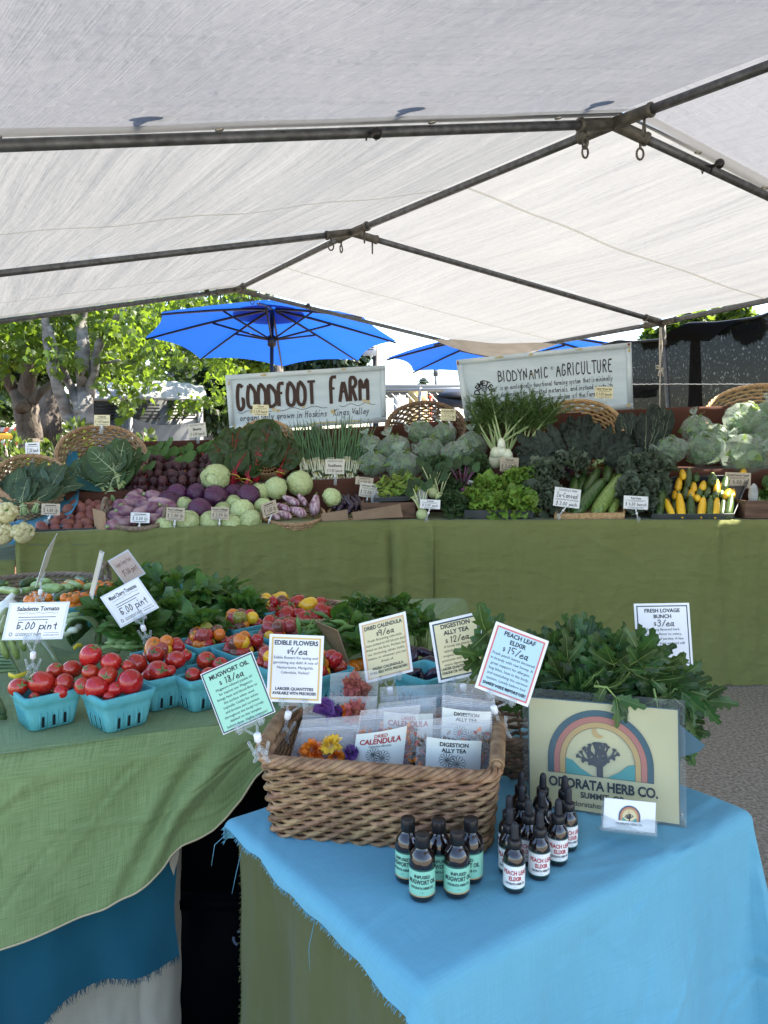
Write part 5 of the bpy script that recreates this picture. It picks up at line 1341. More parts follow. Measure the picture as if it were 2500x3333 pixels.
# curly kale, red kale, escarole: ruffled heads
def ruffle_head(name, label, cat, group, c, r, n, mat, L, W, ruf, rf, up=.3, sq=(1, 1, .85), stem=None, nu=9, nv=3, prof='spoon'):
    t = thing(name, label, cat, c, group); l, s = MB(), MB()
    for _ in range(n):
        d = rdir(); d.y = -abs(d.y) if random.random() < .75 else d.y; d.z = abs(d.z) * .9 + .0 if random.random() < .7 else d.z * .6; d.normalize()
        p = c + V((d.x * r * sq[0], d.y * r * sq[1], d.z * r * sq[2])) * rnd(.25, .6)
        leaf(l, p, d + V((rnd(-.3, .3), rnd(-.3, .1), up)), d.cross(rdir()) + V((0, -.3, .5)), L * rnd(.75, 1.15), W * rnd(.7, 1.15), bend=rnd(.2, 1.3), ruf=ruf, rf=rf, nu=nu, nv=nv, prof=prof)
        if stem: s.tube([c - V((0, 0, r * .5)), p], .0025, 4)
    l.build('leaves', mat, t)
    if stem: s.build('stems', stem, t)
for px, py, rp, of, nm in ((1425, 1530, 52, .36, 'under the bagged lettuce'), (1545, 1528, 62, .34, 'between the bags and the fennel'), (1475, 1645, 52, .06, 'hanging over the table edge'), (1490, 1600, 40, .2, 'behind the kohlrabi')):
    c = bk(px, py, of); ruffle_head('curly_kale', 'dark green curly kale bunch ' + nm, 'kale', 'curly kale bunches', c, rp * mpp(c), 120, 'curly', .055, .05, .22, 3, stem='stem_pale')
for px, py, rp, of, nm in ((1545, 1640, 50, .09, 'front left'), (1610, 1652, 50, .08, 'front middle'), (1690, 1640, 60, .06, 'front right'), (1590, 1590, 52, .2, 'behind the escarole card'), (1680, 1575, 52, .24, 'back right'), (1740, 1560, 44, .27, 'against the red kale')):
    c = bk(px, py, of); ruffle_head('escarole', 'pale green ruffled escarole head, ' + nm, 'escarole', 'escarole heads', c, rp * mpp(c), 95, 'escarole', .075, .065, .16, 3.5, prof='ovate')
for px, py, rp, of, nm in ((1770, 1545, 55, .26, 'behind the escarole'), (1765, 1610, 55, .14, 'left of the zucchini price card'), (1765, 1640, 34, .10, 'beside the escarole tray'), (1850, 1520, 50, .34, 'in front of the lacinato basket'), (2075, 1540, 62, .3, 'behind the red kale card'), (2130, 1530, 50, .33, 'in front of the bagged greens'), (2060, 1600, 60, .16, 'above the red kale card'), (2110, 1590, 50, .2, 'beside the squash tray'), (2078, 1640, 36, .10, 'under the red kale card')):
    c = bk(px, py, of); ruffle_head('red_kale', 'purple green frilly red kale bunch ' + nm, 'kale', 'red kale bunches', c, rp * mpp(c), 75, 'redkale', .085, .07, .16, 3.5, stem='kohl_p')
# cauliflower
for px, py, rp, nm in ((20, 1672, 42, 'upper left'), (8, 1740, 45, 'lower left at the picture edge'), (75, 1738, 42, 'in front of the teal cloth'), (-25, 1700, 42, 'cut by the left edge')):
    c = at(px, py, 3.3); r = rp * mpp(c); t = thing('cauliflower', 'creamy yellow cauliflower head, ' + nm, 'cauliflower', c, 'cauliflower heads at the left'); m = MB()
    m.ball(c, r * .75, 16, 10)
    for _ in range(70):
        d = rdir(); d.z = abs(d.z); m.ball(c + d * r * .72, r * rnd(.14, .26), 7, 5, lambda e: 1 + .25 * nz(e.x * 3, e.y * 3, e.z * 3))
    m.build('curd', 'cauli', t); l = MB()
    for q in range(7): a = rnd(0, 6.28); leaf(l, c - V((0, 0, r * .5)), V((math.cos(a), math.sin(a), .7)), V((-math.cos(a), -math.sin(a), 1)), r * 1.3, r * .8, bend=-.4)
    l.build('leaves', 'stem_green', t)
# ------------------------------------------------------------------ trays, crates, loose front row
M['tray'] = pm('tray', (.075, .085, .095), (.11, .12, .13), scale=9, rough=.4, metal=.4)
M['card_board'] = pm('card_board', (.22, .15, .095), (.28, .195, .125), scale=10, rough=.85)
M['kraft'] = pm('kraft', (.30, .19, .10), (.36, .24, .14), scale=10, rough=.8)
M['dk_wood'] = pm('dk_wood', (.085, .045, .028), (.17, .095, .06), scale=5, rough=.7, stretch=(1, 8, 8), bump=.3, bscale=30)
def open_box(name, label, cat, q, h, wall, mat, group=None, inner=None):
    """q: four floor corners (front left, front right, back right, back left) sitting on a surface"""
    t = thing(name, label, cat, sum(q, V((0, 0, 0))) / 4, group); up = (q[1] - q[0]).cross(q[3] - q[0]).normalized() * h
    m = MB(); m.slab([p + up * .04 for p in q], .004); m.build('floor', mat, t)
    for i in range(4):
        a, b = q[i], q[(i + 1) % 4]; m = MB(); n = (b - a).normalized().cross(up.normalized()) * wall; e = (b - a).normalized() * .0015
        m.add([a + e, b - e, b - e + up, a + e + up, a + e - n, b - e - n, b - e - n + up, a + e - n + up], [(0, 1, 2, 3), (7, 6, 5, 4), (3, 2, 6, 7), (0, 4, 5, 1), (1, 5, 6, 2), (0, 3, 7, 4)]); m.build('side', mat, t, smooth=False)
    return t
def qpx(pts): return [bk(*p) for p in pts]
open_box('grey_tray', 'dark grey metal tray holding the red potatoes', 'tray', qpx([(110, 1745, .03), (308, 1738, .03), (385, 1660, .38), (225, 1665, .38)]), .03, .004, 'tray')
open_box('grey_tray', 'dark grey metal tray under the escarole heads', 'tray', qpx([(1510, 1688, .03), (1735, 1686, .03), (1760, 1610, .30), (1530, 1612, .30)]), .05, .004, 'tray')
open_box('grey_tray', 'dark grey metal tray of zucchini and yellow squash', 'tray', qpx([(2118, 1692, .02), (2385, 1690, .02), (2440, 1560, .36), (2150, 1570, .36)]), .035, .004, 'tray')
open_box('wooden_crate', 'dark wooden crate under the salad mix tray', 'crate', [bk(1176, 1688, .05), bk(1352, 1686, .05), bk(1352, 1686, .05) + V((0, .32, 0)), bk(1176, 1688, .05) + V((0, .32, 0))], .085, .012, 'dk_wood')
open_box('wooden_crate', 'reddish wooden crate of greens at the right edge', 'crate', [bk(2424, 1690, .03), bk(2640, 1690, .03), bk(2640, 1690, .03) + V((0, .40, 0)), bk(2424, 1690, .03) + V((0, .40, 0))], .10, .014, 'dk_wood')
open_box('salad_tray', 'slim dark tray of loose salad mix on the crate', 'tray', qpx([(1215, 1632, .10), (1330, 1628, .10), (1400, 1570, .34), (1240, 1570, .34)]), .02, .004, 'tray')
def loose(name, label, cat, mat, area, n, L, W, seed, kind='stuff'):
    random.seed(seed); m = MB()
    for _ in range(n):
        u, v = random.random(), random.random(); x0, y0, x1, y1, o0, o1, hz_ = area
        p = bk(lerp(x0, x1, u), lerp(y0, y1, v), lerp(o0, o1, v)) + V((0, 0, hz_ * random.random() * math.sin(math.pi * u)))
        leaf(m, p, V((rnd(-1, 1), rnd(-1, .5), rnd(-.1, .9))), V((rnd(-.5, .5), -.6, 1)), L * rnd(.6, 1.3), W * rnd(.6, 1.3), bend=rnd(0, 1.4), ruf=.18, nu=6, nv=2, prof='ovate')
    return tag(m.build(name, mat), label, cat, kind=kind)
loose('salad_mix', 'loose pale green salad leaves heaped in the slim tray', 'salad', 'saladmix', (1236, 1618, 1375, 1568, .12, .32, .04), 190, .055, .022, 5)
loose('spinach', 'dark green leaves in the right hand crate beside an ice bag', 'greens', 'basil', (2470, 1660, 2620, 1590, .12, .38, .06), 120, .07, .05, 6)
def ice_bag(px, py, w_, h, of, label):
    m = MB(); c = bk(px, py, of); k = mpp(c); m.ball(c, 1, 20, 12, lambda d: 1 + .14 * nz(d.x * 4, d.y * 4, d.z * 4), sq=(w_ * k, .03, h * k)); tag(m.build('plastic_liner', 'linerm'), label, 'plastic liner')
M['linerm'] = pm('linerm', (.55, .58, .6), (.75, .77, .78), 20, .25, .8, 40, transl=.4, alpha=.75, bdist=.01)
ice_bag(2452, 1610, 14, 36, .12, 'crumpled clear plastic liner in the right crate'); ice_bag(1222, 1622, 16, 26, .16, 'crumpled clear plastic liner at the left of the salad tray'); ice_bag(1372, 1622, 20, 30, .14, 'crumpled clear plastic liner between salad tray and kohlrabi')
def upright_board(q, mat, name, label, cat, th=.004):
    m = MB(); m.slab([bk(*p) for p in q], th); return tag(m.build(name, mat, smooth=False), label, cat)
upright_board([(1046, 1672, .0), (1130, 1658, .0), (1134, 1692, -.005), (1048, 1696, -.005)], 'card_board', 'cardboard_sign', 'small brown cardboard sign back in front of the dark eggplants', 'cardboard sign')
upright_board([(1144, 1668, -.01), (1302, 1640, .0), (1311, 1683, -.01), (1150, 1692, -.012)], 'card_board', 'cardboard_sign', 'long brown cardboard sign back leaning on the salad crate', 'cardboard sign')
def paper_bags():
    t = thing('paper_bag_stack', 'stack of folded brown paper bags between the potatoes and turnips', 'paper bags', bk(325, 1733, .03))
    for i in range(5):
        m = MB(); o = i * .006; m.slab([bk(302 + i * 3, 1655 + i * 3, .10 - o), bk(336 + i * 2, 1664 + i * 2, .06 - o), bk(338 + i * 2, 1733, .03 - o), bk(312 + i * 3, 1734, .04 - o)], .003); m.build('paper_bag', 'kraft', t, smooth=False)
paper_bags()
# potatoes, turnips
def potato_proto(k):
    m = MB(); m.ball((0, 0, 0), .030, 14, 10, lambda d: 1 + .10 * nz(d.x * 1.5 + k, d.y * 1.5, d.z * 1.5) + .02 * nz(d.x * 6, d.y * 6, d.z * 6 + k), sq=(1.25, .95, .9)); return tag(m.build('red_potato', 'potato'), 'p', 'potato', 'red potatoes in the tray')
pots = [potato_proto(k) for k in (1, 5, 9)]
random.seed(4)
for py, xs, of in ((1642, range(252, 384, 34), .36), (1664, range(226, 372, 35), .29), (1688, range(196, 330, 36), .21), (1708, range(178, 308, 37), .14), (1724, range(140, 306, 38), .07), (1655, (270, 300, 340), .33)):
    for px in xs: place(random.choice(pots), bk(px + rnd(-6, 6), py + rnd(-5, 5), of), (rnd(0, 3), rnd(0, 3), rnd(0, 6)), rnd(.85, 1.15), 'red skinned potato in the heap on the grey tray')
def turnip_proto():
    t = thing('purple_turnip', 't', 'turnip', (0, 0, 0), 'purple turnips in the handled basket'); m = MB()
    m.lathe([(.001, -.055), (.012, -.05), (.026, -.035), (.032, -.01), (.033, .015), (.03, .035), (.02, .05), (.012, .056)], 16); m.build('root', 'turnip', t, local=True)
    s = MB(); s.tube([V((0, 0, .052)), V((.002, 0, .066))], [.011, .008], 8); s.build('stem_stub', 'stem_pale', t, local=True); return freeze(t)
tp_ = turnip_proto()
for i, (px, py, of) in enumerate(((376, 1690, .10), (415, 1668, .14), (408, 1702, .07), (468, 1650, .2), (450, 1630, .26), (425, 1640, .24), (500, 1636, .24), (520, 1668, .14), (480, 1660, .14), (510, 1622, .3), (390, 1650, .22), (370, 1712, .05), (505, 1690, .08), (535, 1645, .2), (460, 1668, .13), (440, 1615, .3))):
    place(tp_, bk(px, py, of), (R(rnd(60, 120)), R(rnd(-50, 50)), R(rnd(0, 360))), rnd(.9, 1.2), 'purple skinned turnip in the handled wicker basket')
# cabbages
def cabbage_proto(mat, name, cat, group, k):
    t = thing(name, 'c', cat, (0, 0, 0), group); m = MB(); m.ball((0, 0, 0), 1, 24, 16, lambda d: 1 + .05 * nz(d.x * 2 + k, d.y * 2, d.z * 2), sq=(1, 1, .93)); m.build('head', mat, t, local=True)
    l = MB()
    for i in range(5):
        ax = rdir(); ax.z = abs(ax.z) * .6; ax.normalize(); x = ax.orthogonal().normalized(); y = ax.cross(x); ph = rnd(0, 6)
        def fn(u, v):
            an = u * 6.2832; th = v * (1.15 + .22 * math.sin(an * 3 + ph) + .12 * math.sin(an * 7 + ph)); r = 1.02 + .012 * i + .05 * v ** 4 + .03 * nz(math.cos(an) * 2, math.sin(an) * 2, v * 2 + k + i) + .018 * math.sin(an * 9) * v
            d = ax * math.cos(th) + (x * math.cos(an) + y * math.sin(an)) * math.sin(th); return V((d.x * r, d.y * r, d.z * r * .93))
        l.grid(fn, 28, 7)
    l.build('outer_leaves', mat, t, local=True); vb = MB()
    for i in range(9):
        ax = V((.2, .1, 1)).normalized() if i < 5 else rdir(); x = ax.orthogonal().normalized(); y = ax.cross(x); a0 = i * 1.3; P = []
        for q in range(9):
            th = .15 + q * .17; a = a0 + .12 * math.sin(q); d = ax * math.cos(th) + (x * math.cos(a) + y * math.sin(a)) * math.sin(th); P.append(V((d.x, d.y, d.z * .93)) * 1.055)
        vb.tube(P, [.03 - .0025 * q for q in range(9)], 5)
    vb.build('veins', mat + '_vein', t, local=True); return freeze(t)
cg = [cabbage_proto('green_cab', 'green_cabbage', 'cabbage', 'green cabbages', k) for k in (1, 4)]
cr_ = [cabbage_proto('red_cab', 'red_cabbage', 'cabbage', 'red cabbages', k) for k in (2, 6)]
for i, (px, py, r, of, nm) in enumerate(((702, 1557, 45, .40, 'highest on the heap beside the beets'), (899, 1588, 36, .30, 'left of two in front of the chard'), (975, 1573, 41, .34, 'in front of the scallions'), (846, 1603, 31, .32, 'behind the red cabbages at the right'), (1080, 1620, 30, .22, 'alone beside the dark eggplants'), (789, 1666, 39, .12, 'large in the front middle'), (816, 1694, 35, .04, 'front right beside the striped eggplants'),
        (753, 1704, 31, .04, 'low in front between two others'), (686, 1698, 35, .06, 'front, under the green cabbage card'), (612, 1700, 38, .06, 'front left, large and pale'), (538, 1713, 32, .05, 'leftmost, against the turnip basket'), (762, 1638, 27, .24, 'small, wedged under a red cabbage'), (859, 1652, 31, .18, 'right middle by the eggplant card'), (599, 1645, 27, .24, 'half hidden behind the red cabbage card'), (724, 1660, 26, .2, 'behind the green cabbage card'))):
    c = bk(px, py, of); place(cg[i % 2], c, (rnd(-1, 1), rnd(-1, 1), rnd(0, 6)), r * mpp(c), 'pale green cabbage ' + nm)
for i, (px, py, r, of, nm) in enumerate(((551, 1630, 33, .26, 'leftmost beside the turnips'), (576, 1607, 32, .36, 'back left against the beets'), (640, 1608, 33, .34, 'back middle below the highest green cabbage'), (702, 1616, 37, .26, 'bright purple in the middle'), (757, 1607, 31, .36, 'back right under the chard stems'), (809, 1614, 36, .26, 'rightmost with a folded leaf'), (651, 1660, 38, .15, 'front middle between the two price cards'))):
    c = bk(px, py, of); place(cr_[i % 2], c, (rnd(-1, 1), rnd(-1, 1), rnd(0, 6)), r * mpp(c), 'dark red cabbage ' + nm)
# eggplants
def gourd(name, label, cat, group, pts, rad, mat, cal='calyx', stem=.02, sm_='calyx', flare=True):
    """fruit along points from blossom end to stem; rad as list"""
    t = thing(name, label, cat, pts[0], group); m = MB(); n = len(pts)
    PP, QQ = [], []
    for i in range(13):
        k = i / 12 * (n - 1); j = min(int(k), n - 2); PP.append(pts[j].lerp(pts[j + 1], k - j)); q = i / 12 * (len(rad) - 1); a = min(int(q), len(rad) - 2); QQ.append(lerp(rad[a], rad[a + 1], q - a))
    QQ[0] *= .35; d0 = (PP[0] - PP[1]).normalized(); PP[0] = PP[0] + d0 * QQ[1] * .35
    m.tube(PP, QQ, 14); m.build('fruit', mat, t)
    e, d = pts[-1], (pts[-1] - pts[-2]).normalized(); s = MB(); r = rad[-1]
    if flare: s.tube([e - d * r * .9, e - d * r * .1, e + d * r * .3, e + d * stem], [r * 1.06, r * .9, r * .4, r * .3], 9)
    else: s.tube([e - d * .002, e + d * stem * .5, e + d * stem], [r * .7, r * .5, r * .62], 7)
    s.build('stem', sm_, t); return t
c4 = lambda x, y, of: bk(500 + x * .4219, 1350 + y * .4219, of)
for a, b, w_, of, nm in (((1120, 690), (1000, 630), 62, .22, 'lying at the back left'), ((1180, 700), (1115, 615), 55, .24, 'upright at the back middle'), ((1235, 770), (1255, 625), 85, .16, 'standing upright at the right'), ((1050, 740), (955, 690), 55, .17, 'left middle'), ((1060, 790), (950, 750), 62, .12, 'front left, pointing out'), ((1170, 770), (1060, 725), 78, .12, 'front right, widest'), ((970, 800), (900, 770), 50, .1, 'front corner'), ((900, 730), (865, 680), 50, .15, 'leftmost behind the turned price card')):
    A, B = c4(*a, of - .03), c4(*b, of + .02); r = w_ * .4219 * mpp(A) / 2; gourd('striped_eggplant', 'purple and white striped eggplant, ' + nm, 'eggplant', 'striped eggplants in the shallow basket', [A, B], [r * .5, r * .95, r, r * .9, r * .7, r * .5], 'eggplant_str')
for a, mid, b, of, nm in (((1420, 740), (1470, 690), (1440, 630), .2, 'leftmost'), ((1500, 760), (1530, 700), (1470, 630), .15, 'front, curved'), ((1560, 740), (1565, 690), (1530, 640), .18, 'middle'), ((1600, 730), (1595, 690), (1560, 625), .22, 'rightmost'), ((1480, 720), (1500, 680), (1500, 620), .25, 'behind'), ((1390, 720), (1410, 700), (1440, 670), .22, 'lying low')):
    A, Bm, B = c4(*a, of - .04), c4(*mid, of), c4(*b, of + .03); r = 50 * .4219 * mpp(A) / 2; gourd('dark_eggplant', 'glossy dark purple eggplant, %s in its basket' % nm, 'eggplant', 'dark eggplants in the shallow basket', [A, Bm, B], [r * .6, r, r, r * .8, r * .6], 'eggplant', sm_='eggplant')
# kohlrabi
for px, py, rp, of, mt, nm in ((1410, 1604, 20, .18, 'kohl', 'pale green kohlrabi behind the kohlrabi card'), (1432, 1618, 17, .14, 'kohl', 'small pale kohlrabi right of the card'), (1374, 1674, 20, .02, 'kohl', 'pale green kohlrabi at the table edge beside the crate'), (1505, 1598, 18, .16, 'kohl_p', 'purple kohlrabi with purple stems beside the curly kale card')):
    c = bk(px, py, of); r = rp * mpp(c); t = thing('kohlrabi', nm, 'kohlrabi', c, 'kohlrabi on the back display'); m = MB(); m.ball(c, r, 14, 10, sq=(1, 1, .92)); m.build('bulb', mt, t); s, l = MB(), MB()
    for q in range(7):
        e = c + V((rnd(-.07, .07), rnd(-.03, .06), rnd(.08, .15))); s.tube([c + (e - c).normalized() * r * .9, c.lerp(e, .6) + V((0, 0, .01)), e], [.004, .003, .0025], 5); leaf(l, e, (e - c) + V((0, 0, .02)), V((rnd(-.5, .5), -1, .3)), .07, .045, bend=.8, ruf=.1, nu=5, nv=2)
    s.build('stems', mt, t); l.build('leaves', 'curly', t)
# giant zucchini and squash
c6 = lambda x, y, of: bk(1700 + x * .4822, 1200 + y * .4822, of)
q_ = [c6(215, 1018, .03), c6(690, 1010, .03), c6(700, 860, .34), c6(260, 860, .34)]
open_box('flat_basket', 'low tan wicker tray holding the giant zucchini', 'basket', q_, .03, .012, 'wicker_light')
for a, b, w_, of, mt, nm in (((310, 985), (355, 735), 72, .12, 'zuke', 'leftmost behind the price card'), ((375, 850), (418, 690), 62, .24, 'zuke', 'second from the left at the back'), ((425, 830), (512, 685), 70, .22, 'zuke', 'dark, behind the longest one'), ((352, 985), (540, 765), 100, .06, 'zuke', 'very dark, lying diagonally in front'), ((485, 988), (668, 735), 104, .05, 'zuke_pale', 'striped bright green, lying diagonally in front'), ((595, 985), (680, 800), 62, .05, 'zuke_pale', 'rightmost, light green'), ((572, 760), (575, 650), 66, .30, 'zuke', 'stubby, upright at the back'), ((652, 760), (656, 670), 66, .30, 'zuke', 'stubby, at the back right'), ((605, 800), (612, 720), 60, .26, 'zuke_pale', 'short, between two stubby ones')):
    A, B = c6(*a, of), c6(*b, of + .2); r = w_ * .4822 * mpp(A) / 2; gourd('giant_zucchini', 'giant zucchini, ' + nm, 'zucchini', 'giant zucchini in the wicker tray', [A, A.lerp(B, .5) + V((.004, -.005, .01)), B], [r * .72, r * .98, r, r * .97, r * .85, r * .62], mt, stem=.02, sm_='stem_green', flare=False)
SQ = [('g', 920, 985, 945, 810, 60, .05), ('y', 1010, 985, 965, 885, 46, .03), ('y', 990, 975, 985, 890, 40, .09), ('g', 1025, 965, 1025, 885, 38, .08), ('y', 1075, 988, 1058, 850, 58, .03), ('g', 1140, 988, 1135, 870, 58, .03), ('y', 1205, 990, 1222, 880, 56, .03), ('g', 1262, 992, 1272, 880, 52, .03), ('y', 1300, 993, 1315, 880, 50, .03), ('g', 1345, 992, 1358, 890, 44, .04), ('g', 1385, 993, 1410, 870, 56, .03),
      ('y', 1050, 810, 1062, 745, 48, .22), ('g', 1100, 870, 1105, 800, 46, .16), ('y', 1140, 870, 1140, 825, 52, .14), ('g', 1190, 870, 1206, 800, 48, .16), ('g', 1244, 860, 1256, 800, 46, .17), ('y', 1158, 820, 1155, 770, 44, .21), ('y', 1215, 810, 1226, 768, 46, .21), ('y', 1312, 835, 1316, 765, 46, .2), ('y', 1375, 865, 1400, 825, 56, .14), ('y', 1085, 735, 1080, 690, 46, .28), ('g', 1118, 790, 1126, 690, 52, .25), ('g', 1172, 750, 1176, 715, 46, .28), ('g', 1280, 775, 1285, 720, 60, .25), ('g', 1362, 810, 1376, 735, 50, .22), ('y', 1490, 720, 1495, 685, 46, .34), ('g', 1300, 870, 1310, 830, 46, .13), ('y', 1030, 870, 1028, 830, 40, .15), ('g', 960, 860, 965, 830, 40, .14), ('y', 1420, 860, 1425, 820, 40, .16), ('g', 1340, 860, 1345, 800, 46, .18), ('y', 1180, 880, 1182, 862, 46, .11)]
for kx, x0, y0, x1, y1, w_, of in SQ:
    A, B = c6(x0, y0, of), c6(x1, y1, of + .09); r = w_ * .4822 * mpp(A) / 2; B = A + (B - A) * max(1, .10 / (B - A).length) if kx == 'g' and (B - A).length < .06 else B
    gourd('zucchini' if kx == 'g' else 'yellow_squash', 'dark green zucchini standing in the grey squash tray' if kx == 'g' else 'yellow summer squash standing in the grey squash tray', 'zucchini' if kx == 'g' else 'squash', 'zucchini in the squash tray' if kx == 'g' else 'yellow squash in the squash tray', [A - (B - A) * .1, A.lerp(B, .5), B], [r * .85, r, r, r * .95, r * .8, r * .62], 'zuke' if kx == 'g' else 'squash_y', stem=.022, sm_='stem_green', flare=False)
# ================================================================== front left table: cloths and what hangs below
cloth_mat('green_linen', (.125, .185, .070), (.21, .28, .125), 420, .22, .5, wr=.25)
cloth_mat('deep_teal', (.006, .060, .095), (.010, .082, .122), 500, .06, .4, wr=.3)
cloth_mat('beige_cotton', (.30, .27, .21), (.38, .345, .275), 500, .06, .4, wr=.5)
cloth_mat('sky_blue', (.108, .315, .425), (.152, .40, .515), 500, .09, .5, wr=.6)
cloth_mat('olive_skirt', (.075, .085, .032), (.11, .12, .05), 500, .06, .4, wr=.4)
M['hem_tan'] = pm('hem_tan', (.42, .36, .22), rough=.9)
FZ, HZ = .75, .66
A0, B0 = on(-320, 2505, FZ), on(960, 2328, FZ)
C0, D0 = V((.30, 2.80, FZ)), V((-2.0, 2.70, FZ))
def front_table():
    t = thing('folding_table', 'folding table under the green linen cloth of tomatoes', 'table', (A0.x, A0.y, 0), 'front tables')
    m = MB(); d = V((0, 0, -.008)); q = [p.lerp((A0 + B0 + C0 + D0) / 4, .03) + d for p in (A0, B0, C0, D0)]; m.slab(q, .03); m.build('tabletop', 'table_top', t)
    for p in q: 
        m = MB(); e = p.lerp((A0 + C0) / 2, .08); m.tube([V((e.x, e.y, 0)), V((e.x, e.y, FZ - .04))], .014, 8); m.build('leg', 'metal_l', t)
front_table()
HEM = [(-320, 3220), (0, 3080), (150, 3022), (300, 2960), (420, 2895), (500, 2845), (540, 2808), (566, 2768), (600, 2738), (650, 2718), (700, 2690), (740, 2652), (790, 2592), (835, 2520), (880, 2478), (960, 2440)]
EPX = [(-320, 2505), (0, 2452), (560, 2384), (830, 2352), (960, 2328)]
def green_cloth():
    t = thing('tablecloth', 'green linen tablecloth with a slanting tan hem under the tomato cartons', 'tablecloth', A0)
    m = MB()
    def top(u, v):
        p = A0.lerp(B0, u).lerp(D0.lerp(C0, u), v); return V((p.x, p.y, FZ + .002 + .003 * nz(p.x * 6, p.y * 6)))
    m.grid(top, 60, 40, lambda u, v: (u * 1.1, 1 + v * 1.1))
    def edge(px): return on(px, poly(EPX, px), FZ)
    def hang(u, v):
        px = lerp(-320, 960, u); e = edge(px); hy = poly(HEM, px); h = at(px, hy, e.y - .035); L_ = e.z - h.z
        k = v; z = lerp(e.z, h.z, k); d = e.z - z
        out = .028 * math.sin(min(1, d / .045) * 1.571) + .02 * k
        f1 = .030 * math.exp(-((px - 640 + 380 * (k - .5)) / 70) ** 2) * min(1, k * 2.2) + .022 * math.exp(-((px - 500 + 300 * (k - .6)) / 60) ** 2) * min(1, k * 2)
        f2 = -.028 * math.exp(-((px - 560 + 330 * (k - .55)) / 50) ** 2) * min(1, k * 2)
        f3 = .012 * nz(px * .006, k * 2.2, 3) * min(1, k * 4)
        z2 = z if k > .001 else e.z + .002
        p = e.lerp(V((h.x, h.y, e.z)), k); return V((p.x, e.y - out - f1 - f2 - f3, z2 + .002 * (1 - k)))
    cf = crease_field(3, 26, 1.1, .45, .004, .010)
    h0 = hang
    def hang(u, v): return h0(u, v) + V((0, -cf(u * 1.1, v * .45) * min(1, v * 5) * min(1, (1 - v) * 6), 0))
    m.grid(hang, 150, 80, lambda u, v: (u * 1.1, 1 - v * .42))
    m.grid(lambda u, v: V((lerp(B0.x, C0.x, u) + .02 * math.sin(min(1, v * 8) * 1.57) + .012 * nz(u * 8, v * 2), lerp(B0.y, C0.y, u), FZ + .002 - v * .30)), 30, 16, lambda u, v: (1.1 + v * .3, 1 + u))
    m.build('cloth', 'green_linen', t)
    b = MB(); b.tube([hang(i / 120, 1) + V((0, -.001, 0)) for i in range(121)], .0022, 5); b.build('hem', 'hem_tan', t)
    return hang
hang = green_cloth()
def fray(mb, pts, out, n, l0, l1, r=.0005):
    for _ in range(n):
        k = random.random() * (len(pts) - 1); i = min(int(k), len(pts) - 2); p = pts[i].lerp(pts[i + 1], k - i); d = V(out) + rdir() * .5; d = d.normalized() * rnd(l0, l1); mb.tube([p, p + d * .5 + rdir() * l0 * .3, p + d + V((0, 0, -l0 * .4))], [r * 1.3, r, r * .6], 3)
def teal_layer():
    t = thing('underskirt_cloth', 'deep teal cloth with a frayed lower edge hanging under the green linen', 'cloth', on(300, 3000, .4)); m = MB(); Y0 = A0.y
    bot = [(-320, 3520), (0, 3400), (140, 3333), (185, 3275), (240, 3235), (330, 3200), (400, 3178), (460, 3168), (540, 3142), (574, 3122)]
    def fn(u, v):
        px = lerp(-320, 574, u); e = on(px, poly(EPX, px), FZ); b = at(px, poly(bot, px), e.y + .005); q = at(px, 2600, e.y + .02); rx = 4 * math.sin(v * 5) if u > .98 else 0
        p = q.lerp(b, v); return V((p.x + .004 * math.sin(v * 7) * u, p.y + .010 * nz(px * .01, v * 3, 8) + .012 * math.sin(px * .02 + v * 2) * v, p.z))
    m.grid(fn, 60, 40, lambda u, v: (u * .8, v * .5)); m.build('cloth', 'deep_teal', t); f = MB(); fray(f, [fn(i / 60, 1) for i in range(61)], (0, -.1, -1), 420, .006, .016); f.build('frayed_edge', 'deep_teal', t)
teal_layer()
def beige_layer():
    t = thing('underskirt_cloth', 'beige cotton cloth bunched round the table leg at the bottom left', 'cloth', on(400, 3300, .2)); m = MB()
    def fn(u, v):
        px = lerp(-320, 592, u); e = on(min(px, 592), poly(EPX, px), FZ); q = at(px, 2700, e.y + .10); b = at(px - 8, 3900, e.y + .08); p = q.lerp(b, v)
        bul = .055 * math.sqrt(max(0, 1 - ((px - 525) / 66) ** 2)); return V((p.x + .006 * nz(v * 9, u * 3), p.y - bul + .01 * nz(px * .012, v * 5, 2) + .004 * nz(px * .03, v * 22, 5), p.z))
    m.grid(fn, 110, 60, lambda u, v: (u * .8, v * .8)); m.build('cloth', 'beige_cotton', t)
    k = MB(); P = [(548, 2760), (566, 2742), (584, 2762), (580, 2800), (570, 2830), (566, 2850), (552, 2815)]; e = B0.y; v_ = [at(x, y, A0.lerp(B0, .68).y - .01) for x, y in P]; c = sum(v_, V((0, 0, 0))) / len(v_) + V((0, -.012, 0)); k.add([c] + v_, [(0, i + 1, (i + 1) % len(v_) + 1) for i in range(len(v_))]); k.build('gathered_corner', 'beige_cotton', t)
beige_layer()
M['bin_navy'] = pm('bin_navy', (.0012, .0014, .0025), rough=.7, spec=.03)
M['bin_mark'] = pm('bin_mark', (.05, .07, .11), rough=.6)
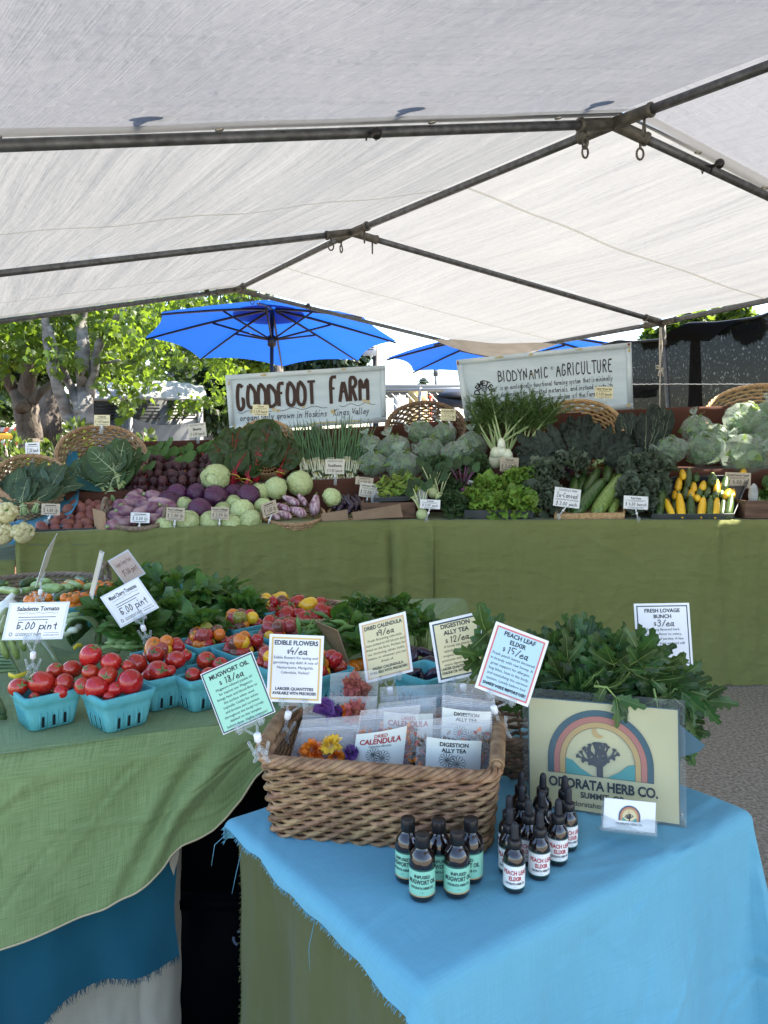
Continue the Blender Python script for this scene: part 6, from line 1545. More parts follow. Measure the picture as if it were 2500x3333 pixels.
def bins():
    c = at(762, 3000, 1.63)
    for k, (z0, z1, lab) in enumerate(((.004, .33, 'dark navy storage bin on the ground in the gap between the tables'), (.335, .66, 'dark navy storage bin stacked on another under the tables'))):
        t = thing('storage_bin', lab, 'bin', (c.x, c.y, z0), 'bins under the tables'); m = MB(); m.box((c.x - .02, c.y + .15, (z0 + z1) / 2), (.23, .34, z1 - z0), top=1.04); m.build('body', 'bin_navy', t)
        r = MB(); r.box((c.x - .02, c.y + .15, z1 - .02), (.25, .37, .022)); rm = r.build('rim', 'bin_navy', t)
        if k == 0:
            o = on(715, 3025, .2); f = Face(V((at(692, 0, c.y - .025).x, c.y - .029, .25)), V((1, 0, 0)), V((0, 0, -1)), .045, .045); g = MB(); 
            for q in range(3): f.stroke(g, [(.5 + .4 * math.cos(R(q * 120 + a)), .5 + .4 * math.sin(R(q * 120 + a))) for a in range(0, 90, 15)], .006)
            g.build('round_mark', 'bin_mark', t)
bins()
# ================================================================== herb table
Ta, Tb, Tc = V((-.27, 1.31, HZ)), V((.05, .905, HZ)), V((.665, 1.345, HZ))
E_1, E_2 = (Tc - Tb).normalized(), (Ta - Tb).normalized(); LS, LT = (Tc - Tb).length, (Ta - Tb).length
Td = Ta + (Tc - Tb)
def herb_table():
    t = thing('folding_table', 'small square table turned cornerwise under the sky blue cloth', 'table', (Tb.x, Tb.y, 0), 'front tables'); m = MB(); d = V((0, 0, -.012)); c = (Ta + Tc) / 2; q = [p.lerp(c, .03) + d for p in (Tb, Tc, Td, Ta)]; m.slab(q, .025); m.build('tabletop', 'table_top', t)
    for p in q: m = MB(); e = p.lerp(c, .1); m.tube([V((e.x, e.y, 0)), V((e.x, e.y, HZ - .04))], .014, 8); m.build('leg', 'metal_l', t)
herb_table()
def blue_cloth():
    t = thing('tablecloth', 'sky blue cloth with frayed edges draped cornerwise over the herb table', 'tablecloth', (Tb.x, Tb.y, HZ)); m = MB(); ro = .022
    def drape(s, tt):
        sc_, tc_ = min(max(s, 0), LS), min(max(tt, 0), LT); es, et = s - sc_, tt - tc_; h = math.hypot(es, et); p = Tb + E_1 * sc_ + E_2 * tc_
        z = HZ + .003 + .0025 * nz(s * 7, tt * 7)
        if h < 1e-6: return V((p.x, p.y, z))
        d = (E_1 * es + E_2 * et) / h; a = min(h / ro, 1.5708); out = ro * math.sin(a); dr = ro * (1 - math.cos(a)); h2 = max(0, h - ro * 1.5708)
        al = sc_ * 1.0 + tc_ * 1.3; corner = (abs(es) > 1e-6 and abs(et) > 1e-6); ang = math.atan2(et, es)
        fl = .10 if not corner else .17
        if es > 1e-6 and not corner: fl = .30
        fold = .030 * math.sin(al * 15 + 1.0) * min(1, h2 * 5) + .012 * nz(al * 9, h2 * 3, 2) * min(1, h2 * 6) + .008 * nz(al * 26, h2 * 2, 4) * min(1, h2 * 8)
        if corner: fold += .035 * math.sin(ang * 4 + .5) * min(1, h2 * 4)
        out += fl * h2 + fold * (.55 if et < -1e-6 and not corner else 1); return V((p.x, p.y, 0)) + d * out + V((0, 0, z - dr - h2 * .985))
    def ov_l(tt): return lerp(.055, .022, min(1, max(0, tt / LT))) + .012 * nz(tt * 14, 3)
    def fn(u, v):
        tt = lerp(-.60, LT + .06, v); s = lerp(-ov_l(tt), LS + .19, u); return drape(s, tt)
    cf = crease_field(8, 46, 1.05, 1.2, .010, .009)
    f0 = fn
    def fn(u, v): p = f0(u, v); return p + V((-.3, -.6, .5)) * (cf(u * 1.05, v * 1.2) * (1 if v < .5 else .35))
    m.grid(fn, 150, 180, lambda u, v: (u * 1.05, v * 1.1)); m.build('cloth', 'sky_blue', t)
    f = MB(); fray(f, [fn(0, i / 100) for i in range(20, 101)], (-.5, -.3, -.8), 420, .002, .008); fray(f, [fn(0, i / 100) for i in range(30, 96)], (-.2, -.3, -1), 4, .04, .07, .0006); fray(f, [fn(1, i / 60) for i in range(61)], (.4, 0, -.9), 160, .005, .012); f.build('frayed_edge', 'sky_blue', t)
blue_cloth()
def skirt():
    t = thing('table_skirt', 'dull olive skirt cloth hanging in folds under the sky blue cloth', 'cloth', (Tb.x, Tb.y, .02)); m = MB(); Lp = LT + LS
    def fn(u, v):
        x = u * Lp
        if x < LT: p = Ta.lerp(Tb, x / LT); n = -E_1
        else: p = Tb.lerp(Tc, (x - LT) / LS); n = -E_2
        z = HZ - .008 - v * (HZ - .02); w_ = .012 * math.sin(x * 34 + .4 * math.sin(v * 3)) * min(1, v * 3 + .1) + .012 * nz(x * 9, v * 1.5, 6) + .004 * nz(x * 40, v * 4)
        q = p - n * .006 + n * w_; return V((q.x, q.y, z))
    m.grid(fn, 170, 30, lambda u, v: (u * 1.2, v * .6)); m.build('cloth', 'olive_skirt', t); f = MB(); e = [fn(0, i / 40) for i in range(41)]; f.tube(e, .002, 5); fray(f, e, (-.8, -.4, 0), 120, .003, .008); f.build('selvedge', 'olive_skirt', t)
skirt()
# ------------------------------------------------------------------ rectangular wicker basket
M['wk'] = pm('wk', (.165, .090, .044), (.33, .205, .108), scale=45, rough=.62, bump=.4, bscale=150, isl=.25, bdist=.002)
BF, BR_ = V((-.2035, 1.252, HZ)), V((.173, 1.188, HZ)); bx_ = (BR_ - BF).normalized(); by_ = V((-bx_.y, bx_.x, 0)); BW, BD, BH = (BR_ - BF).length, .225, .138
def bpt(x, y, z): return BF + bx_ * x + by_ * y + V((0, 0, z))
def hero_basket():
    t = thing('wicker_basket', 'large rectangular brown wicker basket of herb packets on the blue cloth', 'basket', bpt(BW / 2, BD / 2, 0)); rc = .035
    def path(z, n=240, inset=0.0):
        k = lerp(-.002, .010, z / BH) - inset; pts = []; W, D = BW + 2 * k, BD + 2 * k; seg = [(W - 2 * rc, 0), (D - 2 * rc, 1), (W - 2 * rc, 2), (D - 2 * rc, 3)]; per = sum(s for s, _ in seg) + 2 * math.pi * rc
        for i in range(n):
            s = per * i / n
            for L_, sd in seg:
                if s < L_:
                    q = [(rc + s, 0, 0, -1), (W, rc + s, 1, 0), (W - rc - s, D, 0, 1), (0, D - rc - s, -1, 0)][sd]; break
                s -= L_; arc = math.pi * rc / 2
                if s < arc:
                    a = s / rc + [-math.pi / 2, 0, math.pi / 2, math.pi][sd]; cx, cy2 = [(W - rc, rc), (W - rc, D - rc), (rc, D - rc), (rc, rc)][sd]; q = (cx + rc * math.cos(a), cy2 + rc * math.sin(a), math.cos(a), math.sin(a)); break
                s -= arc
            pts.append((bpt(q[0] - k, q[1] - k, z), bx_ * q[2] + by_ * q[3]))
        return pts
    m = MB(); rows = 13; stk = 34
    for r in range(rows):
        z = .008 + r * (BH - .02) / (rows - 1)
        P = path(z, 300)
        for s in (0, 1):
            pts, rs = [], []
            for i in range(301):
                p, n = P[i % 300]; ph = i / 300 * stk * math.pi + s * math.pi + (r % 2) * 1.571; pts.append(p + n * (.0052 * math.cos(ph)) + V((0, 0, .0042 * math.sin(ph) + .0012 * nz(i * .13, r, s)))); rs.append(.0040 + .0013 * math.cos(ph) * .6 + .0008 * nz(i * .3, r * 3, s))
            # broken into lens-like strands, one over each stake
            k = 0; st = 20
            for j in range(0, 300, st):
                off = (r % 2) * 5 + s * 10; seg = [pts[(j + off + q) % 300] for q in range(-4, st + 5)]; rr = [max(.0012, rs[(j + off + q) % 300] * math.sin(math.pi * (q + 4.5) / (st + 9)) ** .5 * rnd(.92, 1.08)) for q in range(-4, st + 5)]; m.tube(seg, rr, 6)
    m.build('weave', 'wk', t)
    sk = MB(); T, B_ = path(BH - .004, stk * 2), path(.002, stk * 2)
    for i in range(stk * 2): sk.tube([B_[i][0], T[i][0]], .0026, 5)
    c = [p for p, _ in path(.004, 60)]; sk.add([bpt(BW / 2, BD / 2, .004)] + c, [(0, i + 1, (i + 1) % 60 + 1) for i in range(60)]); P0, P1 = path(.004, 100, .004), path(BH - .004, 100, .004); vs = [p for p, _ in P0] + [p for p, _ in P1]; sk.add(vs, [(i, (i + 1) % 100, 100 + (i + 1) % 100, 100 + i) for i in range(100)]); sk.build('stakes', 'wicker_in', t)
    rm = MB(); P = path(BH, 300)
    for s in range(5):
        pts = []
        for i in range(300):
            p, n = P[i]; a = i / 300 * 6.2832 * 16 + s * 1.2566; side = 0
            pts.append(p + n * (.0085 * math.cos(a)) + V((0, 0, .0065 * math.sin(a) + .004)))
        rm.tube(pts, .0048, 6, closed=True)
    rm.build('rim', 'wk', t)
    for x in (-.012, BW + .012):
        h = MB(); pts = [bpt(x, BD * k, BH + .012 + .016 * math.sin(math.pi * k)) for k in [j / 120 for j in range(6, 115)]]
        h.tube(pts, .0085, 8); wr = []
        for j in range(0, 1200):
            k = lerp(.06, .94, j / 1200); a = j / 1200 * 6.2832 * 42; b = bpt(x, BD * k, BH + .012 + .016 * math.sin(math.pi * k)); wr.append(b + bx_ * (.0105 * math.cos(a)) + V((0, 0, .0105 * math.sin(a))))
        h.tube(wr, .0026, 5); h.build('handle', 'wk', t)
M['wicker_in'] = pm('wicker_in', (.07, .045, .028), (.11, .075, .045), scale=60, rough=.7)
hero_basket()
# ================================================================== printed cards
CL = {'mint': (.30, .60, .45), 'white': (.80, .80, .82), 'cream': (.66, .60, .36), 'sky': (.44, .64, .76), 'teal_ink': (.010, .045, .06), 'rose': (.60, .16, .17), 'ochre': (.66, .44, .14), 'apricot': (.64, .40, .22), 'navy': (.02, .05, .08), 'kraft2': (.24, .14, .07)}
for k_, c_ in CL.items(): M['p_' + k_] = pm('p_' + k_, c_, tuple(x * .95 for x in c_), scale=9, rough=.38, spec=.5)
M['slate_ink'] = pm('slate_ink', (.022, .030, .036), rough=.6)
def herb_card(tl, tr, bl, Y, paper, border, title, price, body, foot, label, margin=.006, bt=.0022, white_edge=True, joint=None, base=None, ht=.075, cliplab='', Yb=0):
    TL, TR, BL = at(*tl, Y), at(*tr, Y), at(*bl, Y - Yb); W, H = (TR - TL).length, (BL - TL).length; f = Face(TL, (TR - TL) / W, (BL - TL) / H, W, H)
    m = MB(); m.slab([f.p(0, H, 0), f.p(W, H, 0), f.p(W, 0, 0), f.p(0, 0, 0)], .0012); o = tag(m.build('price_card', 'p_white', smooth=False), label, 'price card', 'price cards on the front tables'); WL[o.name] = V((0, 0, 0))
    m = MB(); mg = margin; f.rect(m, mg / W, mg / H, 1 - mg / W, 1 - mg / H, .0003); m.build('panel', 'p_' + paper, o, smooth=False); m = MB(); f.frame(m, mg - .001, bt, .0005); m.build('border', 'p_' + border, o, smooth=False)
    m = MB(); y = .10 if len(title) == 1 else .095
    for s in title: f.text(m, s, .5, y + .02, ht, .80, bold=.028, off=.0008); y += ht * 1.58
    py = y + .045; f.text(m, '$', .36 if price[1] == '/' else .285, py, .055, bold=.01, off=.0008); y = py + .075
    for s in body: f.text(m, s, .5, y + .015, .040, .84, off=.0008); y += .073
    y = .99 - .075 * len(foot) - .07
    for s in foot: f.text(m, s, .5, y + .03, .042, .80, bold=.03, off=.0008); y += .065
    m.build('lettering', 'slate_ink', o, smooth=False); m = MB(); f.text(m, price, .55, py - .01, .10, pen=.85, off=.0009); m.build('handwriting', 'ink', o, smooth=False)
    if joint:
        b = f.p(W / 2, H, 0); big_clip(b, f, W, at(*joint, Y - Yb * .9 - .01), at(*base, Y - Yb * .5), cliplab)
def big_clip(b, f, W, jt, bs, label):
    t = thing('sign_clip', label, 'sign clip', bs, 'clear clips of the front price cards'); m = MB(); e = f.ex; dn = f.ey
    m.slab([b - e * W * .27 + dn * .006 + f.n * .004, b + e * W * .27 + dn * .006 + f.n * .004, b + e * W * .27 - dn * .007 + f.n * .004, b - e * W * .27 - dn * .007 + f.n * .004], .009)
    for s in (-.2, .2): m.slab([b + e * W * (s - .03) + dn * .01 + f.n * .006, b + e * W * (s + .03) + dn * .01 + f.n * .006, b + e * W * (s + .03) - dn * .008 + f.n * .006, b + e * W * (s - .03) - dn * .008 + f.n * .006], .013)
    m.tube([b - e * W * .12 + dn * .006, jt], .0022, 6); m.tube([b + e * W * .12 + dn * .006, jt], .0022, 6); m.build('clamp', 'clear', t)
    m = MB(); d = (bs - jt).normalized(); m.tube([jt - d * .006, jt - d * .004, jt + d * .008, jt + d * .011], [.004, .0062, .0062, .004], 10); m.build('ball_joint', 'white_plastic', t)
    m = MB(); L_ = (bs - jt).length; x = V((1, 0, 0))
    m.tube([jt + d * .01, jt + d * L_ * .45], .003, 6); q = jt + d * L_ * .45
    for s in (-1, 1): m.tube([q, q + x * (.009 * s) + d * .012, q + x * (.006 * s) + d * L_ * .35, bs + x * (.012 * s)], [.004, .005, .0045, .003], 6); m.tube([q + x * (.009 * s) + d * .012, q + x * (.016 * s) - d * .012], .003, 5)
    m.build('base_clip', 'clear', t)
herb_card((652, 2195), (820, 2120), (727, 2392), 1.205, 'mint', 'navy', ['MUGWORT OIL'], '18/ea', ['Mugwort-infused jojoba oil', 'for topical use. Mugwort', 'brings heat and blood-flow to', 'the surface when used', 'topically. Useful for aches', 'and bruises and soreness', 'throughout the body! Lovely', 'dabbed on the temples', 'before sleep. Highly aromatic!'], [], 'mint green mugwort oil price card tilted left over the basket corner', .0022, .0022, joint=(838, 2397), base=(852, 2480), ht=.066, cliplab='clear clip on the basket corner holding the mint green card', Yb=.02)
herb_card((878, 2063), (1055, 2070), (867, 2283), 1.37, 'white', 'ochre', ['EDIBLE FLOWERS'], '4/ea', ['Edible flowers for eating and', 'garnishing any dish! A mix of', 'Nasturtiums, Marigolds,', 'Calendula, Violets!'], ['LARGER QUANTITIES', 'AVAILABLE WITH PREORDER!'], 'white edible flowers price card with an ochre border', .006, .003, joint=(938, 2325), base=(918, 2420), ht=.066, cliplab='clear clip on the left basket handle holding the edible flowers card', Yb=.02)
herb_card((1168, 2030), (1320, 1990), (1192, 2225), 1.50, 'cream', 'apricot', ['DRIED CALENDULA'], '9/ea', ['Fresh flowering calendula', 'tops picked at full bloom and', 'dried on the farm. Perfect for', 'tea, tincturing, salves, baths,', 'steams, or whatever you can', 'dream of.'], ['FRESH CALENDULA', 'AVAILABLE WITH PREORDER!'], 'cream dried calendula price card with an apricot border', .006, .003, joint=(1270, 2246), base=(1277, 2300), ht=.062, cliplab='clear clip among the packets holding the dried calendula card', Yb=.02)
herb_card((1397, 2027), (1558, 1990), (1428, 2224), 1.47, 'cream', 'navy', ['DIGESTION', 'ALLY TEA'], '12/ea', ['A lovely tea blend of', 'calendula, rose petals,', 'mugwort, and mint that', 'promotes and soothes the', 'entire digestive process.'], ['LARGER QUANTITIES AVAILABLE', 'ONLINE OR WITH PRE-ORDER'], 'cream digestion ally tea price card with a dark blue border', .006, .003, joint=(1508, 2235), base=(1515, 2290), ht=.068, cliplab='clear clip at the back of the basket holding the digestion tea card', Yb=.02)
herb_card((1615, 2022), (1787, 2087), (1545, 2237), 1.36, 'sky', 'rose', ['PEACH LEAF', 'ELIXIR'], '15/ea', ['Fresh peach leaves tinctured', 'in brandy with raw honey. A', 'great support for allergies,', 'bug bites, heat in the body,', 'and nourishing the nervous', 'system. Lovely before bed', 'and for soothing the mind.'], ['SHAKE WELL BEFORE USE!'], 'pale blue peach leaf elixir price card with a rose border, tilted right', .006, .003, joint=(1608, 2306), base=(1642, 2400), ht=.062, cliplab='clear clip on the right basket handle holding the pale blue card', Yb=.02)
herb_card((2063, 1965), (2243, 1962), (2076, 2170), 1.66, 'white', 'navy', ['FRESH LOVAGE', 'BUNCH'], '3/ea', ['A strong flavored herb,', 'similar in flavor to celery,', 'with hints of parsley. A few', 'leaves go a long way and will'], [], 'white fresh lovage price card with a dark border behind the lovage leaves', .006, .0025, joint=(2150, 2190), base=(2000, 2325), ht=.058, cliplab='clear clip behind the lovage holding the lovage card', Yb=.02)
def farm_card(tl, tr, bl, Y, paper, title, price, label, joint, base, cl, hand_title=False, Y2=None):
    TL, TR, BL = at(*tl, Y), at(*tr, Y2 or Y), at(*bl, Y - .02); W, H = (TR - TL).length, (BL - TL).length; f = Face(TL, (TR - TL) / W, (BL - TL) / H, W, H); e = .05
    m = MB(); m.slab([f.p(0, H, 0), f.p(W, H, 0), f.p(W, 0, 0), f.p(0, 0, 0)], .0015); o = tag(m.build('price_card', 'lamin', smooth=False), label, 'price card', 'price cards on the front tables'); WL[o.name] = V((0, 0, 0))
    m = MB(); f.rect(m, .04, .05, .96, .95, .0004); m.build('paper', paper, o, smooth=False); m = MB()
    if title and not hand_title:
        f.text(m, title, .5, .17, .115, .7, bold=.02, off=.0008); f.stroke(m, [(.18 + .66 * k / 20, .29 + .012 * math.sin(k * 1.1)) for k in range(21)], .0006, .0008)
        for y in (.40, .47): f.rect(m, .2, y - .008, .82 if y < .45 else .70, y + .008, .0008)
        f.text(m, 'GOODFOOT FARM', .42, .86, .085, .42, off=.0008); f.rect(m, .68, .82, .92, .828, .0008); f.text(m, 'certified organic food', .80, .88, .04, .26, off=.0008); f.text(m, '$', .22, .66, .10, off=.0008); f.stroke(m, [(.13 + .025 * math.cos(k * .7), .85 + .045 * math.sin(k * .7)) for k in range(9)], .0012, .0008, True)
    elif title: f.text(m, title, .5, .28, .16, .72, pen=.7, off=.0008)
    m.build('lettering', 'ink' if not hand_title else 'rust', o, smooth=False); m = MB()
    if price: f.text(m, price, .54, .63, .19, .66, pen=.85, off=.0009); m.build('handwriting', 'ink' if not hand_title else 'rust', o, smooth=False)
    if joint: big_clip(f.p(W / 2, H, 0), f, W * .5, at(*joint, Y - .03), at(*base, Y - .02), cl)
M['lamin'] = pm('lamin', (.62, .64, .66), rough=.2, spec=.7)
farm_card((32, 1962), (228, 1958), (5, 2084), 1.62, 'card_white', 'Saladette Tomato', '5.00 pint', 'white saladette tomato price card at the left over the tomato cartons', (108, 2130), (105, 2200), 'clear clip in the left tomato carton')
farm_card((325, 1944), (449, 1878), (393, 2044), 1.86, 'card_white', 'Mixed Cherry Tomatoes', '5.00 pint', 'white mixed cherry tomatoes price card tilted in front of the basil', (466, 2042), (484, 2095), 'clear clip in a cherry tomato carton')
farm_card((350, 1826), (416, 1788), (408, 1905), 2.35, 'card_pink', 'Sugar Snap Peas', '$5.00 pint', 'pink sugar snap peas price card tilted behind the mixed cherry card', None, None, '', True)
farm_card((152, 1795), (187, 1736), (116, 1912), 2.05, 'card_cream', '', '', 'price card seen nearly edge on, nearer the left edge', (132, 1925), (130, 1960), 'clear clip under the left edge on card', Y2=2.22)
farm_card((325, 1790), (338, 1797), (290, 1935), 2.25, 'card_cream', '', '', 'narrow price card seen edge on between the cucumbers and basil', None, None, '', Y2=2.12)
m = MB(); m.slab([at(1116, 2172, 1.95), at(1142, 2183, 1.78), at(1098, 2053, 1.80), at(1022, 2020, 2.0)], .0025); tag(m.build('kraft_sign', 'p_kraft2', smooth=False), 'brown kraft sign seen from behind among the sugar snap peas', 'sign')
# ================================================================== printed company sign, business cards
for n_, c_ in (('a_teal', (.030, .085, .105)), ('a_coral', (.50, .155, .105)), ('a_gold', (.56, .34, .11)), ('a_hill', (.06, .29, .26)), ('a_paper', (.64, .54, .29)), ('a_tree', (.028, .024, .030)), ('a_line', (.05, .035, .03))): M[n_] = pm(n_, c_, tuple(x * .94 for x in c_), scale=14, rough=.35, spec=.5)
def art(f, par, cu, hw, top, base, words=True, paper='a_paper'):
    """rainbow, crescent, hills and tree; hw = half width of the arch in metres; cu, top, base as fractions"""
    W, H = f.W, f.H; cx = cu * W; yb = base * H; yt = top * H
    def arch(r): 
        st = (yb - yt) - hw; P = [(cx - r, yb)] + [(cx - r * math.cos(a), yb - st - r * math.sin(a)) for a in [math.pi * k / 28 for k in range(29)]] + [(cx + r, yb)]; return [(x / W, y / H) for x, y in P]
    for k, (r0, r1, mt) in enumerate(((1, .885, 'a_teal'), (.885, .77, 'a_coral'), (.77, .66, 'a_gold'))):
        m = MB(); a, b = arch(hw * r0), arch(hw * r1); n = len(a); m.add([f.p(x * W, y * H, .0006) for x, y in a + b], [(i, i + 1, n + i + 1, n + i) for i in range(n - 1)]); m.build('rainbow_band', mt, par, smooth=False)
    s = hw / .093; l = MB()
    for r in (1, .885, .77, .66): f.stroke(l, arch(hw * r), .0007 * s, .0009)
    f.stroke(l, [((cx - hw) / W, base), ((cx + hw) / W, base)], .0007 * s, .0009); l.build('outlines', 'a_line', par, smooth=False)
    if paper != 'a_paper':
        m = MB(); m.add([f.p(x * W, y * H, .0005) for x, y in arch(hw * .66)], [tuple(range(31))]); m.build('arch_ground', 'a_paper', par, smooth=False)
    m = MB(); ri = hw * .66
    for sg in (-1, 1):
        P = [(cx + sg * ri, yb), (cx + sg * ri, yb - hw * .30), (cx + sg * ri * .8, yb - hw * .27), (cx + sg * ri * .55, yb - hw * .13), (cx + sg * ri * .25, yb - hw * .02), (cx + sg * ri * .1, yb)]; f.shape(m, [(x / W, y / H) for x, y in P], .0006)
    m.build('hills', 'a_hill', par, smooth=False)
    m = MB(); R1_, n = hw * .13, 16; c0 = (cx - hw * .02, yb - hw * .86); P = [(c0[0] + R1_ * math.cos(R(a)), c0[1] + R1_ * math.sin(R(a))) for a in range(-40 - 270, -39 + 0 - 20, 20)]
    P2 = [(c0[0] + R1_ * .38 + R1_ * .74 * math.cos(R(a)), c0[1] - R1_ * .22 + R1_ * .74 * math.sin(R(a))) for a in range(-60, -310, -25)]; f.shape(m, [(x / W, y / H) for x, y in P + P2[::1]], .0007); m.build('crescent', 'a_gold', par, smooth=False)
    m = MB(); rr = random.Random(5)
    def br(x, y, a, L_, w_, d):
        pts = []; 
        for q in range(5):
            pts.append((x / W, y / H)); x += math.cos(a) * L_ / 4; y -= math.sin(a) * L_ / 4; a += rr.uniform(-.14, .14) + (.06 if a < 1.57 else -.06) * 1
        f.stroke(m, pts, w_, .0008 + d * .00004)
        if d < 3:
            for da in ((-.5, .42) if d else (-.95, -.3, .35, 1.0)): br(pts[-1][0] * W, pts[-1][1] * H, a + da + rr.uniform(-.1, .1), L_ * (.72 if d else 1.0), w_ * .66, d + 1)
            if d: br(pts[2][0] * W, pts[2][1] * H, a + rr.choice((-.8, .8)), L_ * .4, w_ * .5, 3)
        else:
            for da in (-.6, 0, .6): f.stroke(m, [(pts[-1][0], pts[-1][1]), (pts[-1][0] + math.cos(a + da) * hw * .06 / W, pts[-1][1] - math.sin(a + da) * hw * .06 / H)], hw * .034, .0009)
    br(cx, yb, 1.6, hw * .19, hw * .12, 0); m.build('tree_emblem', 'a_tree', par, smooth=False)
clear_mat('acryl', (.8, .82, .82), .015, .05)
def company_sign():
    TL, TR, BR2, BL = at(1718, 2266, 1.415), at(2210, 2308, 1.345), on(2216, 2688, HZ + .005), on(1722, 2618, HZ + .005); W, H = ((TR - TL).length + (BR2 - BL).length) / 2, ((BL - TL).length + (BR2 - TR).length) / 2
    nn = -(TR - TL).cross(BL - TL).normalized(); fn = lambda x, y, off: TL.lerp(TR, x / W).lerp(BL.lerp(BR2, x / W), y / H) + nn * off; f = Face(TL, (TR - TL) / W, (BL - TL) / H, W, H, fn)
    t = thing('company_sign', 'cream herb company sign with a rainbow and tree in a clear acrylic stand', 'sign', BL.lerp(BR2, .5)); m = MB(); f.rect(m, 0, 0, 1, 1, 0); pp = m.build('poster', 'a_paper', t, smooth=False)
    m = MB(); f.frame(m, 0, .0022, .0003); m.build('border', 'a_teal', pp, smooth=False); art(f, pp, .485, .0945, .075, .675)
    m = MB(); f.text(m, 'ODORATA HERB CO.', .50, .755, .082, .72, bold=.035); f.text(m, 'SUMMIT, OR', .50, .85, .050, .32, bold=.03); f.text(m, 'odorataherbs.com', .46, .93, .046, .48, bold=.008); m.build('lettering', 'slate_ink', pp, smooth=False)
    a = MB(); ex = .010; q = [fn(-ex, H, .004), fn(W + ex, H, .004), fn(W + ex, -ex * 1.6, .004), fn(-ex, -ex * 1.6, .004)]; a.slab(q, .002); q2 = [p - nn * .008 for p in q]; a.slab(q2, .002); foot = [fn(-ex, H, .004), fn(W + ex, H, .004), fn(W + ex, H, -.07), fn(-ex, H, -.07)]; foot = [V((p.x, p.y, HZ + .006)) for p in foot]; a.slab(foot, .002)
    a.slab([fn(-ex, -ex * 1.6, .004), fn(W + ex, -ex * 1.6, .004), fn(W + ex, -ex * 1.6, -.004), fn(-ex, -ex * 1.6, -.004)], .0015); a.build('acrylic_stand', 'acryl', t)
    m = MB(); p = [fn(W * .97, H * .10, -.012), fn(W + .045, H * .30, -.012), fn(W + .035, H * .36, -.012), fn(W * .97, H * .45, -.012)]; m.slab(p, .001); m.build('backing_corner', 'a_teal', t, smooth=False)
company_sign()
def card_holder():
    TL, TR, BL = at(1968, 2597, 1.235), at(2135, 2613, 1.222), at(1963, 2694, 1.218); W, H = (TR - TL).length, (BL - TL).length; f = Face(TL, (TR - TL) / W, (BL - TL) / H, W, H); t = thing('card_holder', 'clear holder of white business cards in front of the herb company sign', 'card holder', BL)
    m = MB(); m.slab([f.p(0, H, 0), f.p(W, H, 0), f.p(W, 0, 0), f.p(0, 0, 0)], .010); b = m.build('business_cards', 'p_white', t, smooth=False); art(f, b, .5, W * .21, .18, .70, paper='p_white'); m = MB(); f.text(m, 'ODORATA HERB CO.', .5, .80, .07, .52, bold=.03); m.build('lettering', 'slate_ink', b, smooth=False)
    a = MB(); e = W * .03; a.slab([f.p(-e, H * 1.05, .004), f.p(W + e, H * 1.05, .004), f.p(W + e, H * .58, .004), f.p(W * .82, H * .58, .004), ][:4], .0015); a.slab([f.p(-e, H * 1.05, .004), f.p(W * .82, H * 1.05, .004), f.p(W * .2, H * .70, .004), f.p(-e, H * .55, .004)], .0012); a.slab([f.p(-e, H * 1.05, -.014), f.p(W + e, H * 1.05, -.014), f.p(W + e, H * .2, -.014), f.p(-e, H * .2, -.014)], .0015)
    a.slab([f.p(-e, H * 1.06, .006), f.p(W + e, H * 1.06, .006), f.p(W + e, H * 1.06, -.04), f.p(-e, H * 1.06, -.04)], .002); a.build('acrylic', 'clear', t)
card_holder()
# ================================================================== bottles
M['amber_glass'] = pm('amber_glass', (.010, .0055, .005), rough=.04, spec=.7, coat=.4)
M['cap_black'] = pm('cap_black', (.010, .010, .011), rough=.38)
M['rubber'] = pm('rubber', (.013, .014, .018), rough=.55)
M['lab_mint'] = pm('lab_mint', (.24, .54, .40), (.26, .56, .42), 9, .4); M['lab_white'] = pm('lab_white', (.74, .74, .72), (.77, .77, .75), 9, .4); M['lab_line'] = pm('lab_line', (.42, .27, .12), rough=.5); M['lab_green'] = pm('lab_green', (.02, .10, .08), rough=.5); M['red_ink'] = pm('red_ink', (.40, .03, .035), rough=.5)
def wrap(r, z0, z1, span=4.4, a0=0):
    H = z1 - z0; W = r * span; fn = lambda x, y, off: V(((r + off) * math.sin((x / W - .5) * span), -(r + off) * math.cos((x / W - .5) * span), z1 - y)); f = Face(V((0, 0, 0)), V((1, 0, 0)), V((0, 0, -1)), W, H, fn); return f
def lab_patch(f, m, y0, y1, off, n=28): m.grid(lambda u, v: f.fn(u * f.W, lerp(y0, y1, v) * f.H, off), n, 1)
def oil_proto():
    t = thing('oil_bottle', 'o', 'bottle', (0, 0, 0), 'mugwort oil bottles'); r = .0195; m = MB(); m.lathe([(.001, 0), (r * .9, .0005), (r, .003), (r, .058), (r * .97, .064), (r * .85, .070), (r * .62, .0755), (.0095, .0785), (.0095, .083)], 28, cap=False); g = m.build('glass', 'amber_glass', t, local=True)
    m = MB(); m.lathe([(.0105, .0795), (.0112, .080), (.0112, .0975), (.0106, .099), (0, .099)], 28); m.build('cap', 'cap_black', t, local=True)
    f = wrap(r + .0003, .010, .052, 5.2); m = MB(); lab_patch(f, m, 0, 1, 0); lb = m.build('label', 'lab_mint', t, local=True); m = MB(); lab_patch(f, m, .0, .055, .0002); m.build('label_band', 'lab_green', lb, local=True); m = MB(); lab_patch(f, m, .95, 1, .0002); m.build('label_line', 'lab_line', lb, local=True)
    m = MB(); f.text(m, 'INFUSED', .5, .25, .115, .24, bold=.03, off=.0004, res=2); f.text(m, 'MUGWORT OIL', .5, .44, .155, .44, bold=.03, off=.0004, res=2); f.text(m, 'ODORATA HERB CO.', .5, .66, .085, .36, bold=.03, off=.0004); f.text(m, '2 oz.', .5, .82, .04, .06, off=.0004); m.build('lettering', 'slate_ink', lb, smooth=False, local=True); return freeze(t)
